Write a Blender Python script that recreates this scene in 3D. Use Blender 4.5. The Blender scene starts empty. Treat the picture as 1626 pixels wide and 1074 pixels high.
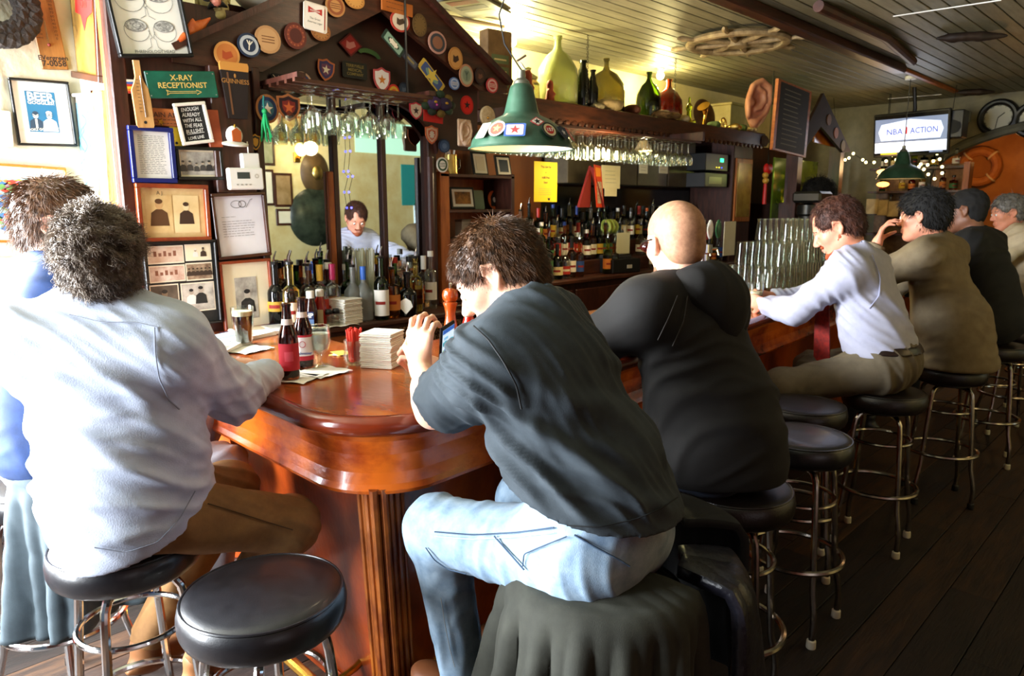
import bpy, bmesh, math, random
import numpy as np
from mathutils import Vector, Matrix, Euler
R = math.radians
random.seed(7)
SC = bpy.context.scene
COL = SC.collection
# ------------------------------------------------------------ camera, world, lights, exposure
CAMH, PITCH, FPX = 1.60, 10.4, 1131.0
cam = bpy.data.cameras.new('camera')
cam.lens = FPX / 1626 * 36; cam.sensor_width = 36; cam.clip_start = .05
camo = bpy.data.objects.new('camera', cam); COL.objects.link(camo)
camo.location = (0, 0, CAMH); camo.rotation_euler = (R(90 - PITCH), 0, R(-45))
SC.camera = camo
cam.dof.use_dof = True; cam.dof.focus_distance = 1.75; cam.dof.aperture_fstop = 9.0
SC.view_settings.view_transform = 'Standard'; SC.view_settings.look = 'None'
SC.view_settings.exposure = 0.25; SC.view_settings.gamma = 1.0; SC.view_settings.use_curve_mapping = False
SC.cycles.use_denoising = True
SC.cycles.max_bounces = 10; SC.cycles.transmission_bounces = 8; SC.cycles.transparent_max_bounces = 12
SC.cycles.caustics_reflective = False; SC.cycles.caustics_refractive = False; SC.cycles.sample_clamp_indirect = 6
w = bpy.data.worlds.new('world'); SC.world = w; w.use_nodes = True
w.node_tree.nodes['Background'].inputs[0].default_value = (.55, .75, 1, 1)
w.node_tree.nodes['Background'].inputs[1].default_value = 0.15

def light(kind, name, loc, power, col, size=.1, rot=None, size_y=None, spot=None):
    l = bpy.data.lights.new(name, kind); l.energy = power; l.color = col
    if kind == 'AREA':
        l.size = size
        if size_y: l.shape = 'RECTANGLE'; l.size_y = size_y
    else: l.shadow_soft_size = size
    o = bpy.data.objects.new(name, l); COL.objects.link(o); o.location = loc
    if rot: o.rotation_euler = rot
    return o
# daylight through the big street window (in the wall at X = -1.6, behind the left edge of the frame)
light('AREA', 'window_daylight', (-1.72, 2.65, 1.50), 430, (.90, .95, 1.0), 1.7, (R(90), 0, R(-95)), 1.8)
light('AREA', 'side_window_daylight', (-.72, 3.66, 1.70), 960, (.90, .95, 1.0), 1.3, (R(90), 0, R(-150)), 1.4)
# warm tubes and bulbs behind the top shelf, and other indoor lights
light('POINT', 'shelf_bulb_light', (3.86, 3.85, 2.72), 115, (1.0, .88, .42), .06)
light('POINT', 'shelf_bulb_light', (5.80, 3.85, 2.70), 30, (1.0, .84, .36), .05)
light('POINT', 'rack_bulb_light', (4.85, 3.35, 2.03), 5, (1.0, .80, .45), .03)
light('POINT', 'bottle_fill_light', (4.1, 3.15, 1.98), 34, (1.0, .72, .38), .08)  # added fill that brightens the bottles; no bulb hangs here
light('POINT', 'gable_bulb_light', (2.0, 2.6, 2.6), 4, (1.0, .78, .5), .1)
light('POINT', 'back_room_light', (10.8, 2.2, 2.2), 15, (1.0, .5, .16), .1)
light('POINT', 'far_bar_light', (8.4, 2.9, 2.05), 6, (1.0, .62, .28), .1)
light('POINT', 'ceiling_bulb_light', (7.6, .6, 2.6), 3.5, (1.0, .6, .3), .12)
# ------------------------------------------------------------ pixel helpers (used only to place things on real planes)
_p = R(PITCH)
def ray(px, py):
    a = (px - 813) / FPX; b = (py - 537) / FPX
    f = math.cos(_p) - b * math.sin(_p); dn = b * math.cos(_p) + math.sin(_p)
    return Vector(((f + a) * .70711, (f - a) * .70711, -dn))
def on_z(px, py, z): d = ray(px, py); return Vector((0, 0, CAMH)) + d * ((z - CAMH) / d.z)
def on_y(px, py, Y): d = ray(px, py); return Vector((0, 0, CAMH)) + d * (Y / d.y)
def on_x(px, py, X): d = ray(px, py); return Vector((0, 0, CAMH)) + d * (X / d.x)
# ------------------------------------------------------------ materials
def lin(h):
    if isinstance(h, (tuple, list)): return tuple(h)[:3]
    h = h.lstrip('#'); c = [int(h[i:i+2], 16) / 255 for i in (0, 2, 4)]
    return tuple(x / 12.92 if x <= .04045 else ((x + .055) / 1.055) ** 2.4 for x in c)
_M = {}
def mat(name, c1, c2=None, rough=.5, metal=0, scale=8, stretch=(1, 1, 1), bump=0, bscale=40, coat=0, trans=0, emit=0, ecol=None,
        detail=4, c3=None, alpha=1, ior=1.45, sheen=0, ramp=(.35, .65), rvar=0):
    if name in _M: return _M[name]
    m = bpy.data.materials.new(name); m.use_nodes = True; n = m.node_tree; b = n.nodes['Principled BSDF']
    b.inputs['Roughness'].default_value = rough; b.inputs['Metallic'].default_value = metal
    b.inputs['IOR'].default_value = ior
    if coat: b.inputs['Coat Weight'].default_value = coat; b.inputs['Coat Roughness'].default_value = .12
    if trans: b.inputs['Transmission Weight'].default_value = trans
    if sheen: b.inputs['Sheen Weight'].default_value = sheen
    if alpha < 1: b.inputs['Alpha'].default_value = alpha
    if emit: b.inputs['Emission Strength'].default_value = emit; b.inputs['Emission Color'].default_value = (*lin(ecol or c1), 1)
    C1 = lin(c1); C2 = lin(c2) if c2 else None
    b.inputs['Base Color'].default_value = (*C1, 1)
    if C2 or bump:
        tc = n.nodes.new('ShaderNodeTexCoord'); mp = n.nodes.new('ShaderNodeMapping'); mp.inputs['Scale'].default_value = stretch
        n.links.new(tc.outputs['Object'], mp.inputs[0])
    if C2:
        t = n.nodes.new('ShaderNodeTexNoise'); t.inputs['Scale'].default_value = scale; t.inputs['Detail'].default_value = detail
        t.inputs['Roughness'].default_value = .62
        n.links.new(mp.outputs[0], t.inputs['Vector'])
        r = n.nodes.new('ShaderNodeValToRGB'); e = r.color_ramp.elements
        e[0].position, e[1].position = ramp; e[0].color = (*C1, 1); e[1].color = (*C2, 1)
        if c3: q = e.new((ramp[0] + ramp[1]) / 2); q.color = (*lin(c3), 1)
        n.links.new(t.outputs['Fac'], r.inputs[0]); n.links.new(r.outputs[0], b.inputs['Base Color'])
        if rvar:
            mr = n.nodes.new('ShaderNodeMapRange'); mr.inputs[3].default_value = rough - rvar; mr.inputs[4].default_value = rough + rvar
            n.links.new(t.outputs['Fac'], mr.inputs[0]); n.links.new(mr.outputs[0], b.inputs['Roughness'])
    if bump:
        t2 = n.nodes.new('ShaderNodeTexNoise'); t2.inputs['Scale'].default_value = bscale; t2.inputs['Detail'].default_value = 5
        n.links.new(mp.outputs[0], t2.inputs['Vector'])
        bp = n.nodes.new('ShaderNodeBump'); bp.inputs['Strength'].default_value = min(1, bump); bp.inputs['Distance'].default_value = .01
        n.links.new(t2.outputs['Fac'], bp.inputs['Height']); n.links.new(bp.outputs[0], b.inputs['Normal'])
    _M[name] = m; return m
def flat(h, rough=.7): return mat('print_' + (h if isinstance(h, str) else 'x').lstrip('#'), h, rough=rough)
def glass(name, tint, rough=.03, ior=1.45): return mat(name, tint, rough=rough, trans=1, ior=ior)
def thin_glass(name, tint='f4f8f4', edge=.5):
    """thin-walled clear glass: see-through, glossy, denser towards its edges"""
    m = bpy.data.materials.new(name); m.use_nodes = True; n = m.node_tree; n.nodes.remove(n.nodes['Principled BSDF']); o = n.nodes['Material Output']
    tr = n.nodes.new('ShaderNodeBsdfTransparent'); gl = n.nodes.new('ShaderNodeBsdfGlossy'); gl.inputs['Roughness'].default_value = .04
    lw = n.nodes.new('ShaderNodeLayerWeight'); lw.inputs['Blend'].default_value = edge; mp = n.nodes.new('ShaderNodeMapRange'); mp.inputs[3].default_value = .05; mp.inputs[4].default_value = .6
    mx = n.nodes.new('ShaderNodeMixShader'); tr.inputs[0].default_value = (*lin(tint), 1); gl.inputs['Color'].default_value = (.95, .97, .95, 1)
    n.links.new(lw.outputs['Facing'], mp.inputs[0]); n.links.new(mp.outputs[0], mx.inputs[0]); n.links.new(tr.outputs[0], mx.inputs[1]); n.links.new(gl.outputs[0], mx.inputs[2]); n.links.new(mx.outputs[0], o.inputs['Surface'])
    _M[name] = m; return m
# ------------------------------------------------------------ mesh builder
def tag(o, label=None, cat=None, group=None, kind=None):
    if label: o['label'] = label
    if cat: o['category'] = cat
    if group: o['group'] = group
    if kind: o['kind'] = kind
    return o
def thing(name, label, cat, loc=(0, 0, 0), rot=(0, 0, 0), group=None, kind=None):
    o = bpy.data.objects.new(name, None); COL.objects.link(o); o.empty_display_size = .05
    o.location = loc
    if isinstance(rot, Matrix): o.rotation_euler = rot.to_euler()
    elif isinstance(rot, (int, float)): o.rotation_euler = (0, 0, rot)
    else: o.rotation_euler = rot
    return tag(o, label, cat, group, kind)
def off(o):
    v = Vector((0, 0, 0))
    while o: v += Vector(o.location); o = o.parent
    return v
_kids = {}
def copy_tree(o, parent=None):
    c = o.copy(); COL.objects.link(c); c.parent = parent
    for ch in list(o.children): copy_tree(ch, c)
    return c
def frame_of(d, up=(0, 0, 1)):
    d = Vector(d).normalized(); up = Vector(up)
    if abs(d.dot(up)) > .98: up = Vector((1, 0, 0))
    x = up.cross(d).normalized(); y = d.cross(x)
    return Matrix((x, y, d)).transposed()
class MB:
    def __init__(s): s.v = []; s.f = []; s.m = []; s.mats = []
    def mi(s, m):
        if m not in s.mats: s.mats.append(m)
        return s.mats.index(m)
    def add(s, vs, fs, m, M=None):
        b = len(s.v); i = s.mi(m)
        s.v += [tuple(M @ Vector(v)) for v in vs] if M is not None else [tuple(v) for v in vs]
        for f in fs: s.f.append([b + k for k in f]); s.m.append(i)
        return s
    def box(s, x0, x1, y0, y1, z0, z1, m, M=None, c=0):
        if c:
            c = min(c, abs(x1-x0)*.45, abs(y1-y0)*.45, abs(z1-z0)*.45); vs = []; 
            cs = [(x, y, z) for x in (0, 1) for y in (0, 1) for z in (0, 1)]
            for (i, j, k) in cs:
                X = x1 if i else x0; Y = y1 if j else y0; Z = z1 if k else z0
                sx, sy, sz = (-1 if i else 1)*c, (-1 if j else 1)*c, (-1 if k else 1)*c
                vs += [(X, Y+sy, Z+sz), (X+sx, Y, Z+sz), (X+sx, Y+sy, Z)]
            def I(i, j, k, a): return (i*4+j*2+k)*3+a
            fs = []
            for i in (0, 1):
                q = [I(i,0,0,0), I(i,1,0,0), I(i,1,1,0), I(i,0,1,0)]; fs.append(q if i else q[::-1])
                q = [I(0,i,0,1), I(0,i,1,1), I(1,i,1,1), I(1,i,0,1)]; fs.append(q if i else q[::-1])
                q = [I(0,0,i,2), I(1,0,i,2), I(1,1,i,2), I(0,1,i,2)]; fs.append(q if i else q[::-1])
            for a in (0, 1):
                for b in (0, 1):
                    q = [I(0,a,b,1), I(0,a,b,2), I(1,a,b,2), I(1,a,b,1)]; fs.append(q if a ^ b else q[::-1])
                    q = [I(a,0,b,0), I(a,0,b,2), I(a,1,b,2), I(a,1,b,0)]; fs.append(q[::-1] if a ^ b else q)
                    q = [I(a,b,0,0), I(a,b,0,1), I(a,b,1,1), I(a,b,1,0)]; fs.append(q if a ^ b else q[::-1])
            for (i, j, k) in cs:
                q = [I(i,j,k,0), I(i,j,k,1), I(i,j,k,2)]; fs.append(q if (i+j+k) % 2 else q[::-1])
            return s.add(vs, fs, m, M)
        vs = [(x0,y0,z0),(x1,y0,z0),(x1,y1,z0),(x0,y1,z0),(x0,y0,z1),(x1,y0,z1),(x1,y1,z1),(x0,y1,z1)]
        return s.add(vs, [(0,3,2,1),(4,5,6,7),(0,1,5,4),(1,2,6,5),(2,3,7,6),(3,0,4,7)], m, M)
    def lathe(s, prof, m, n=24, M=None, sx=1, sy=1):
        vs = []; fs = []; k = len(prof)
        for (r, z) in prof:
            for j in range(n):
                a = 2*math.pi*j/n; vs.append((r*math.cos(a)*sx, r*math.sin(a)*sy, z))
        for i in range(k-1):
            for j in range(n):
                j2 = (j+1) % n; fs.append((i*n+j, i*n+j2, (i+1)*n+j2, (i+1)*n+j))
        if prof[0][0] > 1e-5: fs.append(tuple(range(n))[::-1])
        if prof[-1][0] > 1e-5: fs.append(tuple((k-1)*n+j for j in range(n)))
        return s.add(vs, fs, m, M)
    def open_lathe(s, prof, m, n=24, M=None):
        vs = []; fs = []
        for (r, z) in prof:
            for j in range(n): a = 2*math.pi*j/n; vs.append((r*math.cos(a), r*math.sin(a), z))
        for i in range(len(prof)-1):
            for j in range(n): j2 = (j+1) % n; fs.append((i*n+j, i*n+j2, (i+1)*n+j2, (i+1)*n+j))
        return s.add(vs, fs, m, M)
    def tube(s, pts, r, m, n=8, closed=False, M=None):
        P = [Vector(p) for p in pts]; K = len(P); vs = []; fs = []; rs = r if isinstance(r, (list, tuple)) else [r]*K
        x = None
        for i in range(K):
            a = P[(i-1) % K] if (closed or i > 0) else P[i]; b = P[(i+1) % K] if (closed or i < K-1) else P[i]
            d = (b-a).normalized()
            if x is None: x = frame_of(d).col[0].copy()
            x = (x - d*x.dot(d)).normalized(); y = d.cross(x)
            for j in range(n):
                t = 2*math.pi*j/n; vs.append(P[i] + x*(math.cos(t)*rs[i]) + y*(math.sin(t)*rs[i]))
        for i in range(K if closed else K-1):
            i2 = (i+1) % K
            for j in range(n): j2 = (j+1) % n; fs.append((i*n+j, i*n+j2, i2*n+j2, i2*n+j))
        if not closed: fs.append(tuple(range(n))[::-1]); fs.append(tuple((K-1)*n+j for j in range(n)))
        return s.add(vs, fs, m, M)
    def ring(s, c, r, rt, m, n=28, k=8, M=None, ax=None):
        B = frame_of(ax) if ax is not None else Matrix.Identity(3)
        return s.tube([Vector(c) + B @ Vector((r*math.cos(2*math.pi*i/n), r*math.sin(2*math.pi*i/n), 0)) for i in range(n)], rt, m, k, True, M)
    def ball(s, c, r, m, n=12, M=None):
        rx, ry, rz = r if isinstance(r, (tuple, list)) else (r, r, r); vs = []; fs = []; k = n//2+1
        for i in range(k):
            a = math.pi*i/(k-1)
            for j in range(n): t = 2*math.pi*j/n; vs.append((c[0]+rx*math.sin(a)*math.cos(t), c[1]+ry*math.sin(a)*math.sin(t), c[2]-rz*math.cos(a)))
        for i in range(k-1):
            for j in range(n): j2 = (j+1) % n; fs.append((i*n+j, i*n+j2, (i+1)*n+j2, (i+1)*n+j))
        return s.add(vs, fs, m, M)
    def poly(s, pts, z0, z1, m, M=None):
        n = len(pts); A = sum(pts[i][0]*pts[(i+1) % n][1]-pts[(i+1) % n][0]*pts[i][1] for i in range(n))
        if A < 0: pts = pts[::-1]
        if z0 == z1: return s.add([(x, y, z0) for x, y in pts], [tuple(range(n))], m, M)
        vs = [(x, y, z0) for x, y in pts] + [(x, y, z1) for x, y in pts]
        fs = [tuple(range(n))[::-1], tuple(range(n, 2*n))] + [(i, (i+1) % n, n+(i+1) % n, n+i) for i in range(n)]
        return s.add(vs, fs, m, M)
    def disc(s, x, y, z, r, m, n=24, ry=None, z1=None, M=None):
        ry = ry or r
        return s.poly([(x+r*math.cos(2*math.pi*i/n), y+ry*math.sin(2*math.pi*i/n)) for i in range(n)], z, z if z1 is None else z1, m, M)
    def annulus(s, x, y, z, r0, r1, m, n=28, M=None, ry=1):
        vs = [(x+r*math.cos(2*math.pi*i/n), y+r*ry*math.sin(2*math.pi*i/n), z) for r in (r0, r1) for i in range(n)]
        return s.add(vs, [(i, n+i, n+(i+1) % n, (i+1) % n) for i in range(n)], m, M)
    def line(s, pts, wd, z, m, M=None):
        for (a, b) in zip(pts, pts[1:]):
            d = Vector((b[0]-a[0], b[1]-a[1]));
            if d.length < 1e-6: continue
            nn = Vector((-d.y, d.x)).normalized()*wd/2
            s.add([(a[0]-nn.x, a[1]-nn.y, z), (b[0]-nn.x, b[1]-nn.y, z), (b[0]+nn.x, b[1]+nn.y, z), (a[0]+nn.x, a[1]+nn.y, z)], [(0, 1, 2, 3)], m, M)
        return s
    def text(s, t, size, x, y, z, m, al='CENTER', rot=0, sx=1, bold=0, M=None, shear=0):
        key = (t, al, bold, shear)
        if key not in _TX:
            c = bpy.data.curves.new('t', 'FONT'); c.body = t; c.size = 1; c.align_x = al; c.offset = bold; c.resolution_u = 2; c.shear = shear
            c.align_y = 'CENTER'
            o = bpy.data.objects.new('t', c); COL.objects.link(o)
            bpy.context.view_layer.update()
            me = bpy.data.meshes.new_from_object(o.evaluated_get(bpy.context.evaluated_depsgraph_get()))
            _TX[key] = ([tuple(v.co) for v in me.vertices], [tuple(p.vertices) for p in me.polygons])
            bpy.data.objects.remove(o); bpy.data.curves.remove(c); bpy.data.meshes.remove(me)
        vs, fs = _TX[key]; ca, sa = math.cos(rot), math.sin(rot)
        out = [(x+(vx*sx*ca-vy*sa)*size, y+(vx*sx*sa+vy*ca)*size, z) for vx, vy, vz in vs]
        return s.add(out, fs, m, M)
    def build(s, name, parent=None, smooth=True, world=False, bevel=0, label=None, kind=None, ang=.6, sub=0):
        me = bpy.data.meshes.new(name)
        vs = s.v
        if world:
            o_ = off(parent); vs = [(a-o_.x, b-o_.y, c-o_.z) for a, b, c in vs]
        me.from_pydata(vs, [], s.f)
        for m in s.mats: me.materials.append(m)
        me.polygons.foreach_set('material_index', s.m)
        if smooth:
            me.polygons.foreach_set('use_smooth', [True]*len(s.f))
            me.set_sharp_from_angle(angle=ang)
        me.update()
        o = bpy.data.objects.new(name, me); COL.objects.link(o)
        if parent: o.parent = parent
        if bevel:
            b = o.modifiers.new('b', 'BEVEL'); b.width = bevel; b.segments = 2; b.limit_method = 'ANGLE'
        if label: o['label'] = label
        if kind: o['kind'] = kind
        return o
_TX = {}
# ------------------------------------------------------------ noise, signed distance bodies, surface nets
def _h(i, j, k):
    n = (i*374761393 + j*668265263 + k*1274126177) & 0xffffffff
    n = ((n ^ (n >> 13)) * 1103515245) & 0xffffffff
    return ((n ^ (n >> 16)) & 0xffff) / 65535.0
def vnoise(P):
    I = np.floor(P).astype(np.int64); F = P - I; F = F*F*(3-2*F); r = 0
    for a in (0, 1):
        for b in (0, 1):
            for c in (0, 1):
                wt = (F[:, 0] if a else 1-F[:, 0])*(F[:, 1] if b else 1-F[:, 1])*(F[:, 2] if c else 1-F[:, 2])
                r = r + wt*_h(I[:, 0]+a, I[:, 1]+b, I[:, 2]+c)
    return r
def A3(v): return np.array(v, dtype=float)
def nrm(v): v = A3(v); return v/np.linalg.norm(v)
def C(a, b, ra, rb=None, k=.03, op='u', fl=0): return ('c', A3(a), A3(b), ra, ra if rb is None else rb, k, op, fl)
def E(c, r, Rm=None, k=.03, op='u'): return ('e', A3(c), A3(r), np.eye(3) if Rm is None else np.array(Rm), 0, k, op, 0)
def PL(p, n, k=.002): return ('p', A3(p), nrm(n), 0, 0, k, 'i', 0)
def sdf_eval(prims, org, shape, h):
    D = np.full(shape, .5, dtype=np.float32)
    for (t, a, b, ra, rb, k, op, fl) in prims:
        if t == 'p': lo = [0]*3; hi = list(shape)
        else:
            if t == 'c': mn = np.minimum(a-ra, b-rb); mx = np.maximum(a+ra, b+rb)
            else: m = max(b); mn = a-m; mx = a+m
            pad = k+2.5*h
            lo = [max(0, int(math.floor((mn[i]-pad-org[i])/h))) for i in range(3)]
            hi = [min(shape[i], int(math.ceil((mx[i]+pad-org[i])/h))+1) for i in range(3)]
            if any(lo[i] >= hi[i] for i in range(3)): continue
        g = np.meshgrid(*[org[i]+h*np.arange(lo[i], hi[i]) for i in range(3)], indexing='ij', sparse=True)
        X, Y, Z = g
        if t == 'c':
            d = b-a; L2 = max(d@d, 1e-9)
            px, py, pz = X-a[0], Y-a[1], Z-a[2]
            tt = np.clip((px*d[0]+py*d[1]+pz*d[2])/L2, 0, 1)
            q = np.sqrt((px-tt*d[0])**2+(py-tt*d[1])**2+(pz-tt*d[2])**2) - (ra+(rb-ra)*tt)
            if fl:
                dn = d/math.sqrt(L2); q = np.maximum(q, (X-b[0])*dn[0]+(Y-b[1])*dn[1]+(Z-b[2])*dn[2])
        elif t == 'e':
            px, py, pz = X-a[0], Y-a[1], Z-a[2]; Rm = ra
            u = [(px*Rm[0][i]+py*Rm[1][i]+pz*Rm[2][i]) for i in range(3)]
            k0 = np.sqrt((u[0]/b[0])**2+(u[1]/b[1])**2+(u[2]/b[2])**2)
            k1 = np.sqrt((u[0]/b[0]**2)**2+(u[1]/b[1]**2)**2+(u[2]/b[2]**2)**2)+1e-9
            q = k0*(k0-1)/k1
        else:
            q = (X-a[0])*b[0]+(Y-a[1])*b[1]+(Z-a[2])*b[2]
        sl = tuple(slice(lo[i], hi[i]) for i in range(3)); o = D[sl]
        if op == 'u':
            hh = np.clip(k-np.abs(o-q), 0, None)/k; D[sl] = np.minimum(o, q)-hh*hh*k*.25
        elif op == 's':
            q = -q; hh = np.clip(k-np.abs(o-q), 0, None)/k; D[sl] = np.maximum(o, q)+hh*hh*k*.25
        else: D[sl] = np.maximum(o, q)
    return D
def E_(c, r, Rm, k=.03, op='u'): return ('e', A3(c), A3(r), np.array(Rm), 0, k, op, 0)
E = lambda c, r, Rm=None, k=.03, op='u': E_(c, r, np.eye(3) if Rm is None else Rm, k, op)
def nets(D, org, h):
    S = D < 0; nx, ny, nz = D.shape
    c = np.zeros((nx-1, ny-1, nz-1), dtype=np.int8); cor = [(i, j, k) for i in (0, 1) for j in (0, 1) for k in (0, 1)]
    for (i, j, k) in cor: c += S[i:nx-1+i, j:ny-1+j, k:nz-1+k]
    cells = np.argwhere((c > 0) & (c < 8)); n = len(cells)
    idx = np.full(c.shape, -1, dtype=np.int64); idx[tuple(cells.T)] = np.arange(n)
    V = np.stack([D[cells[:, 0]+i, cells[:, 1]+j, cells[:, 2]+k] for (i, j, k) in cor], 1)
    acc = np.zeros((n, 3)); cnt = np.zeros(n)
    for a in range(8):
        for b in range(a+1, 8):
            da = np.array(cor[b])-np.array(cor[a])
            if np.abs(da).sum() != 1: continue
            va, vb = V[:, a], V[:, b]; m = (va < 0) != (vb < 0)
            t = np.where(m, va/np.where(m, va-vb, 1), 0)
            acc += m[:, None]*(np.array(cor[a])+t[:, None]*da); cnt += m
    P = org + h*(cells + acc/cnt[:, None])
    Q = []
    for ax in range(3):
        u, v = (ax+1) % 3, (ax+2) % 3
        e = [slice(None)]*3; f = [slice(None)]*3; e[ax] = slice(0, -1); f[ax] = slice(1, None)
        m = S[tuple(e)] != S[tuple(f)]
        g = np.argwhere(m); g = g[(g[:, u] > 0) & (g[:, v] > 0) & (g[:, u] < D.shape[u]-1) & (g[:, v] < D.shape[v]-1)]
        if not len(g): continue
        def at(du, dv): q = g.copy(); q[:, u] -= du; q[:, v] -= dv; return idx[tuple(q.T)]
        q = np.stack([at(1, 1), at(0, 1), at(0, 0), at(1, 0)], 1)
        fl = ~S[tuple(g.T)]; q[fl] = q[fl][:, ::-1]; Q.append(q)
    return P, np.concatenate(Q) if Q else np.zeros((0, 4), int)
def vnormals(P, Q):
    N = np.zeros_like(P); fn = np.cross(P[Q[:, 2]]-P[Q[:, 0]], P[Q[:, 3]]-P[Q[:, 1]])
    for i in range(4): np.add.at(N, Q[:, i], fn)
    return N/(np.linalg.norm(N, axis=1)[:, None]+1e-12)
def relax(P, Q, it=1):
    for _ in range(it):
        S = np.zeros_like(P); c = np.zeros(len(P))
        for a, b in ((0, 1), (1, 2), (2, 3), (3, 0)):
            np.add.at(S, Q[:, a], P[Q[:, b]]); np.add.at(c, Q[:, a], 1); np.add.at(S, Q[:, b], P[Q[:, a]]); np.add.at(c, Q[:, b], 1)
        P = P*.5 + .5*S/np.maximum(c, 1)[:, None]
    return P
def grow(prims, h, disp=None, it=1, box=None):
    pos = [p for p in prims if p[6] == 'u' and p[0] != 'p']
    mn = np.min([np.minimum(p[1]-max(p[3], 0), p[2]-p[4]) if p[0] == 'c' else p[1]-max(p[2]) for p in pos], 0)-.02-h
    mx = np.max([np.maximum(p[1]+p[3], p[2]+p[4]) if p[0] == 'c' else p[1]+max(p[2]) for p in pos], 0)+.02+h
    if box is not None: mn = np.maximum(mn, box[0]); mx = np.minimum(mx, box[1])
    shape = tuple(int(x) for x in np.ceil((mx-mn)/h)+1)
    D = sdf_eval(prims, mn, shape, h); P, Q = nets(D, mn, h)
    P = relax(P, Q, it)
    if disp is not None:
        N = vnormals(P, Q); P = P + N*disp(P, N)[:, None]
    return P, Q
def npmesh(name, parts, m, parent=None, label=None, kind=None, world=True):
    """parts: list of (P, Q); joined as one mesh"""
    o_ = np.array(off(parent)) if (world and parent) else np.zeros(3)
    Ps = []; Qs = []; b = 0
    for P, Q in parts: Ps.append(P-o_); Qs.append(Q+b); b += len(P)
    P = np.concatenate(Ps); Q = np.concatenate(Qs)
    me = bpy.data.meshes.new(name); k = Q.shape[1]
    me.vertices.add(len(P)); me.vertices.foreach_set('co', P.astype(np.float32).ravel())
    me.loops.add(Q.size); me.loops.foreach_set('vertex_index', Q.astype(np.int32).ravel())
    me.polygons.add(len(Q)); me.polygons.foreach_set('loop_start', np.arange(0, Q.size, k, dtype=np.int32))
    me.polygons.foreach_set('loop_total', np.full(len(Q), k, dtype=np.int32))
    me.update(calc_edges=True); me.polygons.foreach_set('use_smooth', np.ones(len(Q), bool))
    me.materials.append(m); me.update()
    o = bpy.data.objects.new(name, me); COL.objects.link(o)
    if parent: o.parent = parent
    if label: o['label'] = label
    if kind: o['kind'] = kind
    return o
# ------------------------------------------------------------ materials
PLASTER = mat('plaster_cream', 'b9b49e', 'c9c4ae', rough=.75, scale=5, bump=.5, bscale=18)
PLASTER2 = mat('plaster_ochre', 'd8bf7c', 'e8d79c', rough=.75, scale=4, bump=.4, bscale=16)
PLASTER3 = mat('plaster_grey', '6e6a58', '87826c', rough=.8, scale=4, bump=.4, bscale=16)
CEILW = mat('ceiling_paint', '6c6954', '85816a', rough=.55, scale=3, stretch=(1, 8, 1), bump=.15, bscale=20)
CEILW2 = mat('ceiling_paint_dull', '65624e', '7c7962', rough=.5, scale=3, stretch=(1, 8, 1))
FLW = [mat('floor_board_%s' % n, a, b, rough=.68, scale=3, stretch=(1.2, 9, 9), bump=.3, bscale=12, ramp=(.35, .7), rvar=.15) for n, a, b in
       (('worn', '1a0f09', '3c2616'), ('dark', '110a06', '261810'), ('pale', '20140c', '503620'), ('black', '0d0805', '1e120a'))]
DWOOD = mat('dark_wood', '2a130b', '47241a', rough=.38, scale=5, stretch=(6, 6, 1), bump=.1, bscale=30)
DWOOD2 = mat('dark_wood_long', '2e160d', '4d2818', rough=.4, scale=5, stretch=(1, 6, 6), bump=.1, bscale=30)
OWOOD = mat('orange_wood', '8a4516', 'b4662a', rough=.4, scale=4, stretch=(7, 7, 1), bump=.08)
OWOOD2 = mat('orange_wood_long', '7d3f18', 'a65c28', rough=.42, scale=4, stretch=(1, 7, 7), bump=.08)
TOPW = mat('bar_top_wood', '7a3014', 'c4742c', rough=.2, scale=2.6, stretch=(2.5, 1, 1), c3='a04c1c', bump=.06, bscale=25, coat=.5, rvar=.07, ramp=(.3, .72))
NOSEW = mat('bar_edge_wood', '4e180c', '823014', rough=.22, scale=3, bump=.05, bscale=30, coat=.5)
APRW = mat('bar_apron_wood', '4a160a', 'd8691c', rough=.27, scale=3.4, stretch=(1, 1, 1.6), c3='a84414', detail=9, bump=.12, bscale=50, coat=.35, ramp=(.34, .6))
BASEW = mat('bar_base_wood', '4a180a', 'cc5c1a', rough=.3, scale=2.2, stretch=(1.3, 1.3, .7), c3='9c3e12', detail=8, bump=.1, bscale=50, coat=.3, ramp=(.32, .66))
TRIMW = mat('bar_trim_wood', '6c2c10', 'bc6a28', rough=.3, scale=5, stretch=(2, 2, 1), coat=.3)
CHROME = mat('chrome', 'd8d8d8', rough=.12, metal=1)
CHROMED = mat('worn_chrome', '8c8378', 'b0a698', rough=.2, metal=1, scale=30)
BRASS = mat('brass', 'c8953c', rough=.22, metal=1)
GOLDM = mat('dull_brass', 'b89a54', 'd0b46c', rough=.35, metal=1, scale=20)
VINYL = mat('black_vinyl', '101014', '18181c', rough=.36, coat=.25, scale=30, bump=.10, bscale=500)
VINYLB = mat('brown_black_vinyl', '120c0a', '1b1311', rough=.36, scale=30, bump=.12, bscale=220)
BLACK = mat('black_paint', '0b0b0b', rough=.4)
RUBW = mat('white_rubber', 'd8d2bc', rough=.6); RUBB = mat('black_rubber', '141414', rough=.6)
MIRROR = mat('mirror_silver', 'c4ccd0', rough=.015, metal=1)
WHITE = mat('white_paint', 'eceae2', rough=.5)
PAPER = mat('white_paper', 'f2efe6', rough=.8)
CREAM = mat('cream_paper', 'e8dcb8', 'f0e6c8', rough=.8, scale=5)
SHINE = thin_glass('clear_glass')
E0 = 0.08
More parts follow.
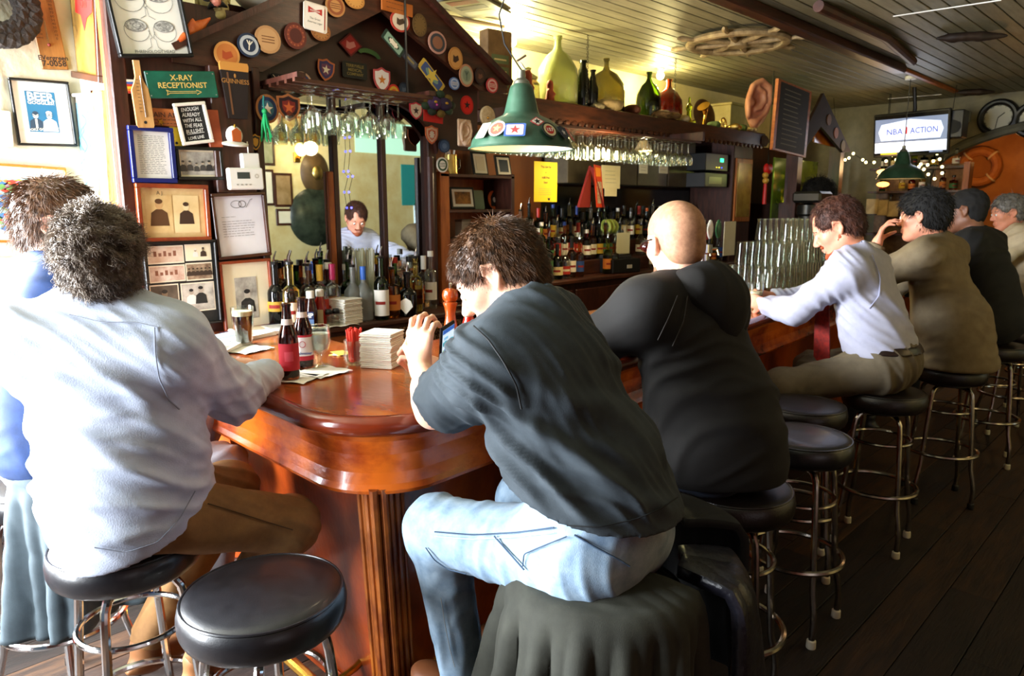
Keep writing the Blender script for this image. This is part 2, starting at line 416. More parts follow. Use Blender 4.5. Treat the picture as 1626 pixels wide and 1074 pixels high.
# ------------------------------------------------------------ the room
CH = 2.85
def struct(name, mb, parent=None, **k):
    o = mb.build(name, parent, **k)
    if not parent: o['kind'] = 'structure'
    return o
fl = struct('floor', MB().box(-1.8, 12, -1.6, 4.6, -.1, -.012, FLW[3]), smooth=False)
rows = 31; fy = -1.5; n_pl = 0
for r in range(rows):
    y0 = fy + r*.166; x = -1.8 - random.random()*1.5
    while x < 9.4:
        L = random.uniform(1.5, 2.7)
        if n_pl < 290: MB().box(max(x, -1.8)+.002, min(x+L, 9.7)-.002, y0+.002, y0+.164, -.012, random.uniform(-.0015, .001), random.choice(FLW), c=.0015).build('floor_board', fl, smooth=False); n_pl += 1
        x += L
ce = struct('ceiling', MB().box(-1.8, 12, -1.6, 4.6, CH+.012, CH+.1, CEILW2), smooth=False)
for i in range(56):
    y0 = -1.5 + i*.105
    MB().box(-1.8, 9.7, y0+.004, y0+.101, CH+random.uniform(0, .002), CH+.012, random.choice((CEILW, CEILW, CEILW2)), c=.003).build('ceiling_board', ce, smooth=False)
wl = MB(); [wl.box(a, b, 3.6, 3.7, c, d, PLASTER) for a, b, c, d in ((-1.8, -1.4, 0, CH), (0, .96, 0, CH), (-1.4, 0, 0, 1.0), (-1.4, 0, 2.4, CH))]; struct('wall_left', wl, smooth=False)
wn = MB(); [wn.box(x, x+.05, 3.61, 3.69, 1.0, 2.4, DWOOD) for x in (-1.4, -.05)]; wn.box(-1.4, 0, 3.58, 3.69, .97, 1.01, DWOOD2); struct('window_5', wn, smooth=False)
struct('wall_left_return', MB().box(.96, 1.02, 3.16, 3.7, 0, CH, PLASTER), smooth=False)
struct('wall_back', MB().box(1.02, 9.8, 4.25, 4.35, 0, CH, mat('panel_brown', '3a1f12', '552e18', rough=.5, scale=3, stretch=(3, 3, .6))), smooth=False)
struct('trim_4', MB().box(1.02, 9.7, 4.21, 4.25, 2.33, CH, mat('plaster_yellowed', 'c8bc88', 'd8cc9c', rough=.7, scale=4)), smooth=False)
struct('wall_right', MB().box(3.2, 12, -1.6, -1.5, 0, CH, PLASTER2).box(-1.8, 3.2, -1.6, -1.5, 0, CH, DWOOD), smooth=False)  # unseen near half: dark wood added to cut light bounced onto the backs
wf = MB()
for a in ((-1.6, .2, 0, CH), (2.95, 3.7, 0, CH), (.2, 2.95, 0, .62), (.2, 2.95, 2.6, CH)): wf.box(-1.7, -1.6, a[0], a[1], a[2], a[3], DWOOD)  # unseen wall, made dark so it bounces less light
struct('wall_front', wf, smooth=False)
wn = MB(); [wn.box(-1.69, -1.61, y, y+.05, .62, 2.6, DWOOD) for y in (.2, 1.55, 2.9)]; wn.box(-1.68, -1.6, .2, 2.95, .58, .64, DWOOD2)
struct('window_1', wn, smooth=False)
# end wall with the wide arch
XE = 9.7
arch = [(XE, 0)]
ew = MB(); AC, AW, AZ, AR = .9, 1.75, 1.95, .60
pts = [(-1.6, 0), (AC-AW, 0), (AC-AW, AZ)] + [(AC-AW*math.cos(R(a)), AZ+AR*math.sin(R(a))) for a in range(10, 180, 10)] + [(AC+AW, AZ), (AC+AW, 0), (4.35, 0), (4.35, CH), (-1.6, CH)]
Mx = Matrix(((0, 0, 1, XE), (1, 0, 0, 0), (0, 1, 0, 0), (0, 0, 0, 1)))
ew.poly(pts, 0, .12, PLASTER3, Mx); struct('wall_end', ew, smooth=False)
mo = MB(); ap = [(XE-.035, AC-AW*math.cos(R(a)), AZ+AR*math.sin(R(a))) for a in range(0, 181, 9)]
ap = [(XE-.035, AC-AW, 0)] + ap + [(XE-.035, AC+AW, 0)]
mo.tube(ap, .055, mat('arch_grey', '55564c', '6b6b5c', rough=.6, scale=6), 8); struct('trim_1', mo)
struct('wall_far', MB().box(11.9, 12, -1.6, 4.6, 0, CH, mat('far_ochre', '9a5a20', 'b87430', rough=.7, scale=2)), smooth=False)
# conduits and wooden beams on the ceiling
b = on_z(1185, 0, CH); b2 = on_z(1445, 120, CH)
struct('ceiling_beam', MB().box(b.x-.6, b2.x-.6, b.y-.05, b.y+.05, CH-.07, CH, DWOOD2, c=.01))
struct('ceiling_beam', MB().box(b2.x-.6, b2.x+1.3, b.y+.0, b.y+.05, CH-.03, CH, OWOOD2, c=.006))
q = on_z(1300, 0, CH); q2 = on_z(1450, 92, CH)
t = MB().tube([(q.x, q.y, CH-.035), ((q.x+q2.x)/2, q.y-.02, CH-.04), (q2.x, q2.y, CH-.03)], .035, mat('rust_pipe', '2e150c', '4a2414', rough=.5, scale=10), 10)
struct('ceiling_pipe', t)
# skirting of the left wall and dark corner trims
struct('trim_2', MB().box(.93, .99, 3.085, 3.16, 0, CH, DWOOD, c=.006))
struct('trim_3', MB().box(.925, .96, 3.13, 3.165, 1.0, CH, OWOOD, c=.004))
# ------------------------------------------------------------ the bar
def bar_edge(o):
    """outer outline of the bar offset inwards by o, from the wing end round the corner to the far end"""
    rr = .28 - o; cx, cy = .89+.28, 1.40+.28+.02
    p = [(.89+o, 3.09), (.89+o, 2.4), (.89+o, cy+.02)]
    for a in range(180, 266, 7): p.append((cx+rr*math.cos(R(a)), cy+rr*math.sin(R(a))))
    x = cx+.12
    for x in (1.5, 2.5, 4, 5.5, 7.4): p.append((x, 1.40+o+E0*(x-1.0)))
    return p
inner = [(7.4, 2.62), (5, 2.47), (1.62, 2.24), (1.5, 2.36), (1.5, 3.09)]
bar = thing('bar_counter', 'red-brown L-shaped wooden bar with rounded corner and curved apron', 'bar counter', (1.17, 1.7, 0))
MB().poly(bar_edge(.028) + inner, 1.012, 1.066, TOPW).build('bar_top', bar, world=True, smooth=False)
ed = bar_edge(.03)
MB().tube([(x, y, 1.042) for x, y in bar_edge(.022)], .0285, NOSEW, 12).build('edge_moulding', bar, world=True)
def band(o0, z0, o1, z1, m, n=1):
    A = bar_edge(o0); B = bar_edge(o1); vs = []; fs = []
    for (a, b_) in zip(A, B): vs += [(a[0], a[1], z0), (b_[0], b_[1], z1)]
    for i in range(len(A)-1): fs.append((2*i, 2*i+2, 2*i+3, 2*i+1))
    return MB().add(vs, fs, m)
ap_ = MB()
prof = [(.035, 1.015), (.05, .99), (.06, .95), (.058, .9), (.05, .87), (.042, .855), (.045, .845), (.08, .843)]
for (o0, z0), (o1, z1) in zip(prof[1:], prof): k = band(o0, z0, o1, z1, APRW); ap_.add(k.v, k.f, APRW)
ap_.build('apron', bar, world=True, ang=1.2)
# base: slightly leaning panels set back under the apron
BX, BY = 1.02, 1.535
def basept(x, y, z, k=.10): t = (.85-z)/.85*k; return (x+t, y+t, z)
bs = MB()
def slant(x0, y0, x1, y1, z0, z1, m, mb, th=.0):
    a, b_, c_, d_ = basept(x0, y0, z0), basept(x1, y1, z0), basept(x1, y1, z1), basept(x0, y0, z1)
    mb.add([a, b_, c_, d_], [(0, 1, 2, 3)], m)
slant(BX, 3.09, BX, BY, .0, .86, BASEW, bs); bs.build('side_panel', bar, world=True, smooth=False)
bs = MB(); slant(BX, BY, 7.3, BY+.48, .0, .86, BASEW, bs); bs.build('front_panel', bar, world=True, smooth=False)
bs = MB(); bs.box(1.4, 1.46, 2.3, 3.08, 0, 1.01, DWOOD); bs.box(1.6, 7.3, 2.2, 2.24, 0, 1.01, DWOOD); bs.box(7.24, 7.3, 2.05, 2.6, 0, 1.01, DWOOD); bs.build('inner_panel', bar, world=True, smooth=False)
for (dx, dy, rr) in ((-.012, .065, .009), (-.012, .045, .007), (-.014, .022, .012), (-.012, -.004, .013), (.012, -.014, .012), (.035, -.012, .008), (.055, -.012, .009), (.075, -.010, .006)):
    a = basept(BX+dx, BY+dy, .86); c_ = basept(BX+dx, BY+dy, .0)
    MB().tube([a, c_], rr, TRIMW, 8).build('fluted_trim', bar, world=True)
for (x0, y0, x1, y1, nm) in ((BX-.008, 2.99, BX-.008, BY+.1, 'x'), (BX+.12, BY-.008, 3.2, BY+.17, 'y')):
    for z in (.06, .83):
        MB().tube([basept(x0, y0, z), basept(x1, y1, z)], .012, BASEW, 8).build('panel_moulding', bar, world=True)
MB().tube([basept(BX-.006, 2.42, .85), basept(BX-.006, 2.42, .02)], .014, BASEW, 8).build('panel_moulding', bar, world=True)
# brass foot-rail with brackets
fr = thing('foot_rail', 'brass foot rail on brackets along the base of the bar', 'rail', (1.0, 1.5, 0))
rail = [(BX-.06, 3.0, .13), (BX-.06, 1.72, .13), (BX-.02, 1.58, .13), (BX+.1, BY-.03, .13), (2.5, BY+.04, .13), (7.2, BY+.35, .13)]
MB().tube([(a+.02, b_+.0, c_) for a, b_, c_ in rail], .018, BRASS, 10).build('rail_tube', fr, world=True)
for (x, y, dx, dy) in ((BX-.04, 1.78, 1, 0), (BX-.04, 2.6, 1, 0), (1.28, BY-.02, 0, 1), (2.4, BY+.05, 0, 1), (3.6, BY+.15, 0, 1), (5, BY+.25, 0, 1)):
    MB().tube([(x, y, .13), (x+dx*.04, y+dy*.04, .16), (x+dx*.1, y+dy*.1, .17), (x+dx*.16, y+dy*.16, .2)], .012, BRASS, 8).ball((x, y, .13), .026, BRASS).build('bracket', fr, world=True)
# ------------------------------------------------------------ bar stools
def make_stool(label, seat=VINYL, foot=RUBW, legm=CHROMED):
    t = thing('bar_stool', label, 'bar stool', (0, 0, 0), 0, 'round black bar stools along the bar')
    MB().lathe([(0, .672), (.10, .672), (.165, .674), (.176, .684), (.182, .70), (.183, .725), (.178, .746), (.170, .754), (.15, .760), (.1, .764), (0, .766)][::1], seat, 40).build('seat', t, ang=1.5)
    MB().ring((0, 0, .752), .1735, .0035, seat, 48, 6).build('seat_piping', t)
    MB().lathe([(0, .655), (.11, .655), (.11, .672), (0, .672)], BLACK, 24).build('swivel_plate', t)
    rim = MB(); 
    for k in range(4):
        a = R(45+90*k); u = Vector((math.cos(a), math.sin(a), 0))
        prof = [(.05, .648), (.09, .648), (.115, .640), (.130, .620), (.136, .59), (.150, .45), (.162, .31), (.17, .22), (.19, .14), (.196, .09), (.192, .02)]
        l = MB().tube([u*r + Vector((0, 0, z)) for r, z in prof], .0115, legm, 10).build('leg', t)
        MB().lathe([(.016, 0), (.018, .004), (.017, .03), (.013, .034)], foot, 12, Matrix.Translation((u*.192))).build('rubber_foot', l)
    MB().ring((0, 0, .285), .176, .0105, legm, 48, 8).build('foot_ring', t)
    MB().ring((0, 0, .52), .133, .008, legm, 40, 8).build('brace_ring', t)
    return t
STOOLS = [(.645, 1.435, .2, 'empty black vinyl bar stool nearest the camera, at the bottom left', VINYL, RUBB, CHROME),
 (.51, 1.93, .05, 'chrome-legged bar stool under the man in the pale shirt', VINYL, RUBB, CHROME),
 (.47, 2.54, .6, 'bar stool draped with a grey jacket under the man in the blue shirt', VINYL, RUBB, CHROME),
 (1.20, .90, .3, 'bar stool hidden under dark coats and the man in jeans', VINYL, RUBW, CHROMED),
 (1.96, .99, .25, 'bar stool under the man in the black hooded sweatshirt', VINYLB, RUBW, CHROMED),
 (2.59, 1.045, .05, 'empty bar stool in front of its twin, beside the black sweatshirt', VINYL, RUBW, CHROMED),
 (3.03, 1.23, .45, 'empty brownish bar stool half behind the empty black one', VINYLB, RUBW, CHROMED),
 (3.54, 1.06, .12, 'bar stool under the man in white shirt and grey trousers', VINYLB, RUBW, CHROMED),
 (4.35, .99, .5, 'bar stool under the man in the tan suit jacket', VINYLB, RUBB, CHROMED),
 (5.25, .96, .2, 'bar stool under the man in black beyond the tan jacket', VINYLB, RUBW, CHROMED),
 (6.05, 1.0, .5, 'empty far bar stool between the man in black and the grey-haired man', VINYLB, RUBW, CHROMED),
 (6.95, 1.0, .1, 'far bar stool under the grey-haired man', VINYLB, RUBW, CHROMED)]
for (x, y, a, lb, s_, f_, l_) in STOOLS:
    t = make_stool(lb, s_, f_, l_); t.location = (x, y, 0); t.rotation_euler.z = a
# ------------------------------------------------------------ people
SKIN = mat('skin_fair', 'e2a98c', 'eebb9f', rough=.5, scale=12, bump=.08, bscale=150); SKIN2 = mat('skin_ruddy', 'c98467', 'd9967a', rough=.5, scale=12)
SKIN3 = mat('skin_brown', '6a4330', '7a5038', rough=.5, scale=12)
for m_ in (SKIN, SKIN2):
    b_ = m_.node_tree.nodes['Principled BSDF']; b_.inputs['Subsurface Weight'].default_value = .12; b_.inputs['Subsurface Radius'].default_value = (.02, .008, .004)
EYE = mat('eye_white', 'e8e4de', rough=.2); LIP = mat('lip', 'b06a5c', rough=.45)
def cloth(name, a, b=None, **k): return mat('cloth_'+name, a, b or a, rough=k.pop('rough', .85), scale=k.pop('scale', 14), bump=k.pop('bump', .12), bscale=k.pop('bscale', 500), sheen=k.pop('sheen', 0), **k)
def folds(amp, dirs, freq, seed=0, ridge=True):
    """wrinkle displacement: wavering bands that follow one another along dirs"""
    d = nrm(dirs); a = nrm(np.cross(d, (0.3, .2, .93) if abs(d[2]) < .9 else (1, 0, 0))); b = np.cross(d, a)
    fr = freq*1.25
    def f(P, N):
        u, v, w_ = P@d, P@a, P@b
        n1 = vnoise(np.stack([u*4, v*4, w_*4], 1)+seed); n2 = vnoise(np.stack([u*9, v*5, w_*5], 1)+seed*2.3+5)
        ph = u*fr + 2.6*n1 + .55*n2
        r1 = (.5+.5*np.sin(6.283*ph))**2.2
        ph2 = u*fr*1.9 + v*fr*.5 + 3.1*vnoise(np.stack([u*5, v*5, w_*5], 1)+seed*1.9+11)
        r2 = (.5+.5*np.sin(6.283*ph2))**2
        m = np.clip(vnoise(np.stack([u*6, v*3.5, w_*3.5], 1)+seed*1.7)*1.9-.45, 0, 1); m2 = np.clip(vnoise(P*8+seed*.7)*1.9-.5, 0, 1)
        return amp*((r1-.3)*.75*m + (r2-.3)*.35*m2)
    return f
def addf(*fs): return lambda P, N: sum(f(P, N) for f in fs)
def head_prims(c, f, u, s=1.0, neck=None, sub=True, chin=1.0):
    """c centre, f forward, u up"""
    f = nrm(f); l = nrm(np.cross(u, f)); u = np.cross(f, l); B = np.stack([f, l, u], 1)   # columns f, left, up
    T = lambda x, y, z: A3(c)+s*(f*x+l*y+u*z)
    e = lambda p, r, k=.02, op='u': E(T(*p), A3(r)*s, B, k*s, op)
    cc = lambda p, q, ra, rb=None, k=.015, op='u': C(T(*p), T(*q), ra*s, (ra if rb is None else rb)*s, k*s, op)
    P = [e((-.015, 0, .035), (.100, .077, .088)), e((.028, 0, -.025), (.062, .062, .088), .03),
         cc((-.015, .05, -.05), (.055, .018, -.098), .02, .018, .03), cc((-.015, -.05, -.05), (.055, -.018, -.098), .02, .018, .03),
         e((.068, 0, -.098), (.022*chin, .024, .018), .02),
         cc((.086, 0, .012), (.108, 0, -.026), .0075, .0115, .012), e((.100, .013, -.032), (.012, .008, .008), .006), e((.100, -.013, -.032), (.012, .008, .008), .006),
         cc((.078, -.032, .026), (.078, .032, .026), .011, .011, .015),
         e((.056, .043, -.02), (.022, .02, .02), .02), e((.056, -.043, -.02), (.022, .02, .02), .02),
         e((.096, .031, .004), (.014, .017, .012), .012, 's'), e((.096, -.031, .004), (.014, .017, .012), .012, 's'),
         cc((.090, -.016, -.057), (.090, .016, -.057), .0062, .0062, .006), cc((.088, -.014, -.069), (.088, .014, -.069), .0075, .0075, .006),
         e((.08, .031, .003), (.0125, .013, .0115), .004), e((.08, -.031, .003), (.0125, .013, .0115), .004)]
    for y in (1, -1):
        P += [e((-.008, y*.078, .0), (.017, .007, .031), .006), cc((-.016, y*.084, .022), (.004, y*.086, .030), .0055, .0055, .006),
              cc((-.022, y*.085, .018), (-.020, y*.086, -.008), .0055, .0048, .006), cc((-.020, y*.086, -.008), (-.004, y*.081, -.028), .005, .006, .006),
              cc((.004, y*.086, .030), (.012, y*.081, .012), .005, .004, .005), e((-.004, y*.088, .004), (.009, .006, .015), .005, 's')]
    if neck is not None: P.append(C(T(-.03, 0, -.04), neck, .056*s, .062*s, .03))
    return P, T, B
def hair_shell(c, f, u, s=1., grow_=.012, sides=0., front=.075, low=-.07, top=0.0):
    f = nrm(f); l = nrm(np.cross(u, f)); u = np.cross(f, l); B = np.stack([f, l, u], 1)
    T = lambda x, y, z: A3(c)+s*(f*x+l*y+u*z); g = grow_
    e = lambda p, r, k=.02, op='u': E(T(*p), A3(r)*s, B, k*s, op)
    return [e((-.018, 0, .038), (.100+g, .078+g*.8+sides, .088+g+top)), e((-.045, 0, -.02), (.060+g, .066+g*.7, .065), .02),
            e((.115, 0, -.045), (.085, .12, .115), .015, 's'), e((.045, .09, -.04), (.062, .05, .058), .012, 's'), e((.045, -.09, -.04), (.062, .05, .058), .012, 's'),
            e((-.002, .090, -.008), (.025, .034, .038), .006, 's'), e((-.002, -.090, -.008), (.025, .034, .038), .006, 's'),
            PL(T(-.05, 0, low), -u*1.0+f*.25)], T, B
def strands(P, Q, N, count, length, T, flow, m, name, parent, rad=.0012, curl=0, seed=1, mats=None):
    rng = np.random.default_rng(seed); i = rng.integers(0, len(P), count); p = P[i]; n = N[i]
    vs = []; seg = 4 if curl else 3; out = []
    fl_ = flow(p, n); fl_ = fl_ - n*(np.sum(fl_*n, 1)[:, None])*.6; fl_ += rng.normal(0, .25, fl_.shape); fl_ /= np.linalg.norm(fl_, axis=1)[:, None]+1e-9
    L = length*rng.uniform(.6, 1.2, count); side = np.cross(fl_, n); side /= np.linalg.norm(side, axis=1)[:, None]+1e-9
    K = seg+1; ph = rng.uniform(0, 6.28, count); V = np.zeros((count, K, 3, 3))
    for k in range(K):
        t = k/seg
        cpt = p - n*.002 + fl_*(L*t)[:, None] + n*(L*(.55*t-.35*t*t))[:, None]
        if curl: cpt = cpt + (side*np.cos(ph+t*6)[:, None]+n*np.sin(ph+t*6)[:, None])*curl*t
        r = rad*(1-t*.85)
        for j in range(3):
            a = 2.094*j; V[:, k, j] = cpt + (side*math.cos(a)+n*math.sin(a))*r
    V = V.reshape(-1, 3); base = np.arange(count)*K*3; qs = []
    for k in range(seg):
        for j in range(3):
            j2 = (j+1) % 3; qs.append(np.stack([base+k*3+j, base+k*3+j2, base+(k+1)*3+j2, base+(k+1)*3+j], 1))
    npmesh(name, [(V, np.concatenate(qs))], m, parent, kind='stuff')
def hand_prims(w_, d, n, s=1.0, curl=.5, thumb=1, spread=.12, tc=.5, curls=None):
    """w_ wrist, d finger direction, n palm normal (towards what it holds), thumb=+1/-1 side of cross(n,d)"""
    d = nrm(d); x = nrm(np.cross(n, d))*thumb; n = nrm(np.cross(d, np.cross(n, d))) if False else nrm(A3(n)-d*(A3(n)@d))
    P = []; w_ = A3(w_)
    for i, (off_, kl, fl_) in enumerate(((.030, .088, (.042, .026, .021)), (.010, .092, (.046, .030, .022)), (-.010, .088, (.043, .028, .021)), (-.028, .080, (.034, .021, .018)))):
        kn = w_+d*kl*s+x*off_*s; P.append(C(w_+x*off_*.45*s+d*.005, kn, .0155*s, .0115*s, .014))
        a = 0; p = kn; r = .0095*s; cv = curl if curls is None else curls[i]
        for j, L in enumerate(fl_):
            a += cv*(.9 if j == 0 else 1.15); dd = d*math.cos(a)+n*math.sin(a)+x*spread*(off_/.03)*(1 if j == 0 else .3)
            q = p+nrm(dd)*L*s; P.append(C(p, q, r, r*.88, .004)); p = q; r *= .9
    t0 = w_+d*.025*s+x*.028*s+n*.008; t1 = t0+(d*.6+x*.6+n*.35)*.042*s; t2 = t1+nrm(d*.8+x*.35*(1-tc)+n*(.4+tc))*.034*s; t3 = t2+nrm(d*.8-x*.2*tc+n*(.5+tc))*.027*s
    P += [C(t0, t1, .016*s, .0125*s, .014), C(t1, t2, .0112*s, .0098*s, .004), C(t2, t3, .0098*s, .0085*s, .004), C(w_-d*.02, w_+d*.02, .024*s, .022*s, .02)]
    return P
def torso(pel, chest, neck, sl, sr, g=0., bulk=1., belly=0.):
    pel, chest, neck, sl, sr = map(A3, (pel, chest, neck, sl, sr)); s = nrm(sl-sr); u = nrm(neck-pel); f = nrm(np.cross(s, u)); B = np.stack([s, f, u], 1); b = bulk
    u2 = nrm(neck-chest); f2 = nrm(np.cross(s, u2)); B2 = np.stack([s, f2, u2], 1); mid = (pel+chest)/2
    u3 = nrm(chest-pel); f3 = nrm(np.cross(s, u3)); B3 = np.stack([s, f3, u3], 1)
    return [E(pel+u3*.02, (.175*b+g, .125*b+g, .12+g), B3, .06), E(mid, (.15*b+g, (.115+belly)*b+g, .15+g), B3, .08), E(chest, (.165*b+g, .115*b+g, .16+g), B3, .08),
            E(chest+(neck-chest)*.5, (.16*b+g, .10*b+g, .13), B2, .06), C(sl, sr, .066*b+g, .066*b+g, .07), C(neck-u2*.01, sl*.8+neck*.2, .056+g, .058+g, .05), C(neck-u2*.01, sr*.8+neck*.2, .056+g, .058+g, .05)]
def limb(a, m, b, r0, r1, r2, g=0, k=.03, fl=0):
    return [C(a, m, r0+g, r1+g, k), C(m, b, (r1+g) if fl != 2 else r1, r2+g, k if not fl else .02, 'u', 1 if fl else 0)]
def legs(J, side, g=0., b=1., cuff=1):
    h, k, a = A3(J['hip'+side]), A3(J['knee'+side]), A3(J['ank'+side])
    return [C(h, k, .088*b+g, .062*b+g, .06), C(k, a, .060*b+g, (.045 if cuff else .04)*b+g, .04, 'u', 1 if cuff else 0), E(k, (.062*b+g,)*3, None, .03)]
def shoe(J, side, m, parent, toe=None, name='shoe', s=1.):
    a = A3(J['ank'+side]); f = nrm(A3(toe if toe is not None else J['toe'])); f[2] = min(f[2], 0); l = nrm(np.cross((0, 0, 1), f)); u = np.cross(f, l); B = np.stack([f, l, u], 1)
    p = [E(a+f*.05-u*.065, (.13, .045, .03), B, .02), C(a-u*.01-f*.01, a-u*.05, .043, .045, .03), E(a+f*.12-u*.062, (.065, .048, .028), B, .03), PL(a-u*.092, -u)]
    P, Q = grow(p, .008); npmesh(name, [(P, Q)], m, parent)
SURF = {}
def seam(which, px, m, name, parent, r=.0016, close=False):
    """a stitched seam laid on the cloth surface through the points seen at these pixels"""
    P, N = SURF[which]; o = A3((0, 0, CAMH)); out = []
    pts = [(px[i][0]+(px[i+1][0]-px[i][0])*k/6, px[i][1]+(px[i+1][1]-px[i][1])*k/6) for i in range(len(px)-1) for k in range(6)]+[px[-1]]
    V = P-o; 
    for x, y in pts:
        d = nrm(ray(x, y)); t = V@d; dist = np.linalg.norm(V-t[:, None]*d, axis=1); c = dist+.02*(N@d > -.05)+.0*t
        near = np.where(c < c.min()+.006)[0]; i = near[np.argmin(t[near])]; q = o+d*t[i]; out.append(Vector(q-d*.0025))
    sm_ = [out[0]]+[(out[i-1]+out[i]*2+out[i+1])/4 for i in range(1, len(out)-1)]+[out[-1]]
    MB().tube(sm_, r, m, 5).build(name, parent, world=True)
def person(label, loc, J, shirt, trou, hairm, skin=SKIN, h=.006, sleeve=('long', 'long'), g=.016, bulk=1., belly=0., tbulk=1., hair=None, hs=None, fold=None,
           tfold=None, hem=None, shoes=None, hands=('L', 'R'), hcurl=(.5, .5), hfine=None, sname='shirt', collar=True, hd=None, legsides='LR', headres=None, hipr=(.165, .14), extra=None, hairargs={}, tname='trousers', cuffm=None):
    t = thing('person', label, 'person', loc, 0)
    J = {k: A3(v) if not isinstance(v, (int, float)) else v for k, v in J.items()}
    hfine = hfine or max(.0034, h*.62)
    tor = torso(J['pel'], J['chest'], J['neck'], J['shL'], J['shR'], -.014, bulk*.96, belly*.5)
    leg0 = []
    for s in legsides: leg0 += legs(J, s, -.012, tbulk, 0)
    parts = [grow(tor+leg0, .012)]
    hp, T, B = head_prims(J['head'], J['hf'], J['hu'], J.get('hs', 1.), J['neck']-nrm(J['neck']-J['pel'])*.02)
    parts.append(grow(hp, hfine, it=1))
    for i, s in enumerate('LR'):
        sh, el, wr = J['sh'+s], J['el'+s], J['wr'+s]
        ap = [C(sh, el, .050*bulk, .040, .02), C(el, wr, .042, .027, .03), C(el+(wr-el)*.25, el+(wr-el)*.45, .044, .038, .03)]
        if s in hands: ap += hand_prims(wr, J['hd'+s], J['hn'+s], 1.0, hcurl[i], thumb=(1 if s == 'R' else -1)*J.get('th'+s, 1))
        parts.append(grow(ap, hfine if s in hands else .008))
    npmesh('body', parts, skin, t)
    # eyes
    for y in (1, -1):
        e = MB(); c = T(.0835, .031*y, .003); f = T(1, .031*y, .003)-T(0, .031*y, .003)
        M = Matrix.Translation(Vector(c)) @ frame_of(f).to_4x4()
        e.ball((0, 0, 0), .0105, EYE, 12, M); e.disc(0, 0, .0106, .005, BLACK, 12, M=M); e.build('eye', t, world=True)
    bw = MB(); [bw.tube([T(.088, y*.016, .022), T(.089, y*.03, .028), T(.080, y*.046, .024)], [.003, .004, .002], hairm, 5) for y in (1, -1)]; bw.build('eyebrows', t, world=True)
    bw = MB(); bw.tube([T(.091, -.02, -.063), T(.0965, 0, -.0625), T(.091, .02, -.063)], .0025, LIP, 5); bw.build('mouth', t, world=True)
    # shirt
    sp = torso(J['pel'], J['chest'], J['neck'], J['shL'], J['shR'], g, bulk, belly)
    for i, s in enumerate('LR'):
        sh, el, wr = J['sh'+s], J['el'+s], J['wr'+s]
        if sleeve[i] == 'short':
            e2 = sh+(el-sh)*J.get('slen', .72); sp += [C(sh, e2, .064*bulk+g*.6, .064+g*.9, .035, 'u', 1)]
        else:
            w2 = wr-(wr-el)*J.get('cuff', .0)
            sp += [C(sh, el, .055*bulk+g, .047+g*.9, .04), C(el, w2, .047+g*.9, .034+g*.5, .03, 'u', 1)]
    if extra: sp += extra
    if hem is not None: sp.append(PL(*hem))
    hd_ = nrm(J['head']-J['neck']); sp.append(C(J['neck']+hd_*.045, J['head']+hd_*.05, .070, .13, .01, 's'))
    fo = fold
    if fold is not None and hem is not None:
        hp_, hn_ = A3(hem[0]), nrm(hem[1]); fo = lambda P, N: fold(P, N)*np.clip(-((P-hp_)@hn_)/.07, 0, 1)
    P, Q = grow(sp, h, fo); so = npmesh(sname, [(P, Q)], shirt, t); SURF['shirt'] = (P, vnormals(P, Q))
    if collar:
        n_ = nrm(J['head']-J['neck']); cc = MB(); c0 = J['neck']+n_*.012; Bm = frame_of(n_)
        for (r, z, q) in ((.074, -.002, .012), (.068, .018, .010)):
            cc.tube([Vector(c0+n_*z)+Bm @ Vector((r*math.cos(a/14*6.283), r*.95*math.sin(a/14*6.283), 0)) for a in range(14)], q, shirt, 8, True)
        cc.build('collar', t, world=True)
    # trousers
    tp = [E(J['pel']+A3((0, 0, .02)), (hipr[0]*min(tbulk, 1.05), hipr[1]*min(tbulk, 1.05), .15), None, .05)]
    for s in legsides: tp += legs(J, s, .008, tbulk)
    P, Q = grow(tp, h, tfold); npmesh(tname, [(P, Q)], trou, t); SURF['trou'] = (P, vnormals(P, Q))
    if shoes is not None:
        for s in legsides: shoe(J, s, shoes, t)
    # hair
    if hair:
        ha = dict(count=2500, length=.03, rad=.0012, curl=0, grow_=.012); ha.update(hairargs)
        shp, T2, B2 = hair_shell(J['head'], J['hf'], J['hu'], J.get('hs', 1.), ha['grow_'], ha.get('sides', 0), low=ha.get('low', -.07), top=ha.get('top', 0))
        for p_ in ha.get('cut', []): shp.append(E(T2(*p_[0]), p_[1], B2, .015, 's'))
        hn = lambda P, N: ha.get('bump', .004)*(vnoise(P*ha.get('bf', 60))-.4)*2
        P, Q = grow(shp, max(.004, h*.8), hn, it=1)
        ho = npmesh('hair', [(P, Q)], hairm, t)
        if ha['count']:
            N = vnormals(P, Q); F_, U_ = B2[:, 0], B2[:, 2]
            crown = T2(-.06, 0, .12)
            def flow(p, n):
                v = p-crown; v = v/np.linalg.norm(v, axis=1)[:, None]; return v*1.0-U_[None]*.35+n*.2
            strands(P, Q, N, ha['count'], ha['length'], T2, flow, hairm, 'hair_strands', t, ha['rad'], ha['curl'])
    return t, T, B, so
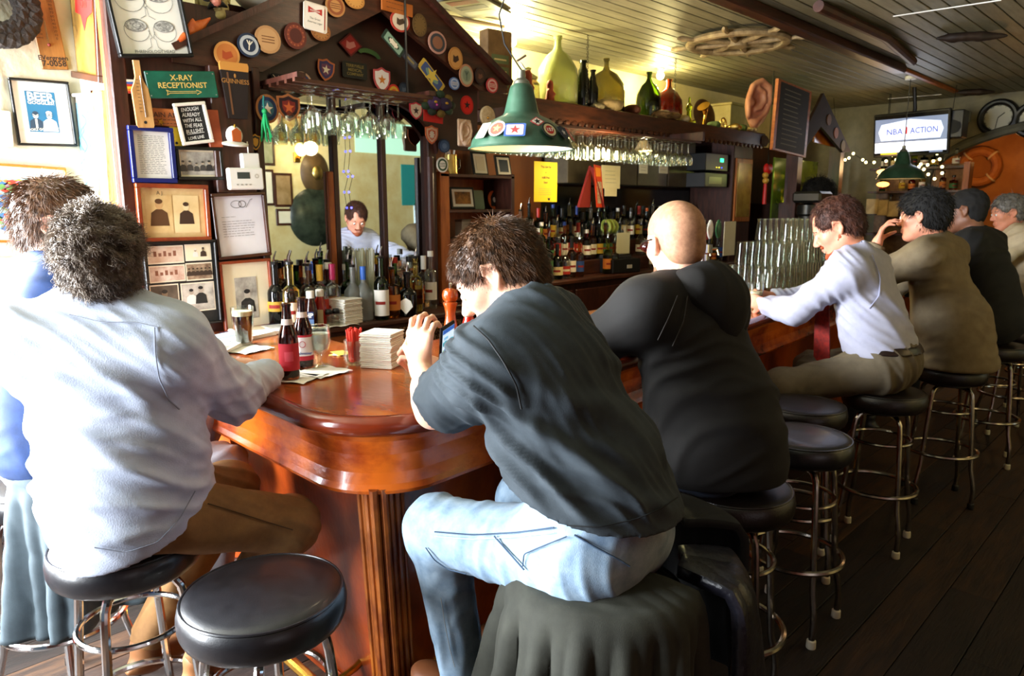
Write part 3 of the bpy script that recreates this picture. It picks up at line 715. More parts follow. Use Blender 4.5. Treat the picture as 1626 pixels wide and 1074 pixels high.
# ---- materials
TEE = cloth('charcoal_tee', '2a3238', '384148', ramp=(.3, .7)); HOOD = cloth('black_fleece', '0b0908', '100d0b')
PALE = cloth('pale_oxford', 'b0bacd', 'c0c9dc', bscale=300); KHAKI = cloth('khaki', '76532e', '8a6438'); NAVY = cloth('navy_polo', '14294e', '1b3562')
DENIM = cloth('washed_denim', '7a96b2', 'a8c0d4', scale=22, ramp=(.3, .7), bscale=420, detail=9)
WSHIRT = cloth('white_shirt', 'a4a5ba', 'b0b1c4'); GTROU = cloth('grey_trousers', '5b5140', '6a5f4c'); TAN = cloth('tan_tweed', '6a5c46', '786a52')
BLK = cloth('black_cotton', '0c0c0d', '131314'); GREYT = cloth('grey_trouser', '8d8a8e', 'a09da2'); CREAMT = cloth('cream_trouser', 'c8bfae', 'd6cebe'); DKJ = cloth('dark_denim', '1c2330', '2a3344')
H_BROWN = mat('hair_brown', '38220f', '6c4626', rough=.45, scale=60, ramp=(.35, .7)); H_GREY = mat('hair_curly_grey', '3c2e24', '8a7a6a', rough=.5, scale=30, ramp=(.35, .7))
H_RED = mat('hair_reddish', '2e140a', '4a2412', rough=.7, scale=50); H_BLK = mat('hair_black', '040303', '0a0807', rough=.85, scale=40); H_SILV = mat('hair_silver', '4e4a46', '77736c', rough=.5, scale=40)
H_BUZZ = mat('hair_buzzed', '94684e', 'b88868', rough=.55, scale=60, ramp=(.3, .7))
# ---- man in the charcoal T-shirt
J = dict(pel=(1.185, .91, .90), chest=(1.145, 1.0, 1.16), neck=(1.115, 1.055, 1.36), head=(1.135, 1.18, 1.437), hf=(-.50, .62, -.52), hu=(-.22, .55, .80), hs=.97,
  shL=(.985, 1.05, 1.275), shR=(1.26, 1.14, 1.30), elL=(1.062, 1.335, 1.108), wrL=(1.15, 1.50, 1.18), elR=(1.42, 1.40, 1.12), wrR=(1.30, 1.60, 1.13),
  hdL=(.12, .12, .95), hnL=(.75, .35, -.1), hdR=(-.6, .5, .3), hnR=(-.5, -.3, .6), hipL=(1.12, .91, .85), hipR=(1.30, .92, .85), kneeL=(1.07, 1.335, .79), kneeR=(1.42, 1.36, .76),
  ankL=(1.13, 1.32, .36), ankR=(1.42, 1.36, .33), toe=(-.1, 1, 0))
n_ = nrm(A3(J['neck'])-A3(J['pel']))
tee, T, B, so = person('man in charcoal T-shirt and light jeans leaning on the bar over a phone', (1.26, .87, .0), J, TEE, DENIM, H_BROWN, sleeve=('short', 'short'), g=.022, h=.006, hfine=.0034,
  bulk=1.0, belly=.012, tbulk=1.15, hair=True, hairargs=dict(count=9000, length=.020, rad=.0011, bump=.004, grow_=.012, low=-.085),
  extra=[C((1.17, .93, 1.0), (1.19, .90, .90), .165, .18, .06)], hem=((1.18, .91, 1.0), (.0, .25, -.95)), hcurl=(.62, .8), shoes=mat('shoe_brown', '6e3f22', rough=.5),
  fold=addf(folds(.036, (.45, -.35, .65), 10, 3), folds(.012, (.8, .2, .3), 18, 5)), tfold=addf(folds(.012, (-.3, 1, .2), 11, 9)), collar=False, tname='jeans')
# stitched seams on the jeans
sm = mat('seam_thread', 'c4ccd0', rough=.8); sd = mat('seam_dark', '0c0f12', rough=.8); sb = mat('seam_blue', '3c5068', rough=.8)
seam('shirt', [(752, 518), (776, 540), (800, 575), (820, 612), (828, 650)], sd, 'shoulder_seam', tee, .0022)
seam('shirt', [(900, 835), (950, 838), (1010, 825), (1050, 808), (1076, 790)], sd, 'hem_seam', tee, .0013)
seam('trou', [(690, 845), (750, 850), (820, 846), (880, 838)], sb, 'outseam', tee, .0018); seam('trou', [(690, 852), (750, 857), (820, 853), (880, 846)], sm, 'outseam', tee, .0011)
seam('trou', [(785, 852), (810, 880), (832, 905)], sb, 'tool_loop', tee, .0022); seam('trou', [(912, 850), (950, 872), (985, 890), (1000, 900)], sb, 'pocket_edge', tee, .0020); seam('trou', [(830, 900), (832, 880), (860, 868), (900, 852)], sb, 'pocket_edge', tee, .0015)
seam('trou', [(676, 870), (690, 890), (712, 905), (740, 912)], sb, 'knee_crease', tee, .0016); seam('trou', [(700, 950), (706, 990), (714, 1030), (722, 1060)], sm, 'leg_seam', tee, .0012)
# ---- man in the pale shirt with curly hair
J = dict(pel=(.515, 1.89, .88), chest=(.505, 1.86, 1.13), neck=(.495, 1.86, 1.36), head=(.505, 1.86, 1.473), hs=.93, hf=(.42, .90, .02), hu=(-.10, .05, .99),
  shL=(.345, 1.92, 1.29), shR=(.60, 1.745, 1.275), elR=(.79, 1.86, 1.10), wrR=(.965, 1.99, 1.112), elL=(.62, 2.13, 1.14), wrL=(.88, 2.12, 1.12),
  hdR=(.05, 1, 0), hnR=(0, .1, -1), hdL=(1, .2, 0), hnL=(0, 0, -1), hipR=(.55, 1.80, .85), hipL=(.49, 1.95, .85), kneeR=(.87, 1.74, .735), kneeL=(.82, 2.0, .78),
  ankR=(.68, 1.95, .33), ankL=(.60, 2.15, .32), toe=(1, .3, 0), cuff=.02)
curly, T, B, so = person('man with curly greying hair in untucked pale shirt and khakis at the bar', (.51, 1.93, 0), J, PALE, KHAKI, H_GREY, sleeve=('long', 'long'), g=.026, bulk=1.0, tbulk=1.02,
  hair=True, hairargs=dict(count=9000, length=.022, rad=.0014, curl=.008, bump=.012, bf=55, grow_=.022, low=-.10, top=-.004, cut=[((.0, -.095, -.02), (.036, .04, .046))]), h=.0065,
  extra=[C((.51, 1.86, 1.0), (.505, 1.85, .87), .16, .165, .06), C((.505, 1.85, .87), (.49, 1.83, .81), .155, .145, .05)], hem=((.49, 1.86, .80), (.3, .0, -.95)),
  fold=addf(folds(.014, (.35, -.3, .85), 8, 11), folds(.008, (.6, .2, .6), 14, 2)), tfold=folds(.014, (.3, .9, .3), 10, 4), shoes=mat('shoe_tan', '8a5a34', rough=.5), hcurl=(.3, .35))
sg_ = mat('seam_grey', '8c93a4', rough=.8)
seam('shirt', [(245, 520), (246, 560), (252, 600), (268, 635), (285, 650)], sg_, 'armhole_seam', curly, .0020); seam('shirt', [(110, 500), (160, 512), (215, 512), (250, 520)], sg_, 'yoke_seam', curly, .0014); seam('shirt', [(150, 870), (200, 878), (250, 862), (285, 825), (310, 780)], sg_, 'hem_seam', curly, .0014)
seam('trou', [(330, 800), (370, 812), (420, 828), (465, 842)], mat('seam_khaki', '4c3418', rough=.8), 'side_seam', curly, .0018)
# ---- man in the blue polo behind him
J = dict(pel=(0.475, 2.485, .87), chest=(0.495, 2.465, 1.15), neck=(0.545, 2.435, 1.415), head=(0.565, 2.445, 1.545), hf=(.80, -.50, -.12), hu=(.12, -.05, .98),
  shL=(0.495, 2.625, 1.35), shR=(0.495, 2.265, 1.35), elR=(0.435, 2.185, 1.09), wrR=(0.675, 2.145, 1.12), elL=(0.675, 2.715, 1.12), wrL=(0.915, 2.665, 1.12),
  hdR=(1, 0, 0), hnR=(0, 0, -1), hdL=(1, 0, 0), hnL=(0, 0, -1), hipL=(0.515, 2.565, .85), hipR=(0.515, 2.385, .85), kneeR=(0.895, 2.225, .765), kneeL=(0.915, 2.465, .86),
  ankR=(0.855, 2.265, .35), ankL=(0.855, 2.465, .35), toe=(1, 0, 0), slen=.75)
blue, T, B, so = person('man in blue polo shirt and grey trousers talking at the left edge', (.47, 2.54, 0), J, NAVY, GREYT, H_BROWN, sleeve=('short', 'short'), g=.024, h=.008, hfine=.0045,
  bulk=1.08, tbulk=.98, hair=True, hairargs=dict(count=3000, length=.04, rad=.0014, grow_=.014), fold=folds(.016, (.6, .2, .7), 8, 21), tfold=folds(.014, (.2, .9, .3), 10, 14), shoes=mat('shoe_black', '151515', rough=.4),
  hem=((.4, 2.5, .83), (0, 0, -1)))
# ---- bald man in the black hooded sweatshirt
J = dict(pel=(1.89, 1.03, .875), chest=(1.87, 1.085, 1.13), neck=(1.855, 1.135, 1.36), head=(1.855, 1.17, 1.495), hf=(.38, .90, -.16), hu=(-.02, .15, .98), hs=.95,
  shL=(1.69, 1.15, 1.305), shR=(2.01, 1.12, 1.295), elL=(1.62, 1.40, 1.13), wrL=(1.80, 1.60, 1.12), elR=(2.20, 1.38, 1.12), wrR=(2.05, 1.6, 1.12),
  hdL=(.5, .8, 0), hnL=(.5, -.3, -.6), hdR=(-.5, .8, 0), hnR=(-.5, -.3, -.6), hipL=(1.86, 1.0, .86), hipR=(2.04, 1.0, .86), kneeL=(1.84, 1.42, .765), kneeR=(2.10, 1.42, .765),
  ankL=(1.86, 1.42, .36), ankR=(2.08, 1.42, .36), toe=(0, 1, 0))
bald, T, B, so = person('balding man in black hooded sweatshirt seen from behind with elbows on the bar', (1.95, .99, 0), J, HOOD, DKJ, H_BUZZ, h=.0075, hfine=.004, g=.03, bulk=.98, belly=.01,
  hair=False, fold=addf(folds(.016, (.2, .6, .7), 7, 31)), tfold=folds(.01, (1, 0, .1), 10, 2), shoes=mat('shoe_black', '151515', rough=.4),
  extra=[C((1.91, 1.03, 1.0), (1.94, 1.0, .85), .175, .175, .06)], sname='sweatshirt', hem=((1.95, 1, .80), (0, 0, -1)), collar=False)
sh_ = mat('seam_black', '2a2522', rough=.8)
seam('shirt', [(1076, 470), (1062, 505), (1045, 540)], sh_, 'raglan_seam', bald, .0020); seam('shirt', [(1092, 470), (1086, 510), (1068, 550)], sh_, 'raglan_seam', bald, .0020)
# buzzed hair cap, beard, sunglasses, hood
shp, T2, B2 = hair_shell(J['head'], J['hf'], J['hu'], .95, .003, 0, low=-.075)
P, Q = grow(shp, .004, None); npmesh('hair', [(P, Q)], H_BUZZ, bald)
bp = [E(T2(.068, 0, -.1), (.026, .03, .02), B2, .02), C(T2(.03, .05, -.075), T2(.06, .03, -.1), .014, .018, .01), C(T2(.03, -.05, -.075), T2(.06, -.03, -.1), .014, .018, .01)]
P, Q = grow(bp, .004, lambda P, N: .002*vnoise(P*200)); npmesh('beard', [(P, Q)], mat('beard_brown', '6a4028', '8c5a3c', rough=.7, scale=120), bald)
g_ = MB(); g_.tube([T2(-.02, .086, .02), T2(.04, .082, .018), T2(.095, .06, .012)], .003, BLACK, 6); g_.tube([T2(-.02, -.086, .02), T2(.04, -.082, .018), T2(.095, -.06, .012)], .003, BLACK, 6)
for y in (.033, -.033): g_.ball(tuple(T2(.105, y, .004)), (.02, .024, .018), mat('lens_dark_red', '2a0806', rough=.08))
g_.build('sunglasses', bald, world=True)
hp = [E((1.86, 1.06, 1.375), (.125, .075, .075), None, .05), C((1.78, 1.14, 1.375), (1.82, 1.04, 1.35), .04, .055, .05), C((1.93, 1.11, 1.375), (1.89, 1.02, 1.345), .04, .05, .05),
      E((1.885, 1.0, 1.30), (.085, .05, .085), None, .05), C((1.77, 1.18, 1.37), (1.80, 1.25, 1.30), .032, .03, .04), C((1.95, 1.15, 1.37), (1.94, 1.24, 1.30), .032, .03, .04),
      E(T2(0, 0, 0), (.098, .088, .115), B2, .02, 's'), C(T2(-.02, 0, -.05), J['neck'], .062, .066, .02, 's')]
P, Q = grow(hp, .006, folds(.014, (.7, .3, -.4), 9, 44)); npmesh('hood', [(P, Q)], HOOD, bald)
# ---- man in the white shirt
J = dict(pel=(3.52, 1.07, .88), chest=(3.49, 1.15, 1.15), neck=(3.46, 1.235, 1.385), head=(3.435, 1.30, 1.505), hf=(-.32, .80, -.50), hu=(-.18, .50, .85),
  shL=(3.31, 1.20, 1.31), shR=(3.62, 1.20, 1.31), elL=(3.27, 1.40, 1.12), wrL=(3.42, 1.62, 1.12), elR=(3.86, 1.55, 1.13), wrR=(3.60, 1.66, 1.13),
  hdL=(.1, .9, .15), hnL=(.8, .1, -.1), hdR=(-.6, .5, .1), hnR=(-.5, -.5, 0), hipL=(3.44, 1.07, .86), hipR=(3.62, 1.07, .86), kneeL=(3.24, 1.42, .765), kneeR=(3.72, 1.48, .765),
  ankL=(3.30, 1.45, .34), ankR=(3.72, 1.46, .34), toe=(0, 1, 0), hs=1.05)
wht, T, B, so = person('red-bearded man in white dress shirt and grey trousers reaching for his beer', (3.60, 1.04, 0), J, WSHIRT, GTROU, H_RED, skin=SKIN2, h=.0085, hfine=.0045, g=.02, bulk=.97, belly=.015, tbulk=1.08, hipr=(.186, .152),
  hair=True, hairargs=dict(count=5000, length=.016, rad=.0014, grow_=.010, cut=[((.085, .03, .09), (.035, .03, .04))]), fold=addf(folds(.022, (.4, -.5, .65), 10, 51)), tfold=folds(.018, (.9, .1, .3), 9, 52), shoes=mat('shoe_black', '151515', rough=.4),
  hem=((3.6, 1.04, .93), (0, 0, -1)))
seam('shirt', [(1385, 405), (1398, 440), (1396, 470), (1380, 490)], mat('seam_lilac', '9a9cb8', rough=.8), 'armhole_seam', wht, .0030)
bp = [C(T(-.0, .055, -.035), T(.055, .024, -.098), .016, .022, .02), C(T(-.0, -.055, -.035), T(.055, -.024, -.098), .016, .022, .02), E(T(.074, 0, -.1), (.026, .028, .022), B, .02), C(T(.09, .02, -.05), T(.09, -.02, -.05), .008, .008, .01)]
P, Q = grow(bp, .005, lambda P, N: .003*vnoise(P*150)); npmesh('beard', [(P, Q)], mat('beard_red', '7a3416', '9c4a22', rough=.7, scale=100), wht)
P, Q = grow([E((3.52, 1.07, .90), (.203, .168, .155)), PL((0, 0, .985), (0, 0, 1)), PL((0, 0, .952), (0, 0, -1))], .006, None, 0); npmesh('belt', [(P, Q)], mat('belt_leather', '1c0d08', rough=.35), wht)
mb = MB(); mb.ring(tuple(A3(J['wrL'])-nrm(A3(J['wrL'])-A3(J['elL']))*.01), .034, .006, GOLDM, 20, 6, ax=A3(J['wrL'])-A3(J['elL'])); mb.build('watch', wht, world=True)
mb = MB(); mb.poly([(-.035, 0), (.035, 0), (.045, -.34), (0, -.385), (-.045, -.34)], 0, .006, mat('tie_red', '8c1c10', '5e0e08', rough=.5, scale=40), Matrix.Translation((3.42, 1.34, 1.22)) @ Matrix.Rotation(R(75), 4, 'Z') @ Matrix.Rotation(R(84), 4, 'X')); mb.build('necktie', wht, world=True)
# ---- man in the tan jacket
J = dict(pel=(4.34, .99, .88), chest=(4.34, 1.06, 1.14), neck=(4.33, 1.13, 1.40), head=(4.31, 1.19, 1.55), hf=(-.05, .98, -.1), hu=(0, .1, 1),
  shL=(4.15, 1.12, 1.34), shR=(4.52, 1.09, 1.34), elL=(4.10, 1.42, 1.20), wrL=(4.17, 1.36, 1.40), elR=(4.72, 1.42, 1.13), wrR=(4.5, 1.65, 1.13),
  hdL=(.1, -.2, .95), hnL=(.3, -.9, 0), hdR=(-.5, .7, 0), hnR=(-.5, -.3, -.5), hipL=(4.3, 1.0, .86), hipR=(4.5, 1.0, .86), kneeL=(4.3, 1.45, .765), kneeR=(4.55, 1.45, .765),
  ankL=(4.3, 1.45, .34), ankR=(4.55, 1.45, .34), toe=(0, 1, 0), hs=1.06)
suit, T, B, so = person('dark-haired man in tan suit jacket with his hand at his face', (4.40, .98, 0), J, TAN, BLK, H_BLK, skin=SKIN2, h=.010, hfine=.006, g=.03, bulk=.95, belly=.01,
  hair=True, hairargs=dict(count=1500, length=.03, rad=.002, grow_=.022), fold=folds(.014, (.1, .2, .9), 5, 61), shoes=mat('shoe_black', '151515', rough=.4), sname='jacket',
  extra=[C((4.34, 1.0, 1.0), (4.35, .98, .78), .18, .215, .06)], hem=((4.4, 1, .755), (0, 0, -1)))
mb = MB(); mb.ring((4.165, 1.365, 1.385), .033, .007, CHROME, 20, 6, ax=(.07, -.06, .2)); mb.build('watch', suit, world=True)
# ---- man in black beyond, grey-haired man, bartender
J = dict(pel=(5.25, .97, .88), chest=(5.25, 1.05, 1.15), neck=(5.22, 1.14, 1.42), head=(5.22, 1.20, 1.575), hf=(-.1, .98, -.1), hu=(0, .1, 1),
  shL=(5.04, 1.12, 1.36), shR=(5.44, 1.10, 1.36), elL=(4.98, 1.40, 1.12), wrL=(5.15, 1.65, 1.15), elR=(5.55, 1.4, 1.13), wrR=(5.4, 1.65, 1.15),
  hdL=(.3, .7, 0), hnL=(0, 0, -1), hdR=(-.5, .7, 0), hnR=(0, 0, -1), hipL=(5.15, 1.0, .86), hipR=(5.35, 1.0, .86), kneeL=(5.15, 1.45, .765), kneeR=(5.4, 1.45, .765),
  ankL=(5.15, 1.45, .34), ankR=(5.4, 1.45, .34), toe=(0, 1, 0), hs=1.06)
person('close-cropped man in black beyond the tan jacket', (5.25, .96, 0), J, BLK, BLK, H_BLK, skin=SKIN3, h=.012, hfine=.008, g=.03, bulk=1.1, hair=True, hairargs=dict(count=0, grow_=.006), fold=folds(.012, (.1, .4, .9), 6, 71), shoes=mat('shoe_black', '151515', rough=.4), sname='jumper')
J = dict(pel=(6.93, 1.0, .88), chest=(6.86, 1.10, 1.15), neck=(6.80, 1.20, 1.42), head=(6.74, 1.26, 1.555), hf=(-.55, .80, -.2), hu=(-.1, .2, .97),
  shL=(6.60, 1.12, 1.36), shR=(6.92, 1.28, 1.36), elL=(6.38, 1.38, 1.10), wrL=(6.25, 1.70, 1.15), elR=(6.9, 1.6, 1.12), wrR=(6.6, 1.80, 1.15),
  hdL=(-.2, .8, 0), hnL=(0, 0, -1), hdR=(-.5, .7, 0), hnR=(0, 0, -1), hipL=(6.85, 1.05, .86), hipR=(7.03, 1.05, .86), kneeL=(6.75, 1.5, .765), kneeR=(6.95, 1.5, .765),
  ankL=(6.75, 1.5, .34), ankR=(6.95, 1.5, .34), toe=(0, 1, 0), hs=1.08)
person('grey-haired man in cream shirt at the far end, cut by the right edge', (6.95, 1.0, 0), J, cloth('cream_shirt', 'b8a88c', 'c6b698'), BLK, H_SILV, skin=SKIN2, h=.012, hfine=.008, g=.03, bulk=1.15, hair=True, hairargs=dict(count=800, length=.03, rad=.002, grow_=.014), fold=folds(.02, (.3, .5, .7), 6, 81), shoes=mat('shoe_black', '151515', rough=.4))
J = dict(pel=(7.3, 3.02, 1.0), chest=(7.28, 3.0, 1.28), neck=(7.25, 2.98, 1.55), head=(7.22, 2.93, 1.71), hf=(.45, -.75, -.3), hu=(.1, -.1, 1),
  shL=(7.45, 3.06, 1.48), shR=(7.08, 2.92, 1.48), elL=(7.5, 2.85, 1.22), wrL=(7.35, 2.68, 1.12), elR=(7.1, 2.72, 1.22), wrR=(7.2, 2.62, 1.12),
  hdL=(-.5, -.7, 0), hnL=(0, 0, -1), hdR=(.5, -.7, 0), hnR=(0, 0, -1), hipL=(7.38, 3.06, .95), hipR=(7.2, 3.0, .95), kneeL=(7.38, 3.05, .5), kneeR=(7.2, 2.98, .5),
  ankL=(7.38, 3.08, .1), ankR=(7.2, 3.0, .1), toe=(0, -1, 0), hs=1.1)
person('dark-haired bartender in black standing behind the far bar', (7.28, 3.0, 0), J, BLK, BLK, H_BLK, skin=SKIN2, h=.012, hfine=.008, g=.02, hair=True, hairargs=dict(count=1200, length=.05, rad=.003, curl=.02, grow_=.035), fold=None, shoes=mat('shoe_black', '151515', rough=.4))
# ------------------------------------------------------------ flat things on walls: local x right, y up, z out of the wall
PLN = {'L': (3.6, 'y', Matrix(((1, 0, 0), (0, 0, -1), (0, 1, 0)))), 'P': (3.10, 'y', Matrix(((1, 0, 0), (0, 0, -1), (0, 1, 0)))), 'G': (3.085, 'y', Matrix(((1, 0, 0), (0, 0, -1), (0, 1, 0)))),
       'I': (3.235, 'y', Matrix(((1, 0, 0), (0, 0, -1), (0, 1, 0)))), 'X': (.96, 'x', Matrix(((0, 0, -1), (-1, 0, 0), (0, 1, 0)))), 'B': (4.25, 'y', Matrix(((1, 0, 0), (0, 0, -1), (0, 1, 0)))),
       'R': (-1.5, 'y', Matrix(((-1, 0, 0), (0, 0, 1), (0, 1, 0))))}
def onp(pl, px, py, off_=0):
    c, ax, B = PLN[pl]; c2 = c-off_
    return on_y(px, py, c2) if ax == 'y' else on_x(px, py, c2)
def rect(pl, TL, TR, BL, off_=0):
    """centre, width, height, roll of a rectangle seen at three pixel corners"""
    a, b, c = (onp(pl, *q, off_) for q in (TL, TR, BL)); w_ = (b-a).length; h_ = (c-a).length
    cen = (b+c)/2; B = PLN[pl][2]; d = B.transposed() @ (b-a); e = B.transposed() @ (a-c)
    r1 = math.atan2(d.y, d.x); r2 = math.atan2(-e.x, e.y)
    return cen, w_, h_, (r1+r2)/2
def wall_thing(name, label, cat, pl, cen, roll=0, group=None):
    B = PLN[pl][2]; return thing(name, label, cat, cen, B @ Matrix.Rotation(roll, 3, 'Z'), group)
def picture(label, pl, TL, TR, BL, fm, fw=.012, fd=.014, backing=CREAM, art=None, off_=0, name='framed_picture', cat='picture', group=None, glassy=True, matw=0, matm=None):
    cen, w_, h_, roll = rect(pl, TL, TR, BL, off_); t = wall_thing(name, label, cat, pl, cen, roll, group)
    hw, hh = w_/2, h_/2; f = MB()
    for s in (-1, 1):
        f.box(-hw, hw, s*hh-(fw if s > 0 else 0), s*hh+(fw if s < 0 else 0), 0, fd, fm, c=.0025)
        f.box(s*hw-(fw if s > 0 else 0), s*hw+(fw if s < 0 else 0), -hh+fw, hh-fw, 0, fd, fm, c=.0025)
    f.build('frame', t)
    MB().box(-hw+fw*.8, hw-fw*.8, -hh+fw*.8, hh-fw*.8, .001, .005, matm or backing).build('mount' if matm else 'sheet', t, smooth=False)
    if matm: MB().box(-hw+fw+matw, hw-fw-matw, -hh+fw+matw, hh-fw-matw, .005, .0056, backing).build('print', t, smooth=False)
    if art: p = MB(); art(p, hw-fw, hh-fw, .0066); p.build('artwork', t, smooth=False) if p.f else None
    return t
FB = mat('frame_black', '0c0c0c', rough=.3); FR = mat('frame_red_wood', '6e2610', '93401c', rough=.3, scale=12, coat=.3); FD = mat('frame_dark_wood', '2c100a', '48200f', rough=.3, scale=12, coat=.3)
FBL = mat('frame_blue', '141d5e', rough=.3); FO = mat('frame_orange_wood', 'a8621e', 'c07a30', rough=.4, scale=12); FW = mat('frame_white', 'e4ded0', rough=.5)
SEPIA = mat('sepia_print', 'c9a468', 'e2c78e', rough=.6, scale=8); GREYP = mat('grey_photo', '77726a', 'c9c4b8', rough=.5, scale=14, detail=8); SEP2 = mat('brown_photo', '6a5240', 'b8a084', rough=.5, scale=25, detail=8)
INK = flat('1a1a1a'); INKG = flat('6e6e6c'); INKB = flat('3c2c20')
rnd = random.Random(5)
def ell(p, x, y, z, a, b, m, n=18, w_=None):
    if w_: p.line([(x+a*math.cos(6.2832*i/n), y+b*math.sin(6.2832*i/n)) for i in range(n+1)], w_, z, m)
    else: p.disc(x, y, z, a, m, n, b)
def lines(p, x0, x1, y0, y1, n, z, m, hgt=.0022, ragged=.4):
    for i in range(n):
        y = y0+(y1-y0)*i/max(1, n-1); x = x0
        while x < x1*(1-ragged*rnd.random()):
            wd = rnd.uniform(.008, .022); p.box(x, min(x+wd, x1), y, y+hgt, z-.0003, z, m); x += wd+.004
def bust(p, x, y, s, z, dark, face, hat=None):
    p.poly([(x-.5*s, y-.9*s), (x-.42*s, y-.2*s), (x-.15*s, y), (x+.15*s, y), (x+.42*s, y-.2*s), (x+.5*s, y-.9*s)], z, z, dark); ell(p, x, y+.26*s, z+.0002, .2*s, .27*s, face); ell(p, x, y+.42*s, z+.0004, .2*s, .14*s, hat or dark)
def crowd(p, hw, hh, z, n, d1, d2, y0=-.5):
    for i in range(n):
        x = -hw*.8+1.6*hw*i/(n-1)+rnd.uniform(-.01, .01)*hw; s = hh*rnd.uniform(.55, .75); bust(p, x, hh*y0+s*.6+rnd.uniform(-.05, .05)*hh, s*.8, z+i*.0002, rnd.choice((d1, d2)), flat('b8aa94'))
def art_brains(p, hw, hh, z):
    for k, (x, y, s) in enumerate(((-.42, .42, .42), (.42, .40, .42), (-.40, -.38, .36), (.42, -.40, .34))):
        ell(p, x*hw, y*hh, z, s*hw, s*hh*.8, INKG, 22, .0016); ell(p, x*hw, (y+.12)*hh, z, s*hw*.86, s*hh*.42, mat('engraving', 'd8d8d4', '8a8a88', scale=90, ramp=(.4, .6), detail=8), 22)
        ell(p, x*hw, (y+.12)*hh, z+.0003, s*hw*.86, s*hh*.42, INKG, 22, .0016)
        for j in range(4): ell(p, x*hw+rnd.uniform(-.2, .2)*s*hw, (y+.12)*hh, z+.0004, s*hw*(.2+.12*j), s*hh*.1*(j+1)*.8, INKG, 14, .001)
        sg = 1 if x < 0 else -1
        p.line([((x+sg*s*.9)*hw, (y+.0)*hh), ((x+sg*s*1.12)*hw, (y-.18)*hh), ((x+sg*s*.95)*hw, (y-.22)*hh), ((x+sg*s*.9)*hw, (y-.42)*hh), ((x+sg*s*.5)*hw, (y-.5)*hh)], .0014, z, INKG)
    p.text('PHRENOLOGY HEAD', .016, 0, -hh*.93, z, INKG)
picture('black-framed print of engraved phrenology heads, above the green sign', 'P', (165, -40), (282, -46), (182, 99), FB, .012, .03, PAPER, art_brains, .03)
def art_beer(p, hw, hh, z):
    b = flat('24688f'); w_ = flat('f0ead8'); d = flat('2a3c50'); p.box(-hw*.58, hw*.52, -hh*.62, hh*.70, z-.0004, z, b)
    p.text('BEER', hh*.36, -.03*hw, hh*.52, z+.0005, w_, bold=.03, sx=1.0); p.text('GOGGLES!', hh*.15, -.03*hw, hh*.33, z+.0005, w_, bold=.02, sx=1.1)
    bust(p, -.30*hw, -.18*hh, .42*hh, z+.0006, d, w_); bust(p, .20*hw, -.18*hh, .46*hh, z+.001, w_, flat('c8d8dc'), w_)
    for x in (-.30, .20): 
        for s in (-.045, .045): ell(p, (x+s*1.4)*hw, -.05*hh, z+.002, .02*hh*2.4, .022*hh*2, d, 12, .0018)
    p.box(-.34*hw, -.26*hw, -.5*hh, -.2*hh, z+.0012, z+.0014, w_); p.text('SHE LOOKS GOOD WITH BEER', .014, -.03*hw, -.53*hh, z+.0016, w_, rot=.06, bold=.02)
picture('black-framed blue beer goggles poster hanging on the white wall', 'L', (12, 124), (108, 130), (27, 232), FB, .010, .02, PAPER, art_beer)
def art_map(p, hw, hh, z):
    cs = [flat(c) for c in ('c03a2a', 'd8c84a', '3a6aa8', '5a8a4a', 'd8884a', 'e8e0d0', '2c3a5c', 'b87a9a')]
    p.box(-hw*.8, hw*.78, -hh*.72, hh*.7, z-.0004, z, flat('8fb0b4'))
    for i in range(220):
        x, y = rnd.uniform(-.78, .7)*hw, rnd.uniform(-.7, .64)*hh; a = rnd.uniform(.01, .05); b_ = rnd.uniform(.004, .014)
        p.poly([(x, y), (x+a*.5, y-b_), (x+a, y+b_*.2), (x+a*.6, y+b_)], z+.0002*(i % 7), z+.0002*(i % 7), cs[i % 8])
picture('busy multicoloured cartoon street print in a thin orange wood frame', 'L', (-75, 258), (106, 264), (-70, 388), FO, .010, .02, PAPER, art_map)
# thermometer board, switch box
cen, w_, h_, rl = rect('L', (44, -20), (86, -20), (60, 112)); t = wall_thing('wall_thermometer', 'tall pale wooden wall thermometer board, upper left', 'thermometer', 'L', cen, rl)
MB().box(-w_/2, w_/2, -h_/2, h_/2, 0, .012, mat('thermo_wood', '7c5226', '9c6c38', rough=.5, scale=6, stretch=(5, 1, 5)), c=.003).build('board', t)
p = MB(); p.tube([(-.005, -h_*.18, .016), (-.005, h_*.4, .016)], .003, SHINE, 8); p.ball((-.005, -h_*.2, .016), .007, flat('6a1a10')); p.build('glass_tube', t)
p = MB(); 
for i in range(12): p.box(-.045, -.02, -h_*.12+i*h_*.045, -h_*.12+i*h_*.045+.002, .012, .0126, INKB); p.text(str(i*10), .014, .03, -h_*.12+i*h_*.045, .0126, INKB)
p.text('EVergreen', .026, 0, -h_*.36, .0126, INK, bold=.02); p.text('7-0058', .032, 0, -h_*.43, .0126, INK, bold=.02); p.build('lettering', t)
cen, w_, h_, rl = rect('L', (-14, 175), (14, 178), (-8, 232)); t = wall_thing('wall_box', 'cream switch box with a dangling cord, at the left edge', 'switch box', 'L', cen, rl)
MB().box(-w_/2, w_/2, -h_/2, h_/2, 0, .035, WHITE, c=.004).build('case', t); MB().tube([(0, h_/2, .01), (-.02, h_/2+.06, .02), (.01, h_/2+.12, .01), (-.01, h_/2+.2, .01)], .003, WHITE, 6).build('cord', t)
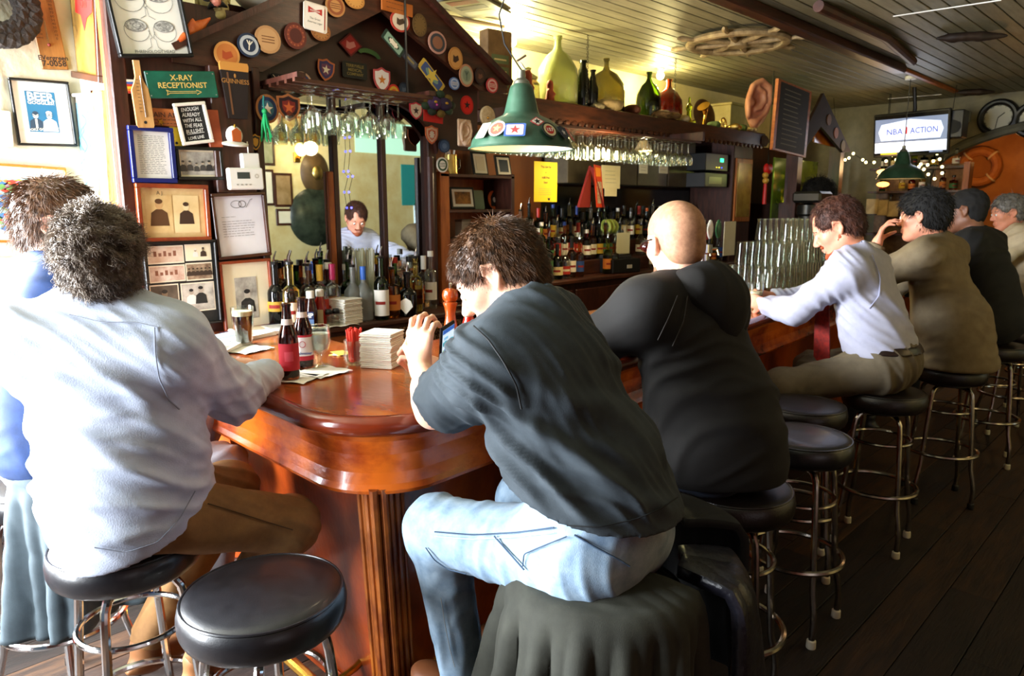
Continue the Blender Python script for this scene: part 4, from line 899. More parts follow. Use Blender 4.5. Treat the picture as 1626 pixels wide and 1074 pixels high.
# braided wreath
c0 = onp('L', -8, 12, .05); t = wall_thing('braided_wreath', 'dark braided rope wreath in the top left corner', 'wreath', 'L', c0)
for k in range(3):
    p = MB(); pts = []
    for i in range(96):
        a = 6.2832*i/96; ph = a*9+k*2.094; r = .105+.03*math.cos(ph); pts.append((r*math.cos(a), r*math.sin(a), .022*math.sin(2*ph)*.7+.02))
    p.tube(pts, .024, mat('wreath_rope', '171210', '2a211b', rough=.9, scale=40, bump=.5, bscale=90), 8, True); p.build('strand', t)
# red-lettered wooden frame and the white-framed mirror panel on the return wall
def art_bow(p, hw, hh, z):
    r = flat('b81c14'); p.poly([(-.5*hw, .5*hh), (0, .35*hh), (.6*hw, .5*hh), (.55*hw, .1*hh), (.2*hw, 0), (0, -.25*hh), (-.2*hw, .05*hh), (-.55*hw, .1*hh)], z, z, r)
    p.text('The', .03, -.1*hw, .70*hh, z, r, bold=.02); p.text('Club', .05, 0, .25*hh, z+.001, flat('6a2010'), bold=.03)
picture('dark wood frame with a red script emblem on a brass-toned mirror', 'X', (104, -70), (160, -80), (115, 122), FD, .026, .03, mat('amber_mirror', '4a2c12', 'a8823c', rough=.25, scale=3), art_bow)
def art_cyan(p, hw, hh, z):
    p.box(-.5*hw, .55*hw, .1*hh, .9*hh, z, z+.0003, flat('557484')); p.text('BEER', .03, 0, .76*hh, z+.0005, flat('dde4e0'))
    c = flat('3cc4c0'); p.line([(.1*hw+.30*hw*math.sin(i*.7)*(1-i/34), .7*hh-i*.045*hh) for i in range(34)], .005, z+.001, c); p.line([(-.1*hw+.25*hw*math.sin(i*.6+1), .5*hh-i*.04*hh) for i in range(34)], .004, z+.0014, c)
picture('tall white-framed glazed notice with turquoise squiggles on the corner wall', 'X', (112, 158), (154, 140), (122, 345), FW, .012, .02, mat('pale_glazed', 'b8b4a6', 'd8d2c0', rough=.2, scale=3), art_cyan, .02)
cen, w_, h_, rl = rect('X', (163, 148), (176, 142), (170, 352)); t = wall_thing('wood_plank', 'split pale wooden plank fixed upright beside the white-framed notice', 'plank', 'X', cen, rl)
MB().box(-w_/2, w_/2, -h_/2, h_/2, 0, .03, mat('split_wood', '7a5028', 'd8b070', rough=.6, scale=10, stretch=(6, 1, 6)), c=.005).build('plank', t); MB().box(-w_/2-.006, -w_/2, -h_/2, h_/2, 0, .034, DWOOD).build('edge_strip', t)
# spoon rack
cen, w_, h_, rl = rect('L', (-60, 405), (66, 412), (-58, 455)); t = wall_thing('spoon_rack', 'pale green board with a spoon hanging on it at the left wall', 'rack', 'L', cen, rl)
MB().box(-w_/2, w_/2, -h_/2, h_/2, 0, .015, mat('pale_green', 'a8b09a', 'b8bea8', rough=.6), c=.003).build('board', t)
for x in (.06, -.02):
    p = MB(); M_ = Matrix.Translation((x, -.01, .03)); p.tube([(0, .045, 0), (.002, .0, .004), (0, -.02, 0)], [.002, .003, .004], CHROME, 8, M=M_); p.ball((0, -.035, 0), (.015, .02, .006), CHROME, 14, M_); p.build('spoon', t)
# ---- picture panel at the wing end of the bar
pn = thing('picture_panel', 'dark wood partition panel covered with framed pictures at the bar end', 'partition', (1.25, 3.13, 0))
MB().box(.99, 1.53, 3.115, 3.165, 0, 2.42, DWOOD, c=.004).build('panel', pn, world=True)
MB().box(1.50, 1.535, 3.095, 3.45, 0, 2.2, DWOOD, c=.004).build('post', pn, world=True)
def art_lines(n=16, top=.8, bot=-.8, logo=None):
    def f(p, hw, hh, z):
        if logo: logo(p, hw, hh, z)
        lines(p, -hw*.75, hw*.75, hh*bot, hh*top, n, z, INKG, .0016)
    return f
picture('bright blue frame holding a typed white page', 'P', (201, 200), (273, 203), (208, 291), FBL, .018, .022, PAPER, art_lines(22), .015)
def art_group(p, hw, hh, z): p.box(-hw*.9, hw*.9, -hh*.85, hh*.85, z-.0004, z, GREYP); crowd(p, hw, hh, z+.0005, 6, flat('2c2a28'), flat('45423e')); 
picture('wide black frame with a group photo of six people', 'P', (277, 235), (351, 232), (279, 289), FB, .014, .02, CREAM, art_group, .012)
def art_sepia(p, hw, hh, z):
    p.box(-hw*.86, -hw*.04, -hh*.82, hh*.72, z-.0004, z, SEPIA); p.box(.0*hw, hw*.82, -hh*.82, hh*.72, z-.0004, z, mat('sepia_pale', 'd8bc84', 'ecd4a0', scale=6)); d = flat('5a3a1c')
    bust(p, -.45*hw, .15*hh, hh*.75, z+.0005, d, flat('caa06a')); bust(p, .40*hw, .1*hh, hh*.62, z+.0005, flat('3c2818'), flat('e8cfa0'), flat('3c2818')); p.text('A J', .02, -.4*hw, .8*hh, z, INKB)
picture('glossy reddish wood frame with two sepia portraits side by side', 'P', (213, 292), (328, 293), (219, 386), FR, .017, .025, SEPIA, art_sepia, .015)
def logo_lab(p, hw, hh, z):
    ell(p, -.1*hw, .72*hh, z, .22*hw, .12*hh, INKG, 16, .002); ell(p, .15*hw, .72*hh, z, .15*hw, .11*hh, INKG, 16, .003); p.line([(.3*hw, .6*hh), (.5*hw, .85*hh), (.6*hw, .88*hh)], .002, z, INKG)
def art_letter(p, hw, hh, z): logo_lab(p, hw, hh, z); lines(p, -hw*.75, -hw*.2, hh*.3, hh*.3, 1, z, INKG, .0016); lines(p, -hw*.75, hw*.6, -.35*hh, hh*.15, 7, z, INKG, .0016)
picture('dark wood frame with a letter under a small drawn emblem', 'P', (330, 307), (417, 305), (345, 413), FD, .014, .022, mat('letter_paper', 'dcdce4', 'eeeef2', rough=.7, scale=3), art_letter, .015)
def art_six(p, hw, hh, z):
    p.box(-hw, hw, -hh, hh, z-.003, z-.002, flat('15130f'))
    for (x0, x1, y0, y1, m, k) in ((-.92, .12, .52, .95, mat('faded_photo', 'c8a488', 'e4d4c0', rough=.5, scale=14, detail=8), 0), (.16, .95, .55, .96, CREAM, 1), (-.92, .12, .07, .48, mat('red_photo', 'b08068', 'e4d4c4', rough=.5, scale=14), 0), (.14, .95, .06, .50, SEP2, 2), (-.95, -.12, -.62, .02, mat('dim_photo', '3c332a', '6e6252', scale=8), 3), (-.06, .96, -.72, .01, GREYP, 4)):
        p.box(x0*hw, x1*hw, y0*hh, y1*hh, z-.0015, z-.001, flat('e6dcc4')); a = .03; X0, X1, Y0, Y1 = (x0+a)*hw, (x1-a)*hw, (y0+a)*hh, (y1-a)*hh; p.box(X0, X1, Y0, Y1, z-.0008, z-.0006, m)
        cx, cy, s = (X0+X1)/2, (Y0+Y1)/2, (Y1-Y0)
        if k == 1: bust(p, cx-.2*s, cy+.05*s, s*.4, z, flat('e8e4da'), flat('b0a080')); bust(p, cx+.35*s, cy+.1*s, s*.45, z+.0004, INKB, flat('8a7a60'))
        if k == 2: [bust(p, X0+(i+.5)*(X1-X0)/6, cy+.05*s, s*.35, z+.0003*i, INKB, flat('8a7a60')) for i in range(6)]
        if k == 3: bust(p, cx, cy, s*.6, z, flat('2a241c'), flat('7a6a54'))
        if k == 4: bust(p, cx-.25*s, cy+.1*s, s*.4, z, flat('e4e0d8'), flat('a89c8c'), flat('1c1a18')); bust(p, cx+.1*s, cy+.15*s, s*.45, z+.0005, flat('23211e'), flat('a89c8c'), flat('1c1a18'))
        if k == 0: [p.box(X0+i*(X1-X0)/7, X0+(i+.6)*(X1-X0)/7, cy-.1*s, cy+.12*s*(1+i % 2), z-.0004, z-.0002, flat('8a5a44')) for i in range(1, 6)]
picture('tall black frame with six old photographs mounted in pairs', 'P', (221, 384), (338, 381), (237, 524), FB, .010, .028, flat('15130f'), art_six, .02)
def art_bw(p, hw, hh, z): p.box(-hw*.5, hw*.45, -hh*.75, hh*.55, z-.0004, z, GREYP); bust(p, 0, -.1*hh, hh*.5, z+.0005, flat('1c1a18'), flat('b8b0a4')); p.box(-.2*hw, .2*hw, -.74*hh, -.2*hh, z+.0002, z+.0006, flat('2a2826'))
picture('reddish wood frame with a cream mount and small black-and-white photo', 'P', (343, 415), (425, 411), (357, 527), FR, .012, .022, CREAM, art_bw, .02)
def art_notice(p, hw, hh, z):
    p.box(-hw, hw, -hh, hh, z-.001, z-.0005, flat('121212')); w_ = flat('e8e8e4')
    for i, s in enumerate(('ENOUGH', 'ALREADY', 'WITH ALL', 'THE FEAR', 'BULLSHIT')): p.text(s, hh*.30, -.04*hw, hh*(.80-.31*i), z+.0003, w_, bold=.012, sx=.82, shear=.15, rot=.03*(-1)**i)
    p.line([(-.7*hw, -.6*hh), (.7*hw, -.55*hh)], .002, z+.0003, w_); p.text('LOVE LINE', hh*.25, -.04*hw, -hh*.82, z+.0003, w_, bold=.012, sx=.82, rot=.05)
picture('small white-framed blackboard notice chalked in white capitals', 'P', (276, 167), (325, 159), (287, 234), FW, .013, .018, flat('121212'), art_notice, .03, name='notice_board', cat='notice')
# signs
def signboard(name, label, cat, pl, TL, TR, BL, m, art, off_=.02, d=.012, group=None):
    cen, w_, h_, rl = rect(pl, TL, TR, BL, off_); t = wall_thing(name, label, cat, pl, cen, rl, group)
    MB().box(-w_/2, w_/2, -h_/2, h_/2, 0, d, m, c=.003).build('board', t); p = MB(); art(p, w_/2, h_/2, d+.0006); p.build('lettering', t, smooth=False) if p.f else None; return t
GS = mat('sign_green', '0f4a38', '15604a', rough=.35, scale=10); GOLD = flat('d8b860')
def art_xray(p, hw, hh, z):
    p.text('X-RAY', hh*.60, 0, hh*.48, z, GOLD, bold=.015); p.text('RECEPTIONIST', hh*.58, .0, -.08*hh, z, GOLD, bold=.015, sx=1.0)
    for dy in (.06, -.06): p.line([(-.42*hw, (-.58+dy)*hh), (.36*hw, (-.58+dy)*hh)], .002, z, GOLD)
    p.line([(.36*hw, -.75*hh), (.50*hw, -.58*hh), (.36*hw, -.41*hh), (.38*hw, -.5*hh)], .0024, z, GOLD); p.line([(-.42*hw, -.5*hh), (-.50*hw, -.38*hh), (-.46*hw, -.58*hh), (-.5*hw, -.78*hh), (-.42*hw, -.66*hh)], .0024, z, GOLD)
    for x in (-.93, .93):
        for y in (-.8, .8): p.disc(x*hw, y*hh, z, .003, flat('8a8a80'), 8)
signboard('green_sign', 'green X-RAY RECEPTIONIST sign with gold letters and arrow', 'sign', 'P', (229, 117), (339, 110), (235, 161), GS, art_xray, .03)
def art_brain(p, hw, hh, z): p.text('BRAIN AND SP', hh*.8, .0, .25*hh, z, flat('3a1c0c'), bold=.01); lines(p, -hw*.7, hw*.7, -.7*hh, -.3*hh, 2, z, flat('3a1c0c'))
signboard('plank_sign', 'brown wooden plank sign with carved capitals, behind the notice', 'sign', 'P', (229, 172), (300, 174), (232, 201), OWOOD2, art_brain, .012)
t = wall_thing('brass_star', 'small brass star ornament on the brown plank sign', 'ornament', 'P', onp('P', 255, 194, .045)); p = MB(); p.poly([((.016 if i % 2 == 0 else .006)*math.cos(i*math.pi/5), (.016 if i % 2 == 0 else .006)*math.sin(i*math.pi/5)) for i in range(10)], -.004, .004, BRASS); tag(t, None); p.build('star', t)
signboard('paper_scrap', 'yellow paper scrap tucked behind the chalked notice', 'paper', 'P', (269, 198), (290, 196), (273, 236), mat('yellow_paper', 'e0c024', rough=.7), lambda p, a, b, z: p.disc(-a*.3, -b*.6, z, .006, INK, 8), .014, .002)
signboard('red_box', 'reddish wooden box lid behind the chalked notice', 'box', 'P', (325, 176), (346, 174), (328, 236), mat('red_lid', '8a3a20', 'a8502c', rough=.4, scale=8), lambda p, a, b, z: None, .012, .02)
def art_rain(p, hw, hh, z):
    for i, c in enumerate(('b83020', 'd87820', 'e0b830', 'b83020', '3a58a0', 'd8d0c0')): p.box(-hw, hw, -hh+i*hh/3, -hh+(i+1)*hh/3, z-.0003, z, flat(c))
signboard('striped_sticker', 'small rainbow-striped sticker left of the wooden paddle', 'sticker', 'P', (201, 127), (214, 126), (202, 149), PAPER, art_rain, .012, .002)
# wooden paddle thermometer
cen, w_, h_, rl = rect('P', (212, 106), (236, 105), (210, 200), .03); t = wall_thing('paddle_thermometer', 'pale wooden bottle-shaped paddle thermometer beside the green sign', 'thermometer', 'P', cen, rl+.03)
pr_ = [(-.035, -.12), (.035, -.12), (.040, -.11), (.040, .02), (.022, .05), (.014, .07), (.014, .13), (-.014, .13), (-.014, .07), (-.022, .05), (-.040, .02), (-.040, -.11)]
MB().poly([(x*.8, y*1.0) for x, y in pr_], 0, .012, mat('pale_wood', 'b07c44', 'd0a064', rough=.45, scale=8, stretch=(6, 1, 6))).build('paddle', t)
p = MB(); [p.box(-.014, -.004, -.06+i*.013, -.0585+i*.013, .0121, .0126, INKB) for i in range(10)]; p.tube([(.004, -.08, .014), (.004, .07, .014)], .0018, CHROME, 6); p.disc(0, -.10, .0126, .006, INK); p.build('scale', t)
# thermostat
cen, w_, h_, rl = rect('P', (358, 268), (413, 266), (360, 303), .05); t = wall_thing('thermostat', 'white digital thermostat box above the framed letter', 'thermostat', 'P', cen, rl)
MB().box(-w_/2, w_/2, -h_/2, h_/2, 0, .03, WHITE, c=.006).build('case', t); p = MB(); p.box(-w_*.26, w_*.1, 0, h_*.3, .03, .0306, flat('39403a')); p.build('display', t, smooth=False)
p = MB(); p.annulus(w_*.3, h_*.12, .0305, .004, .010, flat('c8c4b8')); [p.box(-w_*.3+i*w_*.12, -w_*.24+i*w_*.12, -h_*.3, -h_*.24, .0301, .0312, flat('a8a498')) for i in range(4)]; p.build('buttons', t, smooth=False)
cen, w_, h_, rl = rect('P', (380, 245), (407, 243), (381, 270), .03); t = wall_thing('junction_box', 'small beige box directly above the thermostat', 'box', 'P', cen, rl); MB().box(-w_/2, w_/2, -h_/2, h_/2, 0, .03, WHITE, c=.004).build('case', t); MB().tube([(0, h_/2, .01), (.0, h_/2+.05, .01)], .003, WHITE, 6).build('cable', t)
# broad post with the pint board, badges
ps = thing('gable_post', 'broad dark wooden post under the left foot of the gable', 'post', (1.38, 3.09, 1.65))
MB().box(1.30, 1.475, 3.07, 3.11, 1.66, 2.18, DWOOD, c=.004).build('post', ps, world=True)
cen = onp('G', 373, 144, .02); t = wall_thing('pint_sign', 'painted wooden board shaped like a pint of stout with a cream head', 'sign', 'G', cen, .02)
MB().poly([(-.062, .10), (.062, .10), (.040, -.115), (-.040, -.115)], 0, .012, flat('1a0d08')).build('board', t)
p = MB(); p.poly([(-.062, .10), (-.058, .112), (.058, .112), (.062, .10), (.060, .078), (-.060, .078)], .0, .0135, flat('c88a3c')); p.build('foam', t, smooth=False)
p = MB(); p.text('GUINNESS', .026, 0, .035, .0128, flat('a87434'), bold=.01); p.ball((0, .058, .0125), (.005, .009, .001), flat('a87434')); p.poly([(-.036, .07), (-.028, .07), (-.018, -.1), (-.026, -.1)], .0126, .0126, flat('6a4426')); p.build('lettering', t, smooth=False)
cen = onp('G', 372, 217, .03); t = wall_thing('helmet_badge', 'white fire-helmet badge with an orange shield on the post', 'badge', 'G', cen)
p = MB(); p.ball((0, .005, .0), (.036, .040, .022), WHITE, 20); p.lathe([(0, -.006), (.055, -.008), (.057, 0), (.03, .008), (0, .008)], WHITE, 28, Matrix.Translation((0, -.028, .006)) @ Matrix.Rotation(R(-75), 4, 'X') @ Matrix.Scale(.6, 4, (0, 1, 0))); p.build('helmet', t)
p = MB(); p.poly([(-.02, .02), (0, .034), (.02, .02), (.018, -.022), (-.018, -.022)], .020, .026, flat('b0541c')); p.ball((0, .042, .01), (.006, .01, .006), BRASS); p.build('front_shield', t)
# ---- the gable: barge boards, roof slabs, inner board with arch
gb = thing('gable_canopy', 'dark wooden gabled canopy over the bottle mirror, stuck with coasters', 'canopy', (2.1, 3.2, 1.85))
AP = (2.20, 2.80); LF = (1.17, 2.215); RF = (3.06, 2.30)
sl = (AP[1]-LF[1])/(AP[0]-LF[0]); sr = (AP[1]-RF[1])/(RF[0]-AP[0]); W_ = .245
Mxz = Matrix(((1, 0, 0, 0), (0, 0, -1, 0), (0, 1, 0, 0), (0, 0, 0, 1)))
def xz(pts, y0, y1, m, nm, par=gb): MB().poly(pts, -y1, -y0, m, Mxz).build(nm, par, world=True, smooth=False)
xz([LF, AP, (AP[0], AP[1]-W_), (LF[0]+.38, AP[1]-W_-(AP[0]-LF[0]-.38)*sl), (LF[0]+.20, 2.175), (LF[0]+.0, 2.175)], 3.10, 3.13, DWOOD2, 'barge_board')
xz([AP, RF, (RF[0], RF[1]-.045), (RF[0]-.22, RF[1]-.05), (AP[0], AP[1]-W_)], 3.10, 3.13, DWOOD2, 'barge_board')
for (a, b_) in ((LF, AP), (AP, RF)):
    d = Vector((b_[0]-a[0], b_[1]-a[1])).normalized(); n_ = Vector((-d.y, d.x))*.028
    xz([a, b_, (b_[0]+n_.x, b_[1]+n_.y), (a[0]+n_.x, a[1]+n_.y)], 3.06, 3.62, DWOOD, 'roof_slab')
arc = [(2.13-.52*math.cos(R(a)), 1.90+.285*math.sin(R(a))) for a in range(0, 181, 12)]
xz([(1.50, 1.86), (1.50, 2.38), (AP[0], 2.76), (2.96, 2.33), (2.96, 1.93), (2.66, 1.93)]+arc[::-1]+[(1.61, 1.86)], 3.25, 3.275, mat('gable_board', '26100a', '3e1d12', rough=.45, scale=4), 'arch_board')
MB().box(2.60, 2.665, 3.275, 3.33, 1.035, 2.0, DWOOD, c=.006).build('post', gb, world=True)
MB().tube([(2.60, 3.255, 1.07), (2.60, 3.255, 1.88)], .02, DWOOD, 8).build('turned_post', gb, world=True)
# ---- mirror and its mullions
mr = thing('bar_mirror', 'three-pane bar mirror under the gable arch behind the bottles', 'mirror', (2.1, 3.31, 1.05))
for (a, b_) in ((1.54, 1.998), (2.03, 2.298), (2.325, 2.60)): MB().box(a, b_, 3.312, 3.318, 1.04, 2.35, MIRROR).build('pane', mr, world=True, smooth=False)
MB().box(1.50, 2.66, 3.32, 3.34, .9, 2.5, DWOOD).build('backing', mr, world=True, smooth=False)
for x in (2.014, 2.311): MB().box(x-.016, x+.016, 3.29, 3.32, 1.08, 2.25, DWOOD, c=.004).build('mullion', mr, world=True)
MB().box(1.964, 1.996, 3.285, 3.312, 1.08, 1.78, OWOOD, c=.004).build('wood_strip', mr, world=True)
# ---- bottle counter in front of the mirror
cb = thing('bottle_counter', 'dark wooden back counter under the gable holding bottles and napkins', 'counter', (2.1, 3.2, 0))
MB().box(1.54, 2.62, 2.97, 3.46, 1.005, 1.035, DWOOD2, c=.008).build('top', cb, world=True); MB().box(1.54, 2.62, 3.0, 3.46, 0, 1.005, DWOOD).build('body', cb, world=True, smooth=False)
MB().box(1.56, 2.06, 2.985, 3.0, .80, .985, OWOOD2, c=.004).build('drawer', cb, world=True)
dr = MB().box(2.10, 2.60, 2.985, 3.0, .80, .985, mat('mosaic_glass', '2c1c14', '8a6a4c', rough=.2, scale=60, ramp=(.45, .6)), c=.004).build('drawer', cb, world=True, label='drawer front with mottled mosaic')
MB().tube([(2.30, 2.985, .955), (2.31, 2.965, .958), (2.40, 2.965, .958), (2.41, 2.985, .955)], .006, BRASS, 8).build('handle', dr, world=True)
# ---- wooden shelf unit
su = thing('shelf_unit', 'orange wooden shelf unit holding small framed items, behind the man in the charcoal tee', 'shelf', (2.95, 3.4, 1.035))
MB().box(2.675, 2.745, 3.26, 3.54, 1.035, 1.805, OWOOD, c=.003).build('side_panel', su, world=True); MB().box(3.255, 3.285, 3.26, 3.54, 1.035, 1.805, DWOOD, c=.003).build('side_panel', su, world=True)
MB().box(2.745, 3.255, 3.52, 3.54, 1.035, 2.02, OWOOD).build('back_panel', su, world=True, smooth=False)
for z in (1.05, 1.225, 1.405, 1.578, 1.785): MB().box(2.68 if z > 1.7 else 2.746, 3.28 if z > 1.7 else 3.254, 3.26, 3.52, z-.009, z+.009, DWOOD2, c=.002).build('shelf', su, world=True)
MB().box(2.63, 3.6, 3.16, 3.56, 1.005, 1.035, DWOOD2, c=.006).build('counter_ledge', su, world=True)
# ---- right-hand back bar
rb = thing('back_bar', 'long dark back bar with stepped bottle ledges along the far wall', 'counter', (5, 3.9, 0))
MB().box(3.6, 7.0, 3.58, 4.24, 1.01, 1.045, DWOOD2, c=.008).build('top', rb, world=True); MB().box(2.64, 7.0, 3.62, 4.24, 0, 1.01, DWOOD).build('body', rb, world=True, smooth=False)
MB().box(3.15, 6.9, 3.80, 4.24, 1.045, 1.16, DWOOD2, c=.006).build('bottle_step', rb, world=True); MB().box(3.15, 6.9, 4.0, 4.24, 1.16, 1.30, DWOOD2, c=.006).build('bottle_step', rb, world=True)
MB().box(3.13, 4.55, 4.20, 4.245, 1.3, 2.28, mat('plywood', '6a3a1c', '8a5228', rough=.4, scale=2, stretch=(1, 1, .3))).build('back_panel', rb, world=True, smooth=False)
MB().box(4.55, 6.95, 4.20, 4.245, 1.3, 1.78, mat('dull_mirror', '55626a', rough=.12, metal=1)).build('back_mirror', rb, world=True, smooth=False)
for i in range(4): 
    x0 = 4.6+i*.50; MB().box(x0, x0+.485, 3.95, 4.22, 1.80, 2.24, mat('cabinet_grey', '4c4436', '5c5340', rough=.4), c=.005).build('cabinet_door', rb, world=True)
for i in range(6):
    x0 = 3.0+i*.66; d_ = MB().box(x0, x0+.62, 3.60, 3.62, .08, .96, DWOOD, c=.006).build('door', rb, world=True); MB().ball((x0+.56, 3.59, .7), .014, BRASS).build('knob', d_, world=True)
# ---- overhead shelf
sh = thing('overhead_shelf', 'dark carved shelf hung below the ceiling, crowded with demijohns', 'shelf', (5.2, 3.8, 2.28))
MB().box(3.14, 7.05, 3.46, 4.24, 2.285, 2.315, DWOOD2, c=.004).build('board', sh, world=True)
MB().box(3.14, 7.05, 3.44, 3.47, 2.20, 2.33, DWOOD2, c=.008).build('front_lip', sh, world=True)
fr_ = MB(); [fr_.ball((3.2+i*.08, 3.445, 2.195), (.034, .015, .022), DWOOD2, 8) for i in range(48)]; fr_.build('scalloped_edge', sh, world=True)
for px_, x in ((932, None), (1072, None)):
    q = on_y(px_, 150 if px_ < 1000 else 125, 3.5); ch = MB()
    n = int((CH-2.33)/.024)
    for i in range(n): ch.ring((q.x, 3.50, 2.335+i*.024+.01), .009, .0025, BLACK, 8, 4, ax=(1, 0, 0) if i % 2 else (0, 1, 0))
    ch.build('chain', sh, world=True)
# ---- patches, coasters and badges on the gable
def shape_pts(s, w_, h_):
    if s == 'round': return [(w_*math.cos(6.2832*i/24), h_*math.sin(6.2832*i/24)) for i in range(24)]
    if s == 'rect': c = .12; return [(-w_, -h_+c*h_), (-w_+c*w_, -h_), (w_-c*w_, -h_), (w_, -h_+c*h_), (w_, h_-c*h_), (w_-c*w_, h_), (-w_+c*w_, h_), (-w_, h_-c*h_)]
    if s == 'diamond': return [(0, -h_), (w_, 0), (0, h_), (-w_, 0)]
    if s == 'shield': return [(-w_, .75*h_), (-w_*.5, .8*h_), (0, h_), (w_*.5, .8*h_), (w_, .75*h_), (w_, .0), (w_*.8, -.45*h_), (w_*.4, -.8*h_), (0, -h_), (-w_*.4, -.8*h_), (-w_*.8, -.45*h_), (-w_, 0)]
    if s == 'arc': return [(w_*math.cos(R(a)), h_*math.sin(R(a))) for a in range(10, 171, 16)]+[(w_*.72*math.cos(R(a)), h_*.4*math.sin(R(a))) for a in range(170, 9, -16)]
def patch(label, cat, px, py, pw, ph, s, c1, c2=None, c3=None, txt=None, pl='G', rot=0, motif=None, name=None, d=.004, c4=None):
    cen = onp(pl, px, py); k = (onp(pl, px+10, py)-cen).length/10; ky = (onp(pl, px, py+10)-cen).length/10
    w_, h_ = pw*k, ph*ky; t = wall_thing(name or cat, label, cat, pl, cen, R(rot), 'coasters and patches on the gable')
    MB().poly(shape_pts(s, w_, h_), 0, d, flat(c1)).build('backing', t, smooth=False)
    p = MB(); z = d
    if c2 and s != 'arc':
        z += .0005; p.poly([(x*.82, y*.82) for x, y in shape_pts(s, w_, h_)], z, z, flat(c2))
    if c3 and s != 'arc': z += .0005; p.poly([(x*.56, y*.56) for x, y in shape_pts(s if s != 'rect' else 'round', w_, h_)], z, z, flat(c3))
    z += .0005; c4_ = flat(c4 or 'e4dcc8')
    if motif == 'star': p.poly([((.32 if i % 2 == 0 else .13)*w_*math.cos(i*.628+.314)*1.6, (.32 if i % 2 == 0 else .13)*w_*math.sin(i*.628+.314)*1.6) for i in range(10)], z, z, c4_)
    if motif == 'cross': [p.line([(-.42*w_*a, -.42*h_*b_), (.42*w_*a, .42*h_*b_)], w_*.2, z+.0002*a, c4_) for a, b_ in ((1, 0), (0, 1), (.7, .7), (.7, -.7))]
    if motif == 'Y': p.line([(-.25*w_, .38*h_), (0, 0), (.25*w_, .38*h_)], w_*.1, z, c4_); p.line([(0, .38*h_), (0, -.42*h_)], w_*.1, z+.0002, c4_)
    if motif == 'ringtext':
        for i in range(14): a = i*.449; p.line([(w_*.66*math.cos(a), h_*.66*math.sin(a)), (w_*.78*math.cos(a), h_*.78*math.sin(a))], w_*.09, z, c4_)
    if motif == 'lines': [p.line([(-.5*w_, y*h_), (.5*w_, y*h_)], h_*.07, z, c4_) for y in (-.2, 0, .2)]
    if motif == 'blob': p.poly([(-.4*w_, -.3*h_), (-.1*w_, -.4*h_), (.45*w_, -.1*h_), (.3*w_, .3*h_), (-.1*w_, .15*h_), (-.35*w_, .3*h_)], z, z, c4_)
    if txt:
        for i, (s_, sz, y) in enumerate(txt): p.text(s_, sz*h_, 0, y*h_, z+.0004, c4_, bold=.02)
    if p.f: p.build('emblem', t, smooth=False)
    return t
CO, PA = 'coaster', 'patch'
patch('orange round coaster at the left foot of the gable', CO, 360, 87, 20, 21, 'round', 'd89850', 'c87838', None, motif='blob', c4='b04a20')
patch('navy round coaster with a white Y-shaped monogram', CO, 395, 72, 18, 19, 'round', '1e2c44', 'b8bcc0', '1e2c44', motif='Y', rot=-8)
patch('large plain tan coaster right of the navy one', CO, 425, 63, 20, 22, 'round', 'b88858', 'c49664', None, motif='lines', c4='7a4e2c')
patch('red-brown scalloped coaster high on the left board', CO, 469, 57, 17, 21, 'round', '5c2416', '7c3420', '4c1a10', motif='ringtext', c4='a85c38')
patch('tan coaster half hidden below the white square one', CO, 509, 50, 15, 15, 'round', '8a5426', 'a06a34', None, motif='ringtext', c4='5c3418')
patch('white square beer mat with a red bow-tie emblem', CO, 500, 28, 18, 22, 'rect', 'e8ddd0', 'b83028', None, pl='G', rot=-4, name='beer_mat', d=.007)
q = onp('G', 500, 28, .009); t = wall_thing('beer_mat', 'paper face of the white square beer mat', 'coaster', 'G', q, R(-4), 'coasters and patches on the gable'); kk = (onp('G', 510, 28)-onp('G', 500, 28)).length/10
w_ = 14.2*kk; h_ = 17.6*kk; MB().poly(shape_pts('rect', w_, h_), 0, .001, flat('ece4da')).build('face', t, smooth=False)
p = MB(); p.poly([(-.75*w_, .75*h_), (0, .55*h_), (.75*w_, .75*h_), (.75*w_, .25*h_), (0, .42*h_), (-.75*w_, .25*h_)], .0016, .0016, flat('b02a24')); p.text('BUDWEISER', h_*.16, 0, .48*h_, .002, flat('f0e8e0'), bold=.02); p.text('The Great', h_*.22, 0, -.1*h_, .0016, INK); p.text('American Lager', h_*.2, 0, -.38*h_, .0016, INK); p.build('emblem', t, smooth=False)
patch('tan oval coaster at the top edge, left of the peak', CO, 532, 10, 15, 17, 'round', 'b07a44', '8c4c28', 'b8844c', motif='lines', c4='6a3820')
patch('small tan coaster nearest the peak, cut by the top of the frame', CO, 563, 1, 15, 13, 'round', 'b8803c', 'c8944c', None, motif='ringtext', c4='8a5420')
signboard('orange_plaque', 'orange wooden plaque just right of the gable peak', 'plaque', 'G', (605, -2), (655, 6), (604, 18), mat('plaque_orange', '9a5218', 'b4662a', rough=.4, scale=6), lambda p, a, b, z: lines(p, -a*.7, a*.7, -b*.4, b*.4, 2, z, INKB), .0, .008)
patch('round cream coaster with a red rim below the orange plaque', CO, 635, 34, 15, 17, 'round', 'b03a2c', 'd8c8b0', None, motif='blob', c4='4a3828')
patch('olive brown oval coaster on the right board', CO, 666, 40, 11, 18, 'round', '5c4420', '6c5228', None, motif='ringtext', c4='3c2c14')
patch('photo coaster of a bearded man with a pink rim', CO, 694, 68, 14, 18, 'round', 'b88878', '3c3c40', '8a5c44', motif=None)
patch('tan oval coaster with a dark flame shape', CO, 723, 93, 11, 18, 'round', 'b07838', 'c08c4c', None, motif='blob', c4='3c2412')
patch('pale green statue coaster on the right board', CO, 740, 120, 11, 18, 'round', 'b07a5c', '9aa084', '7c8c74', motif='Y', c4='4c5c50')
patch('very dark oval coaster beside the pale green one', CO, 762, 121, 8, 13, 'round', '24140e', '3c2418', None, motif='blob', c4='6a4430')
